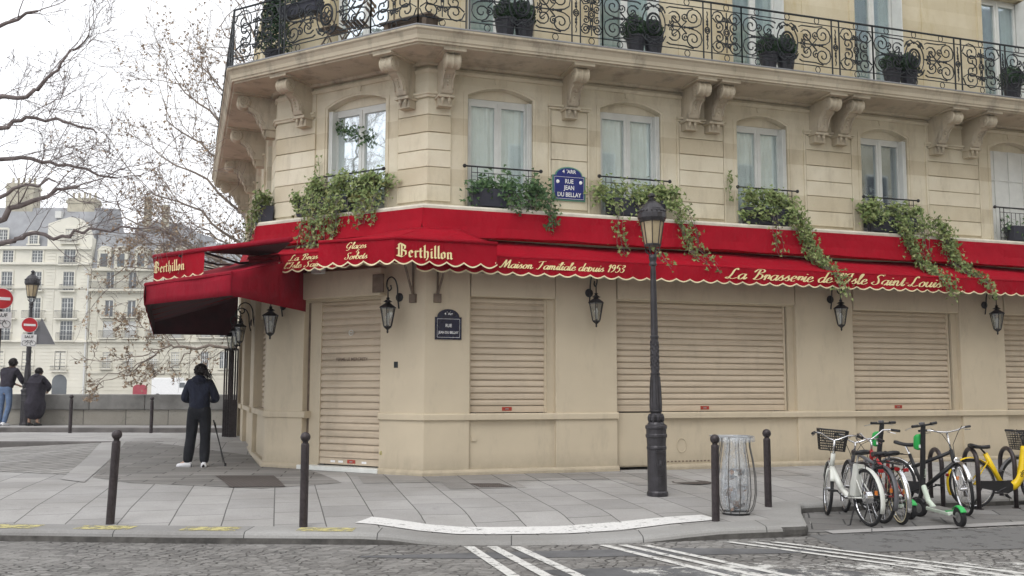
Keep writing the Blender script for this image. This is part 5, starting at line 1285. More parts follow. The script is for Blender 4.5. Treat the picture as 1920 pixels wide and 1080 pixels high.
# folded terrace screens at the quay end
t = thing('folding_screen', 'tall folded dark brown terrace screen at the quay end of the building', 'screen', tuple(P('L', 8.1, .3)))
for k in range(4):
    mb = MB(); u = 7.9 + .1 * k; n0 = .06 + .05 * k
    for a, b in ((n0, n0 + .04), (n0 + .15, n0 + .19)): fbox(mb, 'L', u, u + .04, a, b, 0.02, 2.35)
    for z in (.03, 1.0, 2.30): fbox(mb, 'L', u, u + .04, n0 + .04, n0 + .15, z, z + .06)
    fbox(mb, 'L', u + .015, u + .025, n0 + .04, n0 + .15, .09, 1.0)
    mb.build('panel', 'bollard', t)
# ------------------------------------------------------------------ IVY PLANTERS ON THE LEDGE
def ivy_box(face, u0, u1, label, seed, m='ivy', box=(0, 1), height=.42, strands=(), leaves=1500, over=.1, boxm='planter', zt=5.02):
    """trough on the ledge, heap of leaves, strands (u, length, sway, density)"""
    rnd = random.Random(seed); c = (u0 + u1) / 2; o = P(face, c, .08, 4.33)
    t = thing('ivy_planter', label, 'planter', tuple(o), 0, 'planters of trailing ivy at the first-floor windows')
    w = u1 - u0; a, b = u0 + w * box[0], u0 + w * box[1]
    mb = MB(); q = [P(face, a + .04, .16, 4.33), P(face, b - .04, .16, 4.33), P(face, b - .04, -.04, 4.33), P(face, a + .04, -.04, 4.33)]
    q2 = [P(face, a, .20, 4.62), P(face, b, .20, 4.62), P(face, b, -.06, 4.62), P(face, a, -.06, 4.62)]; mb.prism(q, q2); mb.build('box', boxm, t, bevel=.01)
    mb = MB(); up_ = FR[face][2] + V(0, 0, .8)
    cl = [(rnd.uniform(u0, u1), rnd.uniform(-.02, .22), rnd.uniform(4.46, 4.50 + height), rnd.uniform(.05, .13)) for _ in range(30)]
    for _ in range(int(leaves * .72)):
        uu, n, z, r = cl[rnd.randrange(len(cl))]
        mb.leaf(P(face, uu + rnd.gauss(0, r), n + rnd.gauss(0, r * .6), z + rnd.gauss(0, r * .8)), rnd.uniform(.045, .10), rnd, up_)
    st = MB()
    for (u, ln, sway, dens_) in strands:
        x, n, z = u, .22, 4.55; pts = []; ph = rnd.random() * 6
        k = int(ln / .05)
        for i in range(k):
            pts.append(P(face, x, n, z)); x += sway * .05 + .012 * math.sin(i * .5 + ph)
            # clear the awning while falling: drop out over the cover and the canopy's slope
            lim = .33 if z > 3.82 else (.36 + (3.80 - z) * 1.02 if z > 3.44 else .80)
            n = max(n, min(n + .05, lim)); z -= .05 * (1 if n < lim - .06 or z < 3.44 or z > 3.82 else .8)
        if len(pts) > 2: st.tube(pts, .004, 3)
        for i, p in enumerate(pts):
            f = 1 - .5 * i / max(1, k)
            for _ in range(max(1, int(dens_ * f * 2))):
                s = .055 * f + .02
                mb.leaf(p + V(rnd.gauss(0, s), rnd.gauss(0, s), rnd.gauss(0, s)), rnd.uniform(.035, .08), rnd, FR[face][2])
    mb.build('ivy', m, t); 
    if st.v: st.build('stem', 'bark', t)
def bundle(u, ln, sway, dens_, k, spread, rnd=random.Random(12)):
    return [(u + rnd.uniform(-spread, spread), ln * rnd.uniform(.65, 1.), sway + rnd.uniform(-.06, .06), dens_) for _ in range(k)]
ivy_box('G', .82, 2.75, 'big tangle of trailing ivy at the window over the corner door', 21, height=.38, leaves=3300, box=(.35, .97),
        strands=bundle(2.0, 1.05, .08, 2.2, 16, .45) + bundle(1.1, .62, .0, 2.2, 9, .3) + bundle(2.2, 1.35, .03, 1.4, 5, .2))
ivy_box('R', .72, 1.95, 'dark glossy ivy spilling right from a black trough right of the corner', 22, 'ivy_dark', (0, .55), .28, bundle(1.55, .45, .1, 2.4, 6, .25) + bundle(1.98, .72, .12, 2, 5, .06), 1100)
ivy_box('R', 3.02, 4.45, 'bright green ivy trough directly behind the street lamp head', 23, 'ivy', (.1, .85), .34, bundle(3.3, 1.15, .03, .9, 4, .12) + bundle(3.6, 1.45, .25, 1.2, 4, .15) + bundle(4.35, 1.35, .28, 1.6, 6, .08) + bundle(4.6, 1.6, .3, 1.0, 3, .05), 1700)
ivy_box('R', 5.78, 7.0, 'rounded green ivy trough with one long tail falling right across the lettering', 24, 'ivy', (.05, .8), .38, bundle(6.80, 1.75, .40, 2.6, 11, .12) + bundle(6.3, 1.0, .12, .9, 3, .1), 1800)
ivy_box('R', 8.42, 10.0, 'widest ivy trough with two long leafy tails hanging over the awning', 25, 'ivy', (.1, .75), .36, bundle(9.15, 1.75, .42, 2.6, 11, .16) + bundle(9.95, 1.75, .50, 2.6, 11, .14) + bundle(9.5, 1.0, .2, .8, 4, .2), 2400)
ivy_box('R', 11.85, 12.9, 'sparse grassy plant in dark trough at the right edge of the photo', 26, 'ivy_dark', (0.08, 1), .22, [], 260)
ivy_box('L', -.05, 1.3, 'green ivy bush round the corner on the quay front ledge', 27, 'ivy', (0, 1), .36, bundle(.4, .8, .1, 2, 8, .5), 1700)
# small sprigs growing on the stone
def sprig(face, u, z, n, ln, label, seed, k=34, spread=.05):
    rnd = random.Random(seed); mb = MB()
    pts = [P(face, u + .02 * math.sin(i), n, z + ln * i / 8) for i in range(9)]; mb.tube(pts, .004, 3)
    for _ in range(k): q = rnd.random(); mb.leaf(P(face, u + rnd.gauss(0, spread), n + .02 + rnd.random() * .04, z + ln * q), .06, rnd, FR[face][2])
    o = mb.build('ivy_sprig', 'ivy'); tag(o, label, 'ivy')
sprig('R', 5.62, 4.75, -.05, .55, 'small ivy sprig climbing the stone left of the third upstairs window', 31)
sprig('G', 2.36, 4.72, -.06, .7, 'thin ivy runner on the jamb of the window over the door', 32, 26, .04)
mb = MB(); rnd = random.Random(33)
for _ in range(90): q = rnd.random(); mb.leaf(P('G', 2.15 - q * .85, -.25 + rnd.gauss(0, .03), 5.92 - .3 * q + rnd.gauss(0, .07)), .07, rnd, nG)
mb.tube([P('G', 2.15 - q * .1, -.25, 5.92 - .035 * q) for q in range(9)], .004, 3); tag(mb.build('ivy_sprig', 'ivy_dark'), 'ivy strand hanging across the top of the window over the door', 'ivy')
# ------------------------------------------------------------------ STREET LAMP
def lamp_post(label, loc, lean=0., s=1.):
    t = thing('street_lamp', label, 'street lamp', loc, R(14)); t.rotation_euler = (0, R(lean), R(14)); t.scale = (s, s, s)
    mb = MB(); mb.lathe([(.145, 0), (.145, .05), (.132, .07), (.130, .62), (.138, .64), (.138, .66), (.130, .68), (.135, .78), (.148, .80), (.148, .83), (.138, .84), (.140, .90), (.152, .92), (.150, .95), (.12, .97), (.105, 1.0)], 20)
    for k in range(8):
        a = k * math.pi / 4; mb.sphere((.085 * math.cos(a), .085 * math.sin(a), 1.05), .042, 6, 5, (1, 1, 1.6))
    mb.lathe([(.075, .98), (.085, 1.1), (.07, 1.12), (.085, 1.14), (.09, 1.16), (.07, 1.18)], 16)
    mb.build('base', 'lamp_iron', t, local=True, smooth=False, bevel=.004)
    mb = MB(); mb.box(-.055, .055, -.142, -.12, .28, .58); mb.box(-.07, .07, -.148, -.12, .57, .60); mb.box(-.06, .06, -.150, -.12, .60, .625); mb.box(-.03, .03, -.148, -.13, .36, .52)
    mb.sphere((0, -.14, .44), .035, 8, 6, (1, .5, 1.4)); mb.build('access_door', 'lamp_iron', t, local=True, bevel=.004)
    mb = MB(); mb.lathe([(.085, 1.17), (.088, 1.22), (.075, 1.45), (.062, 1.64), (.068, 1.65), (.068, 1.67), (.055, 1.68), (.052, 2.15), (.060, 2.16), (.060, 2.18), (.050, 2.19), (.044, 2.6), (.038, 2.95), (.036, 3.16), (.055, 3.17), (.055, 3.19), (.045, 3.22), (.058, 3.28), (.05, 3.32)], 16)
    for k in range(10):
        a = k * math.pi / 5; mb.tube([(.073 * math.cos(a) * q, .073 * math.sin(a) * q, z) for q, z in ((1.1, 1.22), (1.0, 1.45), (.84, 1.62))], .010, 4)
        mb.tube([(.043 * math.cos(a) * q, .043 * math.sin(a) * q, z) for q, z in ((1.1, 2.22), (.95, 2.6), (.82, 3.1))], .006, 4)
    rnd = random.Random(1)
    for k in range(60):
        a = k * 2.4; z = 1.72 + (k / 60) * .40; mb.sphere((.052 * math.cos(a), .052 * math.sin(a), z), .016, 5, 4, (1, 1, 1.8))
    mb.build('shaft', 'lamp_iron', t, local=True)
    mb = MB()
    for k in range(4):
        a = R(45) + k * math.pi / 2; c, s_ = math.cos(a), math.sin(a)
        mb.tube([(.02 * c, .02 * s_, 3.30), (.10 * c, .10 * s_, 3.37), (.105 * c, .105 * s_, 3.42), (.11 * c, .11 * s_, 3.46)], .010, 5)
    mb.lathe([(.112, 3.44), (.12, 3.45), (.12, 3.465), (.105, 3.475)], 8, phase=R(22.5))
    for k in range(8):
        a = R(22.5) + k * math.pi / 4; mb.tube([(.112 * math.cos(a), .112 * math.sin(a), 3.465), (.165 * math.cos(a), .165 * math.sin(a), 3.80)], .007, 4)
    mb.build('cage', 'lamp_iron', t, local=True)
    mb = MB(); mb.lathe([(.105, 3.475), (.158, 3.79)], 8, phase=R(22.5), cap=False); mb.build('pane', 'amber_glass', t, local=True)
    mb = MB(); mb.lathe([(.15, 3.78), (.178, 3.79), (.19, 3.82), (.20, 3.835), (.20, 3.90), (.19, 3.915), (.175, 3.92), (.165, 3.97), (.12, 4.03), (.07, 4.07), (.055, 4.08), (.06, 4.095), (.03, 4.11), (.032, 4.13), (.055, 4.145), (.055, 4.165), (.03, 4.18), (.012, 4.20)], 16)
    for k in range(16):
        a = k * math.pi / 8; mb.sphere((.185 * math.cos(a), .185 * math.sin(a), 3.93), .018, 5, 4, (1, 1, 1.2))
    mb.build('cap', 'lamp_iron', t, local=True)
    return t
lamp_post('dark grey cast iron street lamp with frosted lantern standing before the widest shutter', (1.995, 13.48, Zs(1.995, 13.48)), -.45)
far_lamp = lamp_post('old street lamp on the far quay beside the no entry signs', (-14.12, 28.42, .255), 0, 1.08)
# ------------------------------------------------------------------ BOLLARDS
def bollard(label, x, y, h=1.0, lean=(0, 0), z=None):
    z = Zs(x, y) if z is None else z
    t = thing('bollard', label, 'bollard', (x, y, z - .01)); t['group'] = 'dark ball-topped bollards along the kerbs'
    t.rotation_euler = (R(lean[0]), R(lean[1]), 0); k = h / 1.0
    mb = MB(); mb.lathe([(.046, 0), (.046, .865 * k), (.042, .88 * k), (.030, .887 * k), (.032, .905 * k)], 16); mb.build('post', 'bollard', t, local=True, smooth=False)
    mb = MB(); mb.sphere((0, 0, .948 * k), .056, 16, 10); mb.build('ball', 'bollard', t, local=True, smooth=True)
bollard('leaning dark bollard nearest the left edge of the front kerb', -4.43, 10.92, 1.04, (0, 2.0))
bollard('dark bollard on the front kerb before the corner door', -2.26, 10.75, 1.03, (0, 0))
bollard('dark bollard touching the left side of the wire litter bin', 2.34, 11.33, .99, (0, .4))
bollard('dark bollard between the litter bin and the bicycles', 3.277, 12.6, .99, (0, 0))
bollard('far bollard in front of the person in the long coat', -11.118 * 1.07, 26.4, 1.05, (0, 0), .125)
bollard('far bollard between the couple and the woman in black', -9.75, 26.5, 1.0, (0, 0), .125)
bollard('far bollard by the left edge, before the man in jeans', -13.95, 26.5, 1.02, (0, 0), .125)
# ------------------------------------------------------------------ LITTER BIN
bx, by = 2.70, 11.88; bz = Zs(bx, by)
MT['dark_steel'] = mat('dark_steel', (.16, .155, .15), .45, .7, .2, 9)
t = thing('litter_bin', 'wire street bin holding a clear plastic bag of rubbish', 'litter bin', (bx, by, bz))
def bin_r(z): return [(.02, .155), (.06, .19), (.12, .215), (.25, .238), (.45, .235), (.65, .208), (.80, .178), (.90, .175), (.925, .205)]
BR = [(z, r * 1.04) for z, r in bin_r(0)]
for k in range(18):
    if k % 1 == 0:
        a = 2 * math.pi * k / 18
mb = MB()
for k in range(11):
    a = 2 * math.pi * (k + .25) / 11; mb.tube([(r * math.cos(a), r * math.sin(a), z) for z, r in BR], .0065, 5)
mb.build('wire', 'dark_steel', t, local=True)
mb = MB()
for z, r in ((.03, .165), (.925, .205)): mb.tube([(r * math.cos(a), r * math.sin(a), z) for a in [i * math.pi / 12 for i in range(24)]], .010, 6, closed=True)
mb.build('ring', 'steel', t, local=True)
mb = MB(); mb.lathe([(.16, 0), (.16, .025), (.02, .03)], 20); mb.build('base', 'black', t, local=True)
mb = MB(); mb.tube([(-.02, -.0, .93), (-.29, -.02, .935)], .012, 5); mb.box(-.30, -.17, -.05, .03, .925, .94); mb.build('lid', 'steel', t, local=True)
def bag_mat():
    m, nt, b = _nt('clear_plastic_bag'); out = nt.nodes['Material Output']
    b.inputs['Base Color'].default_value = (.62, .66, .70, 1); b.inputs['Roughness'].default_value = .12; b.inputs['Specular IOR Level'].default_value = .9
    v = tc(nt, (1, 1, .5)); n = noise(nt, v, 14, 5, .7); bump(nt, b, n, 1.0, .04)
    nt.links.new(ramp(nt, noise(nt, tc(nt, (1, 1, .6)), 9, 5, .7), [(.34, (.12,) * 3), (.68, (.60,) * 3)]), b.inputs['Alpha']); return m
MT['bag'] = bag_mat()
rnd = random.Random(5); mb = MB(); prof = [(.10, .035), (.15, .07), (.178, .2), (.172, .4), (.15, .6), (.125, .78), (.14, .90), (.205, .935), (.222, .925), (.230, .88), (.226, .86)]
pts = []; seg = 28
mb.grid([[((r + .012 * math.sin(5 * a + z * 9) + .008 * math.sin(11 * a - z * 17)) * math.cos(a), (r + .012 * math.sin(5 * a + z * 9) + .008 * math.sin(11 * a - z * 17)) * math.sin(a), z) for a in [2 * math.pi * k / seg for k in range(seg + 1)]] for r, z in prof])
mb.build('bag', 'bag', t, local=True, smooth=True)
MT['paper'] = mat('paper_scraps', (.66, .66, .64), .8, var=.15, vs=30); MT['card'] = mat('cardboard_scraps', (.22, .13, .08), .8, var=.3, vs=20); MT['newsprint'] = mat('newsprint', (.30, .31, .33), .8, var=.6, vs=60)
mb = MB()
for i in range(80):
    mb.cur = rnd.choice((0, 0, 1, 2, 2)) if i > 36 else rnd.choice((1, 1, 2))
    a = rnd.random() * 6.28; r = .115 * rnd.random() ** .5; z = .06 + .007 * i * (1 if i < 40 else 1.25) 
    if i > 66: z = .45 + rnd.random() * .12
    s = rnd.uniform(.03, .07); n = Vector((rnd.gauss(0, 1), rnd.gauss(0, 1), rnd.gauss(0, 1))).normalized(); A_ = n.orthogonal().normalized(); B_ = n.cross(A_); c = Vector((r * math.cos(a), r * math.sin(a), min(z, .5)))
    mb.add([c - A_ * s, c + B_ * s * .7 + n * .01, c + A_ * s, c - B_ * s * .7 - n * .012], [(0, 1, 2, 3)])
mb.build('rubbish', ['paper', 'card', 'newsprint'], t, local=True)
# ------------------------------------------------------------------ BICYCLES
def wheel(parent, name, M, r=.335, rim='chrome', tyre='rubber', spokes=28, hub=.02, tw=.021, side=None, hubm='chrome'):
    mb = MB(M); mb.tube([((r - .034) * math.cos(a), 0, (r - .034) * math.sin(a)) for a in [2 * math.pi * k / 32 for k in range(32)]], .011, 6, closed=True)
    for k in range(spokes):
        a = 2 * math.pi * k / spokes; b = a + (.5 if k % 2 else -.5); mb.tube([(.018 * math.cos(b), (.025 if k % 4 < 2 else -.025), .018 * math.sin(b)), ((r - .036) * math.cos(a), 0, (r - .036) * math.sin(a))], .0013, 3, cap=False)
    w = mb.build(name, rim, parent, local=True, smooth=False)
    mb = MB(M); mb.tube([((r - tw * .9) * math.cos(a), 0, (r - tw * .9) * math.sin(a)) for a in [2 * math.pi * k / 40 for k in range(40)]], tw, 10, closed=True); mb.build('tyre', tyre, w, local=True, smooth=True)
    mb = MB(M @ Matrix.Rotation(R(90), 4, 'X')); mb.lathe([(hub * .6, -.05), (hub, -.035), (hub, .035), (hub * .6, .05)], 16); mb.build('hub', hubm, w, local=True)
    return w
def arc_pts(c, r, a0, a1, n=14, y=0.): return [(c[0] + r * math.cos(R(a0 + (a1 - a0) * i / n)), y, c[1] + r * math.sin(R(a0 + (a1 - a0) * i / n))) for i in range(n + 1)]
def fender(parent, xf, c, r, a0, a1, m, w=.028, name='mudguard'):
    mb = MB(xf); P_ = arc_pts(c, r, a0, a1, 16)
    mb.grid([[(p[0], yy, p[2] + 0) if False else (c[0] + (r - dr) * math.cos(math.atan2(p[2] - c[1], p[0] - c[0])), yy, c[1] + (r - dr) * math.sin(math.atan2(p[2] - c[1], p[0] - c[0]))) for p in P_] for yy, dr in ((-w, .012), (-w * .6, .003), (0, 0), (w * .6, .003), (w, .012))])
    o = mb.build(name, m, parent, local=True, smooth=True); o.modifiers.new('s', 'SOLIDIFY').thickness = .003; return o
MT['rear_red'] = mat('rear_light_red', (.28, .012, .015), .2)
def bicycle(label, x, y, head, z=-.235, lean=0., steer=0., frame='white_paint', style='step', r=.335, wb=1.05, fork='chrome', fend='chrome', basket=None, rack=True, bars='city', saddle_h=.88, bar_h=1.02, battery=None, light=None, hubmotor=False, rim='chrome', tyre='rubber', lamp=True, chain='black', bar_m='chrome', fr=.021, wall=None):
    t = thing('bicycle', label, 'bicycle', (x, y, z)); t.rotation_euler = (R(lean), 0, head); t['group'] = 'bicycles parked at the rack'
    I = Matrix.Identity(4); rw = (0, r); fw = (wb, r); bb = (.44, .29)
    hb = (wb - .19, .62); ht = (wb - .255, .83 if style != 'step' else .80); st = (.22, .70 if style == 'step' else .74)
    ax = Vector((ht[0] - hb[0], 0, ht[1] - hb[1])).normalized()
    SM = Matrix.Translation(Vector((hb[0], 0, hb[1]))) @ Matrix.Rotation(R(steer), 4, ax) @ Matrix.Translation(-Vector((hb[0], 0, hb[1])))
    w1 = wheel(t, 'rear_wheel', Matrix.Translation((rw[0], 0, rw[1])), r, rim, tyre, hub=.075 if hubmotor else .022)
    w2 = wheel(t, 'front_wheel', SM @ Matrix.Translation((fw[0], 0, fw[1])), r, rim, tyre)
    if wall:
        mb = MB()
        for w_, c in ((w1, rw),):
            for yy in (-.016, .016): mb.tube([(c[0] + (r - .030) * math.cos(a), yy, c[1] + (r - .030) * math.sin(a)) for a in [2 * math.pi * k / 36 for k in range(36)]], .007, 5, closed=True)
        mb.build('tyre_wall', wall, w1, local=True, smooth=True)
    mb = MB()
    T = lambda a, b, rr=fr, n=8: mb.tube([(a[0], 0, a[1]), (b[0], 0, b[1])], rr, n)
    if style == 'step':
        T(hb, (.62, .36), fr * 1.45); T((.62, .36), bb, fr * 1.4)
    elif style == 'swoop':
        mb.tube([Vector((p[0], 0, p[1])) for p in [(q.x, q.y) for q in cat_rom([(ht[0] + .01, ht[1]), (wb - .33, .50), (.60, .31), (.44, .33)], 6)]], fr * 1.7, 8)
    else: T((hb[0] - .01, hb[1] + .04), bb, fr * 1.2); T((ht[0], ht[1] - .03), (st[0] + .02, st[1] - .04 if style == 'diamond' else .55), fr)
    T(bb, st); T(hb, ht, fr * 1.1)
    for s in (-1, 1):
        mb.tube([(rw[0], .06 * s, rw[1]), (bb[0] - .04, .035 * s, bb[1])], .011, 6); mb.tube([(rw[0], .06 * s, rw[1]), (st[0] + .04, .02 * s, st[1] - .08)], .009, 6)
    mb.build('frame', frame, t, local=True, smooth=True)
    mb = MB(); mb.tube([(st[0], 0, st[1]), (st[0] - .07, 0, saddle_h)], .013, 6); mb.build('seat_post', 'chrome' if frame != 'yellow_paint' else 'black', t, local=True)
    sc = (st[0] - .08, saddle_h); mb = MB(); rows_ = []
    for i in range(11):
        q = i / 10; xx = sc[0] - .12 + .27 * q; w = (.078 * (1 - q) ** .8 + .020) * (1 if q > .08 else .8); zz = sc[1] + .035 + .02 * (1 - q) * (1 - q) - .012 * math.sin(q * 3.14)
        rows_.append([(xx, -w, zz - .045), (xx, -w * 1.0, zz - .012), (xx, -w * .6, zz), (xx, 0, zz + .004), (xx, w * .6, zz), (xx, w, zz - .012), (xx, w, zz - .045)])
    mb.grid(rows_); o = mb.build('saddle', 'black', t, local=True, smooth=True); o.modifiers.new('s', 'SOLIDIFY').thickness = -.045
    mb = MB(SM)
    cr = (hb[0] + .012, hb[1] - .03)
    mb.tube([(cr[0], -.05, cr[1] + .0), (cr[0], .05, cr[1])], .014, 6)
    for s in (-1, 1): mb.tube([(cr[0], .045 * s, cr[1]), (cr[0] + .06, .05 * s, cr[1] - .10), (fw[0], .052 * s, fw[1])], [.014, .013, .008], 6)
    mb.build('fork', fork, t, local=True, smooth=True)
    top = Vector((ht[0], 0, ht[1])) + ax * (bar_h - ht[1]) * .9
    mb = MB(SM); mb.tube([(ht[0], 0, ht[1]), top], .013, 6); mb.tube([top, top + V(.05, 0, .015)], .016, 6)
    if bars == 'city': hp = [(.05, 0, .015), (.06, .06, .03), (.03, .17, .09), (-.05, .25, .10), (-.17, .29, .085)]
    elif bars == 'flat': hp = [(.05, 0, .015), (.05, .12, .03), (.02, .22, .06), (-.06, .31, .06)]
    else: hp = [(.05, 0, .015), (.02, .08, .06), (-.04, .16, .13), (-.08, .22, .13), (-.20, .27, .11)]
    H1 = [top + Vector(q) for q in reversed(hp)] + [top + V(q[0], -q[1], q[2]) for q in hp[1:]]
    mb.tube(H1, .011, 6); hbar = mb.build('handlebar', bar_m, t, local=True, smooth=True)
    for s in (-1, 1):
        e = top + V(hp[-1][0], hp[-1][1] * s, hp[-1][2]); e0 = top + V(hp[-2][0], hp[-2][1] * s, hp[-2][2]); d = (e - e0).normalized()
        mb = MB(SM); mb.tube([e - d * .09, e + d * .03], .017, 8); mb.build('grip', 'black', hbar, local=True)
        mb = MB(SM); mb.tube([e0 + V(.0, 0, -.01), e0 + V(.04, 0, -.03), e + V(.05, 0, -.035)], .006, 4); mb.build('brake_lever', 'chrome', hbar, local=True)
    mb = MB(SM)
    for s in (-1, 1): mb.tube([Vector(q) for q in cat_rom([tuple(top + V(hp[-2][0], hp[-2][1] * s, hp[-2][2]))[::1][:2] + (0,) if False else (top.x + .1, top.z + .05), (top.x + .16, top.z - .06), (top.x + .10, top.z - .2), (hb[0] + .05, hb[1] + .04)], 3)] and [(top.x + .02, .2 * s, top.z + .08), (top.x + .13, .1 * s, top.z + .0), (top.x + .12, .02 * s, top.z - .15), (hb[0] + .05, 0, hb[1] + .06)], .004, 4)
    mb.build('brake_cable', 'black', t, local=True)
    mb = MB(Matrix.Translation((bb[0], 0, bb[1])) @ Matrix.Rotation(R(90), 4, 'X')); mb.lathe([(.02, -.07), (.02, .07)], 10)
    mb.lathe([(.095, .045), (.095, .05), (.03, .052)], 20); cs = mb.build('crankset', 'chrome', t, local=True)
    for s, a in ((1, 25), (-1, 205)):
        mb = MB(); p = (bb[0] + .17 * math.cos(R(a)), .09 * s, bb[1] + .17 * math.sin(R(a))); mb.tube([(bb[0], .075 * s, bb[1]), (p[0], .085 * s, p[2])], .010, 5); mb.cbox((p[0], p[1] + .045 * s, p[2]), (.09, .09, .022)); mb.build('pedal', 'black', cs, local=True)
    if chain:
        cg = [(rw[0] + .02, r - .045), (bb[0] + .02, bb[1] - .085), (bb[0] + .09, bb[1] - .05), (bb[0] + .10, bb[1] + .03), (bb[0] + .05, bb[1] + .085), (rw[0] + .02, r + .04)]; mb = MB(); mb.prism([(a_, -.062, c_) for a_, c_ in cg], [(a_, -.080, c_) for a_, c_ in cg]); mb.build('chain_guard', chain, t, local=True)
    if fend:
        fender(t, None, rw, r + .022, 20, 205, fend); fender(t, SM, fw, r + .022, 20, 160 if steer else 165, fend)
        mb = MB(SM)
        for s in (-1, 1): mb.tube([(fw[0], .05 * s, fw[1]), (fw[0] + (r + .02) * math.cos(R(25)), .03 * s, fw[1] + (r + .02) * math.sin(R(25)))], .004, 4)
        mb.build('mudguard_stay', 'steel', t, local=True)
    if rack:
        mb = MB(); zt = r + .40
        for s in (-1, 1):
            mb.tube([(.16, .05 * s, zt + .0), (-.30, .06 * s, zt), (-.33, .03 * s, zt)], .006, 5)
            mb.tube([(rw[0], .07 * s, rw[1]), (-.12, .06 * s, zt)], .005, 4)
        for k in range(4): mb.tube([(.1 - .12 * k, -.055, zt), (.1 - .12 * k, .055, zt)], .004, 4)
        mb.build('rear_rack', 'black' if rack is True else rack, t, local=True)
    mb = MB(); mb.cbox((-.345, 0, r + .34 if rack else r + .12), (.025, .06, .04)); mb.build('rear_light', 'rear_red', t, local=True, bevel=.006)
    mb = MB(); mb.cbox((.0, 0, 0), (.02, .05, .05)); 
    m2 = MB()
    for a in (40, 160, 280): m2.cbox((rw[0] + .22 * math.cos(R(a)), 0, rw[1] + .22 * math.sin(R(a))), (.05, .012, .05)) if a == 160 else None
    m2.build('reflector', 'orange', w1, local=True)
    mb = MB(); mb.tube([(.18, .05, .30), (.10, .19, .015), (.10, .24, .0)], .010, 5); mb.build('kickstand', 'black', t, local=True)
    if lamp:
        mb = MB(SM @ Matrix.Translation((hb[0] + .10, 0, hb[1] + .08)) @ Matrix.Rotation(R(90), 4, 'Y')); mb.lathe([(.02, -.05), (.035, -.01), (.04, .02), (.03, .025)], 12); mb.build('headlight', 'chrome', t, local=True)
    if battery:
        mb = MB(); mb.prism([(.24, -.045, .32), (.36, -.045, .32), (.36, .045, .32), (.24, .045, .32)], [(.10, -.045, .72), (.22, -.045, .72), (.22, .045, .72), (.10, .045, .72)]); mb.build('battery_pack', battery, t, local=True, bevel=.012)
    if basket:
        bs = MB(SM); c = top + V(.22, 0, .02); q = []
        for i in range(9):
            h = i / 8
            ring_ = [(c.x - .10 - .03 * h, -.15 - .03 * h, c.z - .14 + .26 * h), (c.x + .10 + .04 * h, -.15 - .03 * h, c.z - .14 + .26 * h), (c.x + .10 + .04 * h, .15 + .03 * h, c.z - .14 + .26 * h), (c.x - .10 - .03 * h, .15 + .03 * h, c.z - .14 + .26 * h)]
            bs.tube(ring_, .0045 if i < 8 else .008, 3 if i < 8 else 5, closed=True)
        for k in range(14):
            f = k / 13
            for (xa, ya, xb, yb, xc, yc, xd_, yd) in ((-.10, -.15 + .3 * f, 0, 0, -.13, -.18 + .36 * f, 0, 0), (.10, -.15 + .3 * f, 0, 0, .14, -.18 + .36 * f, 0, 0)): bs.tube([(c.x + xa, ya, c.z - .14), (c.x + xc, yc, c.z + .12)], .0045, 3)
            if k % 2 == 0:
                for s in (-1, 1): bs.tube([(c.x - .10 + .2 * f, .15 * s, c.z - .14), (c.x - .13 + .27 * f, .18 * s, c.z + .12)], .0045, 3)
            bs.tube([(c.x - .10, -.15 + .3 * f, c.z - .14), (c.x + .10, -.15 + .3 * f, c.z - .14)], .0045, 3)
        bs.build('basket', 'black', t, local=True)
    if frame == 'yellow_paint':
        M = t.matrix_basis; rt = M.to_3x3(); ax_ = (rt @ V(.18, 0, .33)).normalized(); up_ = (rt @ V(-.33, 0, .18)).normalized(); sign_text('ofo', M @ V(.715, -.052, .46), ax_, up_, .075, 'black', t, name='lettering', bold=True)
    return t
def hd(dx, dy): return math.atan2(dy, dx)
bicycle('white electric bicycle with dark wire basket, leftmost at the bike rack', 4.24, 11.72, hd(-.16, 1.05), lean=-2, steer=-20, frame='white_paint', battery='white_paint', basket=True, hubmotor=True, fend='white_paint', fork='white_paint', saddle_h=.84, bar_h=.98, fr=.026)
bicycle('grey bicycle with red rear light squeezed right beside the white electric one', 4.50, 12.0, hd(-.10, 1.05), lean=3, steer=-14, frame='grey_paint', fend='grey_paint', rack=True, saddle_h=.80, bar_h=.92, style='diamond', lamp=False)
bicycle('red bicycle with cream-walled rear tyre between the white one and the scooter', 4.68, 11.88, hd(.03, 1.05), lean=-4, steer=12, frame='red_paint', wall='cream', saddle_h=.82, bar_h=.96, style='mid', fend='chrome', bars='up')
bicycle('black bicycle with silver handlebar and silver fork, front wheel turned outwards', 5.22, 13.55, hd(.62, -.82), lean=-9, steer=-46, frame='black', style='mid', fend='chrome', saddle_h=.86, bar_h=1.08, bars='flat', chain='black', rack=True, wb=1.06, fr=.024, fork='chrome')
bicycle('yellow step-through hire bicycle at the right edge of the rack', 6.28, 13.42, hd(1, .08), lean=-3, steer=-12, frame='yellow_paint', style='swoop', fend='yellow_paint', fork='yellow_paint', rack=False, saddle_h=.82, bar_h=1.0, bars='flat', bar_m='black', chain='black', fr=.034, lamp=False)
bicycle('dark bicycle with blue frame and basket behind the yellow one, cut by the right edge', 8.26, 14.0, hd(-1, -.06), lean=3, steer=8, frame='blue_paint', style='step', fend='grey_paint', basket=True, rack=False, saddle_h=.85, bar_h=.90, bar_m='black', bars='flat', lamp=False)
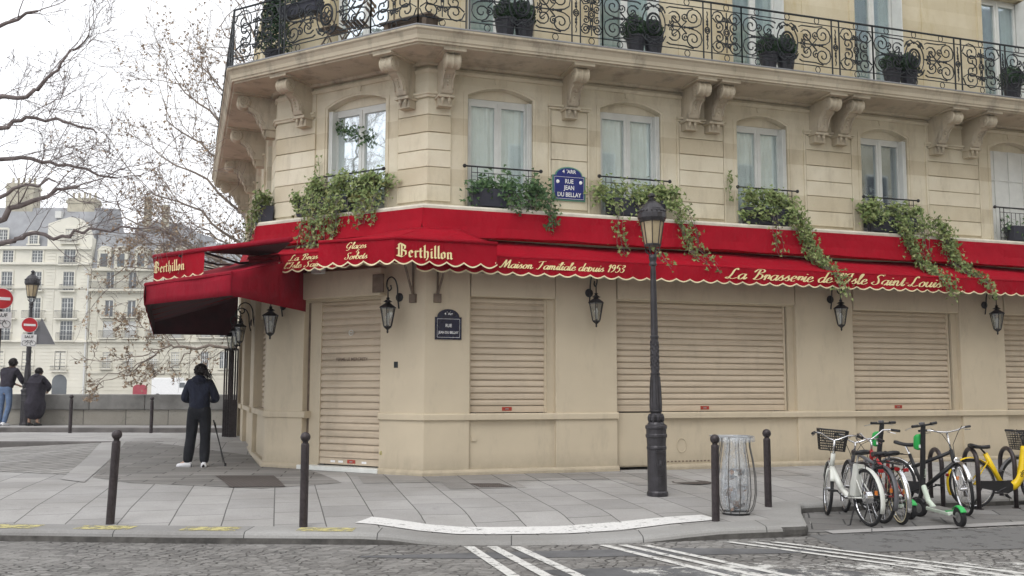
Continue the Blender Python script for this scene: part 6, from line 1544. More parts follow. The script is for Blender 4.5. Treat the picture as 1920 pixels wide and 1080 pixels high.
# rack hoops
for i, (x, y, l) in enumerate(((5.80, 13.45, 'first dark steel hoop of the bike rack, beside the scooter stem'), (6.35, 13.6, 'second dark steel hoop of the bike rack, before the yellow saddle'), (6.93, 13.75, 'third dark steel hoop of the bike rack, nearest the right edge'), (8.1, 14.05, 'fourth dark steel hoop of the bike rack, beyond the blue bicycle'))):
    t = thing('bike_rack_hoop', l, 'bike rack', (x, y, -.24), R(84)); t['group'] = 'steel hoops of the bicycle rack'
    mb = MB(); w = .25; pts = [(-w, 0, 0), (-w, 0, .60)] + [(-w * math.cos(a), 0, .60 + .2 * math.sin(a)) for a in [math.pi * k / 12 for k in range(1, 12)]] + [(w, 0, .60), (w, 0, 0)]
    mb.tube(pts, .03, 10); mb.build('hoop', 'bollard', t, local=True, smooth=True)
    for s in (-1, 1): mb = MB(); mb.lathe([(.055, 0), (.055, .012), (.035, .014)], 12, (s * w, 0, 0)); mb.build('foot_plate', 'bollard', t, local=True)
# ------------------------------------------------------------------ SCOOTERS
def scooter(label, x, y, head, lean=0, steer=0):
    t = thing('kick_scooter', label, 'electric scooter', (x, y, -.235)); t.rotation_euler = (R(lean), 0, head); t['group'] = 'green electric scooters at the rack'
    hb = V(.86, 0, .22); ax = V(-.12, 0, 1).normalized(); SM = Matrix.Translation(hb) @ Matrix.Rotation(R(steer), 4, ax) @ Matrix.Translation(-hb)
    mb = MB(); mb.box(.10, .66, -.085, .085, .12, .165); mb.tube([(.60, 0, .15), (.74, 0, .22), (.84, 0, .40)], .035, 8); mb.build('deck', 'palegreen', t, local=True, bevel=.01)
    mb = MB(); mb.box(.12, .62, -.075, .075, .166, .17); mb.build('deck_mat', 'steel', t, local=True)
    mb = MB(SM); mb.tube([(.86, 0, .34), (.72, 0, 1.16)], [.036, .030], 10); mb.tube([(.86, .0, .36), (.93, 0, .20)], .028, 8); mb.build('stem', 'black', t, local=True)
    mb = MB(SM); mb.prism([(.80, -.055, .84), (.895, -.05, .86), (.895, .05, .86), (.80, .055, .84)], [(.77, -.055, 1.06), (.865, -.05, 1.04), (.865, .05, 1.04), (.77, .055, 1.06)]); mb.build('battery_pod', 'green_paint', t, local=True, smooth=True, bevel=.035)
    mb = MB(SM); mb.cbox((.80 - .012, .02, .90), (.03, .03, .04)); mb.build('logo', 'sign_white', t, local=True)
    M = t.matrix_basis @ SM; rt = M.to_3x3(); ax_ = (rt @ V(-.14, 0, .82)).normalized(); up_ = (rt @ V(0, 1, 0)).normalized(); sign_text('Lime', M @ V(.785, -.018, .56), ax_, up_, .06, 'palegreen', t, name='lettering', bold=True)
    mb = MB(SM); mb.tube([(.70, -.21, 1.17), (.72, -.1, 1.16), (.72, .1, 1.16), (.70, .21, 1.17)], .013, 6); h = mb.build('handlebar', 'black', t, local=True)
    for s in (-1, 1):
        mb = MB(SM); mb.tube([(.70, .12 * s, 1.168), (.70, .22 * s, 1.17)], .019, 8); mb.build('grip', 'black', h, local=True)
        mb = MB(SM); mb.tube([(.73, .12 * s, 1.16), (.78, .2 * s, 1.14), (.77, .27 * s, 1.13)], .006, 4); mb.build('brake_lever', 'steel', h, local=True)
    mb = MB(SM); mb.cbox((.735, 0, 1.185), (.06, .05, .03)); mb.build('display', 'grey_paint', t, local=True, bevel=.006)
    for nm, c, xf in (('rear_wheel', (0, .115), None), ('front_wheel', (.95, .115), SM)):
        M = (xf or Matrix.Identity(4)) @ Matrix.Translation((c[0], 0, c[1])) @ Matrix.Rotation(R(90), 4, 'X')
        mb = MB(M); mb.lathe([(.06, -.02), (.085, -.032), (.108, -.028), (.115, -.014), (.115, .014), (.108, .028), (.085, .032), (.06, .02)], 26); w = mb.build(nm, 'rubber', t, local=True, smooth=True)
        mb = MB(M); mb.lathe([(.062, -.022), (.03, -.024), (.03, .024), (.062, .022)], 20); mb.build('hub', 'steel', w, local=True)
        fender(t, xf, c, .135, 35, 150, 'green_paint' if nm == 'rear_wheel' else 'black', .036)
    mb = MB()
    for s in (-1, 1): mb.tube([(.0, .04 * s, .115), (.16, .05 * s, .14)], .012, 5)
    mb.build('rear_fork', 'steel', t, local=True); 
    mb = MB(); mb.cbox((.155, 0, .155), (.05, .16, .04)) ; mb.build('green_trim', 'green_paint', t, local=True)
scooter('front electric scooter with green rear mudguard sticking out towards the road', 5.30, 11.68, hd(-.06, 1.0), -3, 24)
scooter('electric scooter with green pod standing behind the white and grey bicycles', 4.98, 12.35, hd(-.12, 1.0), 2, 20)
# a scrap of paper on the bay
mb = MB(); mb.leaf((3.55, 11.75, -.22), .08, random.Random(2)); tag(mb.build('paper_scrap', 'paper'), 'crumpled white paper scrap by the kerb of the bicycle bay', 'litter')
# ------------------------------------------------------------------ FAR SIGNS
def road_sign(label, x, y, z, dia, rot, pole=None, ph=3.6, cyc=True):
    t = thing('no_entry_sign', label, 'road sign', (x, y, z if pole is None else pole), rot)
    zz = z - (z if pole is None else pole)
    M = Matrix.Translation((0, 0, zz)) @ Matrix.Rotation(R(90), 4, 'X')
    mb = MB(M); mb.lathe([(dia / 2, -.01), (dia / 2, .012)], 32); mb.build('disc', 'sign_white', t, local=True)
    mb = MB(M); mb.lathe([(dia / 2 * .95, .012), (dia / 2 * .95, .018)], 32); mb.build('red_face', 'sign_red', t, local=True)
    mb = MB(); mb.box(-dia * .36, dia * .36, -.026, -.018, zz - dia * .07, zz + dia * .07); mb.build('white_bar', 'sign_white', t, local=True)
    w = dia * 1.0; mb = MB(); mb.box(-w * .46, w * .46, -.012, .006, zz - dia * 1.4, zz - dia * .62); pl_ = mb.build('plate', 'sign_white', t, local=True)
    Mw = Matrix.Translation((x, y, t.location.z)) @ Matrix.Rotation(rot, 4, 'Z')
    xd = (Mw.to_3x3() @ V(1, 0, 0)); 
    sign_text('SAUF', Mw @ V(0, -.014, zz - dia * .86), xd, Zv, dia * .24, 'black', t, bold=True)
    mb = MB()
    for cx in (-.11, .11): mb.tube([(cx * dia / .45 + .075 * dia / .45 * math.cos(a), -.016, zz - dia * 1.2 + .075 * dia / .45 * math.sin(a)) for a in [k * math.pi / 8 for k in range(16)]], .006, 4, closed=True)
    k = dia / .45; mb.tube([(-.11 * k, -.016, zz - dia * 1.2), (-.04 * k, -.016, zz - dia * 1.03), (.07 * k, -.016, zz - dia * 1.03), (.0, -.016, zz - dia * 1.2), (-.04 * k, -.016, zz - dia * 1.0)], .007, 4); mb.tube([(.11 * k, -.016, zz - dia * 1.2), (.06 * k, -.016, zz - dia * .98)], .007, 4)
    mb.build('cycle_symbol', 'black', t, local=True)
    if pole is not None: mb = MB(); mb.lathe([(.04, 0), (.04, zz + dia * .5)], 12, (0, .05, 0)); mb.build('pole', 'bollard', t, local=True)
    return t
road_sign('no entry sign on its own dark pole at the left edge of the photo', -11.08, 21.0, 3.28, .46, R(42), pole=-.12)
road_sign('smaller no entry sign clamped to the far street lamp', -13.98, 28.1, 3.15, .44, R(38))
t = thing('warning_sign', 'back of a grey triangular sign on the far street lamp', 'road sign', (-13.72, 28.25, 2.95))
mb = MB(); mb.prism([(-.30, 0, -.35), (.38, .12, -.35), (-.02, .06, .42)], [(-.30, .015, -.35), (.38, .135, -.35), (-.02, .075, .42)]); mb.build('panel', 'grey_paint', t, local=True)
# ------------------------------------------------------------------ PEOPLE
def skin_mesh(name, V_, E_, Rr, m, parent, sub=2, root=0, smooth=True):
    me = bpy.data.meshes.new(name); me.from_pydata(V_, E_, []); o = bpy.data.objects.new(name, me); scene.collection.objects.link(o)
    o.modifiers.new('skin', 'SKIN').use_smooth_shade = smooth
    sv = me.skin_vertices[0].data
    for i, r in enumerate(Rr): sv[i].radius = r if isinstance(r, tuple) else (r, r); sv[i].use_root = (i == root)
    s = o.modifiers.new('sub', 'SUBSURF'); s.levels = sub; s.render_levels = sub
    bpy.context.view_layer.update(); dg = bpy.context.evaluated_depsgraph_get()
    me2 = bpy.data.meshes.new_from_object(o.evaluated_get(dg)); o.modifiers.clear(); o.data = me2; bpy.data.meshes.remove(me)
    me2.name = name; me2.materials.clear(); me2.materials.append(MT[m])
    for p in me2.polygons: p.use_smooth = True
    if parent is not None: o.parent = parent
    return o
class Sk:
    def __init__(s): s.v = []; s.e = []; s.r = []; s.k = {}
    def a(s, key, p, r, link=None):
        s.k[key] = len(s.v); s.v.append(p); s.r.append(r)
        if link is not None: s.e.append((s.k[link], s.k[key]))
def person(label, loc, rot, J, cloth, h=1.):
    """J: joints {name: (x,y,z)}; the figure faces +y"""
    b = Sk(); g = lambda n: J[n]
    b.a('pel', g('pel'), (.12, .085)); b.a('sp', g('sp'), (.11, .08), 'pel'); b.a('ch', g('ch'), (.15, .11), 'sp'); b.a('nb', g('nb'), (.075, .065), 'ch'); b.a('nk', g('nk'), .052, 'nb')
    hd_ = Vector(g('hd')); b.a('jaw', tuple(hd_ + V(0, .015, -.05)), (.06, .075), 'nk'); b.a('hd', tuple(hd_ + V(0, 0, .03)), (.078, .098), 'jaw'); b.a('ht', tuple(hd_ + V(0, -.005, .10)), (.06, .07), 'hd')
    b.a('nose', tuple(hd_ + V(0, .115, .0)), .014, 'jaw')
    for s in (-1, 1): b.a('ear%d' % s, tuple(hd_ + V(.088 * s, -.005, .01)), (.012, .022), 'hd')
    for s, S in ((-1, 'l'), (1, 'r')):
        b.a('sh' + S, g('sh' + S), .062, 'ch'); b.a('el' + S, g('el' + S), .043, 'sh' + S); b.a('wr' + S, g('wr' + S), .028, 'el' + S)
        w = Vector(g('wr' + S)); d = (w - Vector(g('el' + S))).normalized(); sd = Vector((1, 0, 0)) * s
        if abs(d.x) > .8: sd = Vector((0, 0, 1))
        pm_ = w + d * .06; b.a('pm' + S, tuple(pm_), (.034, .020), 'wr' + S)
        for i, (o_, l) in enumerate(((-.028, .062), (-.010, .075), (.010, .07), (.028, .052))):
            b.a('f%d' % i + S, tuple(pm_ + d * .035 + sd * o_), .0095, 'pm' + S); b.a('g%d' % i + S, tuple(pm_ + d * (.035 + l * .7) + sd * o_ * 1.1 + V(0, 0, -.018)), .0075, 'f%d' % i + S)
        b.a('th' + S, tuple(w + d * .05 - sd * .045 + V(0, .01, 0)), .010, 'wr' + S); b.a('tj' + S, tuple(w + d * .085 - sd * .055 + V(0, .012, 0)), .009, 'th' + S)
        b.a('hp' + S, g('hp' + S), .085, 'pel'); b.a('kn' + S, g('kn' + S), .058, 'hp' + S); b.a('an' + S, g('an' + S), .04, 'kn' + S); b.a('to' + S, g('to' + S), (.038, .03), 'an' + S)
    o = skin_mesh('person', b.v, b.e, b.r, 'skin', None)
    o.location = loc; o.rotation_euler = (0, 0, rot); o.scale = (h, h, h); tag(o, label, 'person'); cloth(o, J); return o
def top_cl(o, J, m, name='jacket', loose=1.25, hem=None, hood=True, long_=None, cuff=1.):
    b = Sk(); g = lambda n: J[n]
    pel = Vector(g('pel')); hemp = hem or tuple(pel + V(0, 0, -.02))
    b.a('pel', hemp, (.165 * loose, .125 * loose)); b.a('sp', g('sp'), (.135 * loose, .11 * loose), 'pel'); b.a('ch', g('ch'), (.155 * loose, .12 * loose), 'sp'); b.a('nb', g('nb'), (.10, .085), 'ch')
    b.a('nk', tuple(Vector(g('nb')) + V(0, -.01, .06)), (.075, .075), 'nb')
    for s, S in ((-1, 'l'), (1, 'r')):
        b.a('sh' + S, g('sh' + S), .075 * loose ** .6, 'ch'); b.a('el' + S, g('el' + S), .062 * loose ** .7, 'sh' + S); w = Vector(g('wr' + S)); b.a('wr' + S, tuple(w), .043 * cuff, 'el' + S)
    if long_:
        k = 'pel'
        for i, (p, r) in enumerate(long_): b.a('x%d' % i, p, r, k); k = 'x%d' % i
    q = skin_mesh(name, b.v, b.e, b.r, m, o)
    if hood:
        mb = MB(); nb = Vector(g('nb')); mb.sphere(tuple(nb + V(0, -.085, .015)), .10, 14, 8, (1.25, .7, .75)); mb.build('hood', m, o, local=True, smooth=True)
    return q
def trousers(o, J, m, loose=1.25, flare=1.3):
    b = Sk(); g = lambda n: J[n]
    b.a('sp', tuple(Vector(g('pel')) + V(0, 0, .15)), (.13 * loose, .105 * loose)); b.a('pel', g('pel'), (.15 * loose, .115 * loose), 'sp')
    for S in 'lr':
        b.a('hp' + S, g('hp' + S), .098 * loose, 'pel'); b.a('kn' + S, g('kn' + S), .07 * loose, 'hp' + S)
        an = Vector(g('an' + S)); kn = Vector(g('kn' + S)); b.a('m' + S, tuple(kn.lerp(an, .55)), .064 * loose * flare ** .5, 'kn' + S); b.a('an' + S, tuple(an + V(0, 0, -.035)), .056 * flare, 'm' + S)
    return skin_mesh('trousers', b.v, b.e, b.r, m, o, root=1)
def shoes(o, J, m, sole='sign_white'):
    for S in 'lr':
        an = Vector(J['an' + S]); to = Vector(J['to' + S]); d = (to - an); d.z = 0; d.normalize(); s_ = Vector((-d.y, d.x, 0)); base = Vector((an.x, an.y, 0)); rows_ = []
        for q, w, hh in ((-.08, .02, .05), (-.065, .036, .075), (-.01, .040, .095), (.06, .045, .075), (.12, .048, .055), (.165, .036, .045), (.185, .012, .03)):
            c = base + d * q; rows_.append([c - s_ * w, c - s_ * w * .95 + V(0, 0, hh * .6), c - s_ * w * .4 + V(0, 0, hh), c + s_ * w * .4 + V(0, 0, hh), c + s_ * w * .95 + V(0, 0, hh * .6), c + s_ * w])
        mb = MB(); mb.grid(rows_); mb.build('shoe', m, o, local=True, smooth=True).modifiers.new('s', 'SOLIDIFY').thickness = .01
def hair_cap(o, J, m='hair', r=.098, tail=None, dy=-.02, sc=(.92, 1.08, 1.12)):
    hd_ = Vector(J['hd']); rnd = random.Random(3); mb = MB(); mb.sphere(tuple(hd_ + V(0, dy, .035)), r, 18, 12, sc)
    c = hd_ + V(0, dy, .035)
    for _ in range(260):     # locks that break the outline
        d = Vector((rnd.gauss(0, 1), rnd.gauss(-.4, 1), rnd.gauss(.3, 1))).normalized(); p = c + Vector((d.x * r * .95, d.y * r * 1.05, d.z * r * 1.1)); e = p + d * .012 + V(rnd.gauss(.01, .015), rnd.gauss(0, .01), -.035); mb.tube([p, (p + e) / 2 + d * .008, e], [.007, .006, .001], 3)
    if tail:
        for _ in range(40):
            pts = [c + Vector(q) + V(rnd.gauss(0, .014), rnd.gauss(0, .012), rnd.gauss(0, .016)) * (1 + .5 * i) for i, q in enumerate(tail)]; mb.tube([Vector(v) for v in pts], [.009, .009, .007, .004, .001][:len(pts)], 4)
    mb.build('hair', m, o, local=True, smooth=True)
base = dict(pel=(0, 0, .93), sp=(0, 0, 1.08), ch=(0, -.01, 1.28), nb=(0, -.015, 1.44), nk=(0, 0, 1.50), hd=(0, .02, 1.59), shl=(-.17, -.01, 1.39), shr=(.17, -.01, 1.39),
            ell=(-.25, .02, 1.12), elr=(.25, .02, 1.12), wrl=(-.14, .22, 1.10), wrr=(.14, .22, 1.10), hpl=(-.095, 0, .87), hpr=(.095, 0, .87), knl=(-.11, .01, .49), knr=(.11, .01, .49), anl=(-.13, -.02, .09), anr=(.13, -.02, .09), tol=(-.14, .13, .03), tor=(.14, .13, .03))
J = dict(base); J.update(anl=(-.17, .0, .09), tol=(-.31, .04, .03), knl=(-.13, .03, .49), anr=(.12, -.06, .09), tor=(.10, .09, .03), ell=(-.27, .02, 1.12), elr=(.275, .0, 1.12), hd=(-.005, .03, 1.585))
def cl1(o, J):
    top_cl(o, J, 'navy', 'sweatshirt', 1.3, hem=(0, 0, .90), hood=True); trousers(o, J, 'trouser', 1.28, 1.35); shoes(o, J, 'shoe')
    hair_cap(o, J, tail=[(.02, -.09, .02), (.06, -.12, .0), (.11, -.12, -.04), (.15, -.11, -.09), (.18, -.10, -.15)])
zw = Zs(-5.46, 17.1); person('woman in dark hooded top and wide black trousers with windblown dark hair, seen from behind', (-5.46, 17.1, zw), R(4), J, cl1, 1.04)
# the thin monopod leaning beside her
t = thing('monopod', 'thin black monopod slanting down beside the woman in black', 'monopod', (-5.02, 17.25, Zs(-5.0, 17.2)))
mb = MB(); mb.tube([(-.27, .12, .80), (0, 0, 0)], [.012, .009], 6); mb.tube([(-.25, .15, .76), (-.05, .03, .06)], .006, 5); mb.build('leg', 'black', t, local=True)
mb = MB(); mb.lathe([(.02, 0), (.018, .05), (.01, .06)], 8); mb.build('foot', 'rubber', t, local=True)
J = dict(base); J.update(sp=(0, .05, 1.10), ch=(0, .13, 1.30), nb=(0, .16, 1.46), nk=(0, .19, 1.52), hd=(.02, .23, 1.60), shl=(-.19, .13, 1.41), shr=(.19, .13, 1.41), ell=(-.26, .30, 1.16), elr=(.30, .22, 1.14), wrl=(-.06, .50, 1.05), wrr=(.20, .48, 1.03), anl=(-.15, .02, .09), anr=(.12, -.18, .09), knr=(.12, .0, .5), tor=(.14, -.04, .03))
def cl2(o, J): top_cl(o, J, 'coat', 'jacket', 1.3, hem=(0, 0, .90), hood=False, cuff=.85); trousers(o, J, 'jeans', 1.0, 1.15); shoes(o, J, 'shoe'); hair_cap(o, J)
person('man in dark jacket and blue jeans leaning on the quay wall at the left edge', (-14.62, 28.2, .255), R(-8), J, cl2, 1.12)
J = dict(base); J.update(sp=(0, .04, 1.08), ch=(0, .10, 1.27), nb=(0, .13, 1.42), nk=(0, .16, 1.48), hd=(-.03, .20, 1.55), shl=(-.18, .10, 1.37), shr=(.18, .10, 1.37), ell=(-.28, .26, 1.12), elr=(.29, .24, 1.12), wrl=(-.10, .42, 1.0), wrr=(.12, .42, 1.0))
def cl3(o, J): top_cl(o, J, 'coat', 'long_coat', 1.75, hem=(0, .0, .93), hood=True, long_=[((.04, -.02, .66), (.34, .26)), ((.05, -.03, .40), (.31, .24)), ((0, -.03, .16), (.23, .19))]); shoes(o, J, 'black'); hair_cap(o, J)
person('person in long dark puffed coat leaning on the quay wall under the far lamp', (-13.75, 28.15, .255), R(-10), J, cl3, .99)
# ------------------------------------------------------------------ TREES
def branch(mb, pts, r0, r1, sides=6):
    n = len(pts); mb.tube(pts, [r0 + (r1 - r0) * (i / (n - 1)) ** .8 for i in range(n)], sides, cap=False)
def grow(mb, lv, p, d, ln, r, depth, rnd, tips, wob=.35, kids=4, up=.15, flat=1., rmin=.004, spread=(25, 60)):
    n = 7; pts = [p]; dd = Vector(d)
    for i in range(n):
        dd = (dd + Vector((rnd.gauss(0, wob), rnd.gauss(0, wob) * flat, rnd.gauss(0, wob) + up)) * .35).normalized(); pts.append(pts[-1] + dd * ln / n)
    branch(mb, pts, r, max(rmin * .7, r * .45), 5 if r > .02 else (4 if r > .009 else 3))
    tips.append((pts, depth))
    if depth == 0: return
    for k in range(kids):
        i = rnd.randint(2, n); q = pts[i]; ax = (pts[i] - pts[i - 1]).normalized(); s = ax.orthogonal().normalized(); s.rotate(Quaternion(ax, rnd.uniform(0, 6.28))); a = R(rnd.uniform(*spread)); nd = ax * math.cos(a) + s * math.sin(a); nd.y *= flat; nd.normalize()
        grow(mb, lv, q, nd, ln * rnd.uniform(.45, .72), max(rmin, r * rnd.uniform(.38, .58)), depth - 1, rnd, tips, wob, kids, up, flat, rmin, spread)
def px(x, y, D):
    """direction helper used once to lay out the limbs: metres from degrees of view"""
    a = (x - 960) / 1820; e = (726 - y) / 1820; return V(a * D, D, 1.4 + e * D)
t = thing('bare_tree', 'bare tree whose dark twisting branches reach in from the left edge', 'tree', (-12.6, 15.2, Zs(-12.6, 15.2)))
tr_ = MB(); cr_ = MB(); rnd = random.Random(42); tips = []
tr_.tube([V(-12.6, 15.2, -.1), V(-12.5, 15.2, 1.2), V(-12.3, 15.1, 2.6), V(-12.3, 15.2, 3.6)], [.30, .24, .22, .20], 10)
tr_.tube([V(-12.3, 15.2, 3.5), V(-12.0, 15.3, 4.8), V(-11.6, 15.5, 6.2), V(-11.3, 15.6, 7.6), V(-11.1, 15.7, 9.5)], [.20, .17, .13, .09, .05], 8)
limbs = [([(-12.3, 15.2, 3.0), (-10.4, 15.2, 3.45), (-8.3, 15.3, 4.0), (-7.9, 15.3, 4.25), (-7.45, 15.35, 4.42), (-6.98, 15.4, 4.6)], .085, .022),
         ([(-12.2, 15.2, 3.4), (-10.2, 15.0, 4.0), (-8.2, 15.0, 4.35), (-7.7, 15.0, 4.52), (-7.2, 15.05, 4.6)], .065, .014),
         ([(-12.1, 15.3, 4.3), (-10.2, 15.5, 4.8), (-8.15, 15.6, 5.1), (-7.6, 15.65, 5.06), (-7.0, 15.7, 4.95), (-6.5, 15.7, 4.80)], .055, .015),
         ([(-12.0, 15.3, 4.8), (-10.2, 15.2, 5.3), (-8.2, 15.2, 5.5), (-7.8, 15.2, 5.68), (-7.2, 15.25, 5.62), (-6.7, 15.3, 5.45)], .06, .014),
         ([(-11.8, 15.4, 5.4), (-9.9, 15.1, 5.7), (-8.2, 15.0, 5.92), (-7.7, 15.0, 5.95), (-7.4, 15.0, 6.25), (-7.15, 15.05, 6.6), (-6.8, 15.1, 7.0)], .06, .012),
         ([(-12.3, 15.2, 2.7), (-10.4, 15.5, 3.2), (-8.2, 15.6, 3.72), (-7.9, 15.6, 3.84), (-7.3, 15.6, 3.82), (-6.9, 15.65, 3.95), (-6.3, 15.7, 3.98), (-5.7, 15.7, 3.92)], .06, .010),
         ([(-11.5, 15.5, 6.4), (-10, 15.6, 7.0), (-8.6, 15.6, 7.3), (-7.9, 15.6, 7.6)], .07, .02)]
for pts, r0, r1 in limbs:
    pts = [Vector(p) for p in pts]; fine = []
    for i in range(len(pts) - 1):
        for k in range(4): fine.append(pts[i].lerp(pts[i + 1], k / 4) + Vector((rnd.gauss(0, .03), rnd.gauss(0, .03), rnd.gauss(0, .035))) * (k > 0))
    fine.append(pts[-1]); branch(tr_, fine, r0, r1, 7)
    L_ = len(fine)
    for i in range(int(L_ * .35), L_):
        for _ in range(2 if i < L_ - 2 else 3):
            if rnd.random() < .42:
                ax = (fine[min(i + 1, L_ - 1)] - fine[i - 1]).normalized(); s = V(rnd.uniform(-.1, .9), rnd.gauss(0, .4), rnd.choice((1, 1, 1, -.8)) * rnd.uniform(.2, 1)); nd = (ax * .8 + s).normalized()
                grow(cr_, None, fine[i], nd, rnd.uniform(.6, 1.4), max(.008, r1 * .55), 3 if rnd.random() < .4 else 2, rnd, tips, .5, 3, .08, .6, .0034)
for _ in range(8):
    grow(cr_, None, V(-11.3 + rnd.gauss(0, .3), 15.6, 6.2 + rnd.random() * 3), V(rnd.uniform(.2, 1), rnd.gauss(0, .5), rnd.uniform(.0, .9)).normalized(), 2.4, .03, 3, rnd, tips, .4, 4, .15, .8, .0045)
mb = MB()
for pts, dep in tips:
    if dep <= 1 and rnd.random() < .4:
        for _ in range(2): mb.leaf(rnd.choice(pts), rnd.uniform(.015, .035), rnd, None, False)
tr_.build('trunk', 'bark', t, smooth=True); cr_.build('crown', 'bark', t); mb.build('buds', 'bark', t)
# plane tree with dry leaves behind the building
t = thing('plane_tree', 'tall plane tree with brown dry leaves rising behind the quay corner', 'tree', (-6.6, 28.2, .25))
tr_ = MB(); cr_ = MB(); lf = MB(); rnd = random.Random(9); tips = []
T0 = V(-6.6, 28.2, .25)
tr_.tube([T0, T0 + V(.05, 0, 2), T0 + V(.2, 0, 4), T0 + V(.3, .1, 6), T0 + V(.2, .1, 8.5), T0 + V(.1, 0, 12)], [.34, .28, .25, .22, .16, .06], 10)
def limb(pts, r0, r1, tw=1.0, dens=.8, ln=(1.0, 2.2), dz=.15, lm=1):
    pts = [Vector(p) for p in pts]; fine = []
    for i in range(len(pts) - 1):
        for k in range(4): fine.append(pts[i].lerp(pts[i + 1], k / 4) + Vector((rnd.gauss(0, .05), rnd.gauss(0, .05), rnd.gauss(0, .05))) * (k > 0))
    fine.append(pts[-1]); branch(tr_, fine, r0, r1, 6); L_ = len(fine)
    for i in range(2, L_):
        if rnd.random() < dens:
            ax = (fine[min(i + 1, L_ - 1)] - fine[i - 1]).normalized(); nd = (ax * .8 + V(rnd.gauss(0, .5), rnd.gauss(0, .4), rnd.gauss(dz, .5))).normalized()
            grow(cr_, None, fine[i], nd, rnd.uniform(*ln), .016, 2, rnd, tips, .4, 4, .02 if lm else .1, .8, .0055, (20, 50))
    return fine
for e in ((-10.9, 28.6, 7.2), (-10.2, 28, 9.2), (-9.4, 28.4, 11.0), (-11.6, 27.8, 6.2), (-8.8, 28.3, 12.2), (-8.2, 28, 12.8), (-10.6, 28.6, 8.3), (-9.9, 28.0, 10.3)):
    e = Vector(e); s = T0 + V(.2, 0, 3.6 + max(0, e.z - 6.5) * .55); m_ = s.lerp(e, .45) + V(.3, 0, .1)
    limb([s, s.lerp(m_, .5), m_, m_.lerp(e, .55) + V(-.05, 0, .25), e], .09, .015, dens=.85, dz=.25, ln=(1.2, 2.4), lm=0)
for e in ((-11.4, 28.4, 4.9), (-10.6, 28, 5.6), (-9.6, 28.2, 6.4), (-10.9, 28.9, 4.2)): 
    e = Vector(e); s = T0 + V(.1, 0, 3.4); limb([s, s.lerp(e, .35) + V(0, 0, .25), s.lerp(e, .7) + V(0, 0, .12), e], .06, .012, dens=.95, dz=-.1, ln=(.9, 1.9))
# the low branch hanging before the quay
lb = limb([T0 + V(.1, -.1, 2.35), (-8.2, 28.0, 2.50), (-9.4, 27.9, 2.52), (-9.95, 27.9, 2.50)], .055, .03, dens=.3, dz=-.2, ln=(.5, .9))
for pts in ([(-9.95, 27.9, 2.5), (-10.5, 27.8, 2.1), (-11.2, 27.7, 1.75), (-11.9, 27.6, 1.5)], [(-9.95, 27.9, 2.5), (-10.6, 27.9, 2.25), (-11.3, 27.9, 2.15), (-12.0, 27.8, 2.12)], [(-9.2, 27.9, 2.5), (-9.5, 27.8, 2.0), (-9.9, 27.8, 1.85), (-10.3, 27.8, 1.6)], [(-10.2, 27.9, 2.3), (-10.9, 27.8, 1.7), (-11.6, 27.7, 1.55), (-11.9, 27.6, 1.45)], [(-9.5, 27.9, 2.5), (-10.0, 27.9, 2.9), (-10.8, 27.9, 3.1), (-11.2, 27.9, 3.3)]):
    limb(pts, .020, .007, dens=.55, dz=.0, ln=(.3, .6))
for pts, dep in tips:
    low = pts[0].z < 6.5; k = 3 if dep == 0 else 1
    if rnd.random() < (.38 if pts[0].z < 3.2 else (.75 if low else .62)):
        for _ in range(k + (1 if low else 0)):
            q = rnd.choice(pts[2:]) + V(rnd.gauss(0, .04), rnd.gauss(0, .04), -rnd.random() * .08); lf.leaf(q, rnd.uniform(.045, .105), rnd, V(0, -.3, 0))
tr_.build('trunk', 'bark_pale', t, smooth=True); cr_.build('crown', 'bark_pale', t); o = lf.build('leaves', 'deadleaf', t)
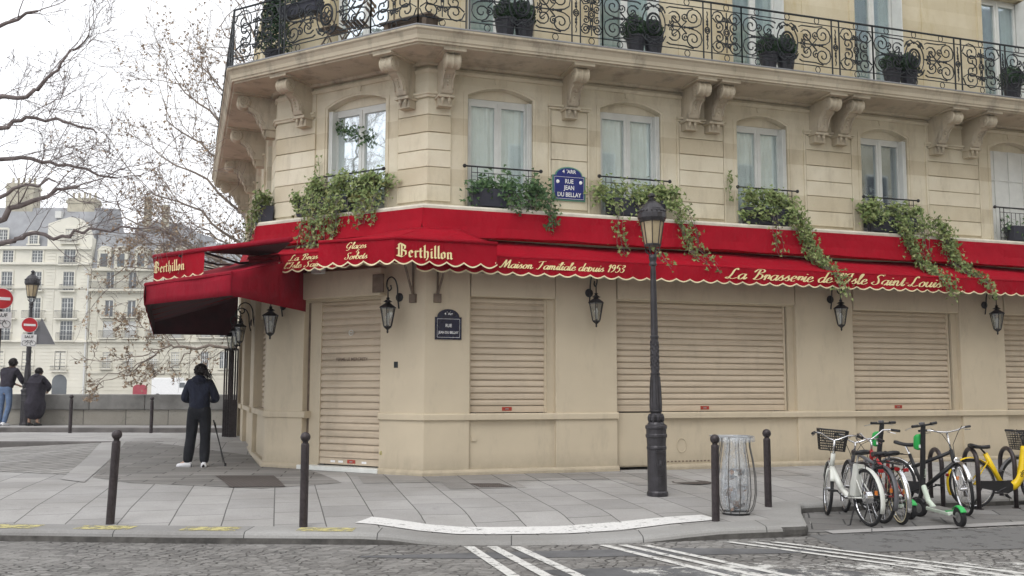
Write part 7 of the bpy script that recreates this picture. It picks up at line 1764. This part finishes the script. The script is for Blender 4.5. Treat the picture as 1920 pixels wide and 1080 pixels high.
# ------------------------------------------------------------------ BUILDINGS ACROSS THE RIVER
MT['far_stone'] = mat('far_limestone', (.72, .69, .60), .9, var=.10, vs=.25)
MT['far_stone2'] = mat('far_limestone_dull', (.62, .59, .50), .9, var=.10, vs=.25)
MT['far_glass'] = mat('far_window_glass', (.10, .11, .12), .2, var=.3, vs=.3)
MT['far_white'] = mat('far_window_frame', (.62, .62, .60), .6, var=.05)
MT['far_rail'] = mat('far_balcony_iron', (.10, .10, .105), .6, var=.2)
MT['far_chimney'] = mat('far_chimney_stone', (.42, .385, .30), .9, var=.25, vs=.8)
MT['far_red'] = mat('far_red_door', (.33, .03, .05), .6)
Y0 = 125.
def far_window(b, x, z, w, h, arch=False, cols_=2, rows__=4, balc=None, shut=False, m='far_stone'):
    mb = MB(); s = .16
    mb.box(x - w / 2 - s, x - w / 2, Y0 - .16, Y0, z - .05, z + h + s); mb.box(x + w / 2, x + w / 2 + s, Y0 - .16, Y0, z - .05, z + h + s); mb.box(x - w / 2, x + w / 2, Y0 - .16, Y0, z + h, z + h + s + .1)
    mb.box(x - w / 2 - .3, x + w / 2 + .3, Y0 - .25, Y0, z - .25, z - .05)
    o = mb.build('window', m, b)
    mb = MB(); q = [(x - w / 2, z), (x + w / 2, z)] + ([(x + w / 2 * math.cos(math.pi * k / 8), z + h - w / 4 + w / 3 * math.sin(math.pi * k / 8)) for k in range(9)] if arch else [(x + w / 2, z + h), (x - w / 2, z + h)])
    mb.prism([V(a, Y0 - .02, c) for a, c in q], [V(a, Y0 + .03, c) for a, c in q]); mb.build('pane', 'far_glass' if not shut else 'far_white', o)
    if not shut:
        mb = MB(); mb.box(x - .06, x + .06, Y0 - .06, Y0 - .02, z, z + h)
        for s_ in (-1, 1): mb.box(x + s_ * w / 2 - .05, x + s_ * w / 2 + .05, Y0 - .06, Y0 - .02, z, z + h)
        if rows__ > 1:
            for s_ in (-1, 1): mb.box(x + s_ * w / 4 - .025, x + s_ * w / 4 + .025, Y0 - .05, Y0 - .02, z, z + h)
        for k in range(1, rows__): zz = z + h * k / rows__; mb.box(x - w / 2, x + w / 2, Y0 - .055, Y0 - .02, zz - .03, zz + .03)
        mb.box(x - w / 2, x + w / 2, Y0 - .06, Y0 - .02, z + h - .08, z + h)
        mb.build('frame', 'far_white', o)
    if balc:
        bw, bh = balc; mb = MB(); y1 = Y0 - .55
        for zz in (z - .05, z + bh): mb.tube([V(x - bw / 2, Y0, zz), V(x - bw / 2, y1, zz), V(x + bw / 2, y1, zz), V(x + bw / 2, Y0, zz)], .035, 4)
        k = int(bw / .14)
        for i in range(k + 1): mb.tube([V(x - bw / 2 + bw * i / k, y1, z - .05), V(x - bw / 2 + bw * i / k, y1, z + bh)], .022, 3)
        mb.build('balcony_railing', 'far_rail', o)
        mb = MB(); mb.box(x - bw / 2 - .1, x + bw / 2 + .1, y1 - .08, Y0, z - .22, z - .06); mb.build('balcony_slab', m, o)
def rust(mb, x0, x1, z0, z1, y, step=.42):
    z = z0
    while z < z1: mb.box(x0, x1, y - .06, y, z, min(z + step - .06, z1)); z += step
A_ = thing('apartment_building', 'pale cream apartment block with arched windows across the river, leftmost', 'building', (-66, Y0, 0))
XA0, XA1 = -92., -54.6
mb = MB(); mb.box(XA0, XA1, Y0, Y0 + 12, -.2, 19.2); mb.build('wall', 'far_stone', A_)
mb = MB()
for z in (.3, ): rust(mb, XA0, XA1, z, 6.9, Y0, .45)
for x0, x1 in ((-55.9, -54.7), (-60.4, -59.2), (-68.6, -67.4), (-76, -75)): rust(mb, x0, x1, 7.6, 18.6, Y0, .42)
mb.build('rustication', 'far_stone', A_)
mb = MB()
for z, d in ((6.95, .5), (17.0, .5), (13.9, .2)): mb.box(XA0, XA1, Y0 - d, Y0, z, z + .3)
mb.build('cornice', 'far_stone', A_)
for xc in (-57.4, -61.6, -65.4, -69.4, -73.5, -78):
    far_window(A_, xc, 16.7 - .2 + .6, 1.5, 2.3, True, balc=(2.4, .9)) if xc == -57.4 else far_window(A_, xc, 17.4 - .2, 1.4, 1.7, False)
    far_window(A_, xc, 13.6 + .1, 1.4, 2.4, False, balc=(1.9, .7)); far_window(A_, xc, 9.9 + .2, 1.5, 2.6, True, balc=(2.9, .9)); far_window(A_, xc, 7.25, 1.6, 2.5, True, balc=(2.2, .9))
    far_window(A_, xc - .6, 3.4, 1.4, 2.4, True, balc=(2.0, .5))
mb = MB(); q = [(-59.9 + 1.0, .3), (-59.9 + 2.9, .3)] + [(-57.95 + .95 * math.cos(math.pi * k / 10), 1.9 + .95 * math.sin(math.pi * k / 10)) for k in range(11)]
mb.prism([V(a, Y0 - .08, c) for a, c in q], [V(a, Y0 + .02, c) for a, c in q]); mb.build('door', 'far_glass', A_)
mb = MB(); mb.box(XA0, XA1, Y0 - .35, Y0, 19.0, 19.4)
g = [(-60.4, 19.2), (-54.6, 19.2), (-54.6, 20.5), (-55.3, 22.0), (-56.4, 23.1), (-57.6, 23.3), (-59.0, 22.9), (-60.4, 22.4)]
mb.prism([V(a, Y0 - .05, c) for a, c in g], [V(a, Y0 + 1.2, c) for a, c in g]); mb.build('gable', 'far_stone', A_)
far_window(A_, -57.4, 19.9, 1.3, 1.8, True, balc=(2.2, .8)); far_window(A_, -66.2, 19.8, 1.2, 1.8, True); far_window(A_, -62.2, 19.8, 1.1, 1.4, True)
mb = MB(); mb.prism([V(XA0, Y0 + .1, 19.3), V(XA1, Y0 + .1, 19.3), V(XA1, Y0 + 12, 19.3), V(XA0, Y0 + 12, 19.3)], [V(XA0, Y0 + 2.2, 24.9), V(XA1 - .2, Y0 + 2.2, 24.9), V(XA1 - .2, Y0 + 9, 26.0), V(XA0, Y0 + 9, 26.0)]); rf = mb.build('roof', 'zinc', A_)
for x0, x1, z1 in ((-59.0, -55.4, 26.2), (-67.2, -63.6, 28.2), (-79, -76, 28)):
    mb = MB(); mb.box(x0, x1, Y0 + 2.0, Y0 + 4.0, 19.5, z1); mb.box(x0 - .15, x1 + .15, Y0 + 1.9, Y0 + 4.1, z1 - .7, z1 - .35)
    for k in range(5): mb.lathe([(.17, 0), (.15, .9)], 8, (x0 + .35 + k * (x1 - x0 - .7) / 4, Y0 + 3, z1))
    mb.build('chimney', 'far_chimney', rf)
mb = MB(); mb.box(-60.2, -59.4, Y0 + 1.2, Y0 + 1.9, 23.4, 24.3); mb.build('skylight', 'far_white', rf)
mb = MB(); mb.tube([V(-54.8, Y0 - .2, .2), V(-54.8, Y0 - .2, 15.6), V(-55.3, Y0 - .25, 16.5)], .12, 6); mb.build('drainpipe', 'far_white', A_)
B_ = thing('apartment_building', 'dull cream apartment house with slate mansard roof across the river, second from left', 'building', (-50, Y0, 0))
XB0, XB1 = -54.5, -41.4
mb = MB(); mb.box(XB0, XB1, Y0 + .02, Y0 + 12, -.2, 16.4); mb.build('wall', 'far_stone2', B_)
mb = MB(); rust(mb, XB0, XB1, .3, 6.9, Y0 + .02, .5); rust(mb, XB0 + .1, XB0 + 1.0, 7.6, 13.8, Y0 + .02, .42); mb.build('rustication', 'far_stone2', B_)
mb = MB()
for z, d in ((7.0, .35), (13.55, .7), (16.2, .6), (3.0, .2)): mb.box(XB0, XB1, Y0 - d, Y0 + .02, z, z + .3)
for k in range(60): mb.box(XB0 + .1 + k * .22, XB0 + .2 + k * .22, Y0 - .55, Y0 + .02, 13.35, 13.55)
mb.build('cornice', 'far_stone2', B_)
mb = MB()
for zz in (13.9, 14.75): mb.tube([V(XB0, Y0 - .6, zz), V(XB1, Y0 - .6, zz)], .04, 4)
for k in range(90): mb.tube([V(XB0 + .07 + k * .145, Y0 - .6, 13.85), V(XB0 + .07 + k * .145, Y0 - .6, 14.75)], .022, 3)
mb.build('balcony_railing', 'far_rail', B_)
for xc in (-52.0, -49.1, -46.0, -43.2):
    far_window(B_, xc, 13.9, 1.0, 2.2, rows__=1, m='far_stone2'); far_window(B_, xc, 10.3, 1.05, 2.1, rows__=1, balc=(1.5, .5), m='far_stone2'); far_window(B_, xc, 7.6, 1.35, 2.1, rows__=1, balc=(2.1, .85), shut=True, m='far_stone2'); far_window(B_, xc, 3.7, 1.05, 2.0, rows__=2, balc=(1.3, .8), m='far_stone2')
mb = MB(); mb.prism([V(XB0, Y0 + .1, 16.5), V(XB1, Y0 + .1, 16.5), V(XB1, Y0 + 12, 16.5), V(XB0, Y0 + 12, 16.5)], [V(XB0, Y0 + 1.6, 21.5), V(XB1, Y0 + 1.6, 21.5), V(XB1, Y0 + 9, 21.9), V(XB0, Y0 + 9, 21.9)]); rf = mb.build('roof', 'zinc', B_)
for xc in (-53.0, -50.8, -48.2, -45.6, -43): 
    mb = MB(); mb.box(xc - .85, xc + .85, Y0 + .05, Y0 + 1.5, 16.5, 18.9); mb.prism([V(xc - 1, Y0, 18.9), V(xc + 1, Y0, 18.9), V(xc + 1, Y0 + 1.6, 18.9), V(xc - 1, Y0 + 1.6, 18.9)], [V(xc - .4, Y0 + .1, 19.5), V(xc + .4, Y0 + .1, 19.5), V(xc + .4, Y0 + 1.6, 19.5), V(xc - .4, Y0 + 1.6, 19.5)]); mb.build('dormer', 'far_stone2', rf)
    mb = MB(); mb.box(xc - .45, xc + .45, Y0 + .0, Y0 + .06, 16.8, 18.5); mb.build('dormer_window', 'far_glass', rf)
C_ = thing('apartment_building', 'long cream stone building across the river, rightmost, partly behind the leaves', 'building', (-38, Y0, 0))
XC0, XC1 = -41.3, -8.
mb = MB(); mb.box(XC0, XC1, Y0 - .1, Y0 + 12, -.2, 16.8); mb.build('wall', 'far_stone2', C_)
mb = MB(); rust(mb, XC0, XC1, .3, 6.9, Y0 - .1, .5); rust(mb, XC0 + .1, XC1, 7.6, 16., Y0 - .1, .5); mb.build('rustication', 'far_stone2', C_)
mb = MB()
for z, d in ((7.0, .5), (13.5, .6), (16.5, .7), (3.0, .3)): mb.box(XC0, XC1, Y0 - d, Y0 - .1, z, z + .35)
mb.build('cornice', 'far_stone2', C_)
Y0 = Y0 - .18
for k in range(10):
    xc = XC0 + 1.9 + k * 2.45; far_window(C_, xc, 3.7, 1.0, 2.1, rows__=2, balc=(1.2, .8) if k > 2 else None, m='far_stone2'); far_window(C_, xc, 7.7, 1.2, 2.2, rows__=1, balc=(2.0, .8), shut=k % 2 == 0, m='far_stone2'); far_window(C_, xc, 10.6, 1.1, 2.1, rows__=2, m='far_stone2'); far_window(C_, xc, 13.9, 1.1, 2.0, rows__=2, m='far_stone2')
Y0 = 125.
mb = MB(); mb.prism([V(-49.5, Y0 + 1, 16.9), V(XC1, Y0 + .3, 16.9), V(XC1, Y0 + 12, 16.9), V(-49.5, Y0 + 12, 16.9)], [V(-48.5, Y0 + 3.4, 20.3), V(XC1, Y0 + 3.4, 20.6), V(XC1, Y0 + 9, 20.6), V(-48.5, Y0 + 9, 20.3)])
mb.prism([V(-51.4, Y0 + 3.6, 19), V(-43.4, Y0 + 3.6, 19), V(-43.4, Y0 + 12, 19), V(-51.4, Y0 + 12, 19)], [V(-50.6, Y0 + 5, 23.6), V(-44.6, Y0 + 5, 23.2), V(-44.6, Y0 + 10, 23.2), V(-50.6, Y0 + 10, 23.6)]); rf = mb.build('roof', 'zinc', C_)
for x in (-49.2, -46.8): mb = MB(); mb.box(x, x + .7, Y0 + 3, Y0 + 4, 22, 26.6 if x < -48 else 25.5); mb.build('chimney', 'far_chimney', rf)
mb = MB(); q = [(-48.5, .3), (-46.7, .3)] + [(-47.6 + .9 * math.cos(math.pi * k / 8), 1.2 + .4 * math.sin(math.pi * k / 8)) for k in range(9)]; mb.prism([V(a, Y0 - .1, c) for a, c in q], [V(a, Y0 + .02, c) for a, c in q]); mb.build('door', 'far_red', B_)
# a white van and small parked vehicles on the far bank
t = thing('van', 'white box van parked on the far bank behind the woman in black', 'van', (-41.5, 119, -.2))
mb = MB(); mb.box(-2.1, 1.2, -1, 1, .55, 2.6); mb.build('body', 'sign_white', t, local=True, bevel=.08)
mb = MB(); mb.prism([(1.2, -1, .5), (2.9, -1, .5), (2.9, 1, .5), (1.2, 1, .5)], [(1.2, -.95, 2.2), (1.9, -.95, 2.2), (1.9, .95, 2.2), (1.2, .95, 2.2)]); mb.build('cab', 'sign_white', t, local=True, bevel=.06)
mb = MB(); mb.box(1.3, 1.95, -1.01, -.98, 1.4, 2.0); mb.build('side_window', 'far_glass', t, local=True)
for x in (-1.3, 2.1):
    mb = MB(Matrix.Translation((x, -.95, .35)) @ Matrix.Rotation(R(90), 4, 'X')); mb.lathe([(.35, -.1), (.35, .1)], 16); mb.build('wheel', 'rubber', t, local=True)

# ------------------------------------------------------------------ unseen house across the street behind the viewer, put in to shade its right end
D_ = thing('apartment_building', 'unseen stone house across the street behind the viewer, put in for its shade', 'building', tuple(P('R', 3, 19)))
mb = MB(); fbox(mb, 'R', 3, 45, 19, 30, -.25, 16.5); mb.build('wall', 'stone', D_)
mb = MB(); mb.prism([P('R', 3, 19.2, 16.5), P('R', 45, 19.2, 16.5), P('R', 45, 30, 16.5), P('R', 3, 30, 16.5)], [P('R', 4, 21.5, 20.5), P('R', 44, 21.5, 20.5), P('R', 44, 28, 20.5), P('R', 4, 28, 20.5)]); mb.build('roof', 'zinc', D_)
mb = MB(); fbox(mb, 'R', 3, 45, 18.6, 19, 4.3, 4.6); fbox(mb, 'R', 3, 45, 18.5, 19, 16.2, 16.5); mb.build('cornice', 'stone_trim', D_)
for z in (5.2, 8.6, 12.0):
    for k in range(12):
        u = 4.6 + k * 3.3; mb = MB(); fbox(mb, 'R', u, u + 1.2, 18.97, 19.02, z, z + 2.1); w_ = mb.build('window', 'white_frame', D_)
        mb = MB(); fbox(mb, 'R', u + .08, u + 1.12, 18.95, 18.972, z + .08, z + 2.02); mb.build('pane', 'far_glass', w_)

# ------------------------------------------------------------------ thin haze added over the whole scene, washing out the far bank like glare
hz = bpy.data.materials.new('air'); hz.use_nodes = True; nt = hz.node_tree; nt.nodes.clear()
vo = nt.nodes.new('ShaderNodeVolumePrincipled'); vo.inputs['Density'].default_value = .0007; vo.inputs['Color'].default_value = (.97, .98, 1, 1); vo.inputs['Anisotropy'].default_value = .2
ou = nt.nodes.new('ShaderNodeOutputMaterial'); nt.links.new(vo.outputs[0], ou.inputs['Volume']); MT['air'] = hz
mb = MB(); mb.box(-1520, 1520, -270, 2520, -9.2, 36); o = mb.build('haze', 'air'); o['kind'] = 'stuff'
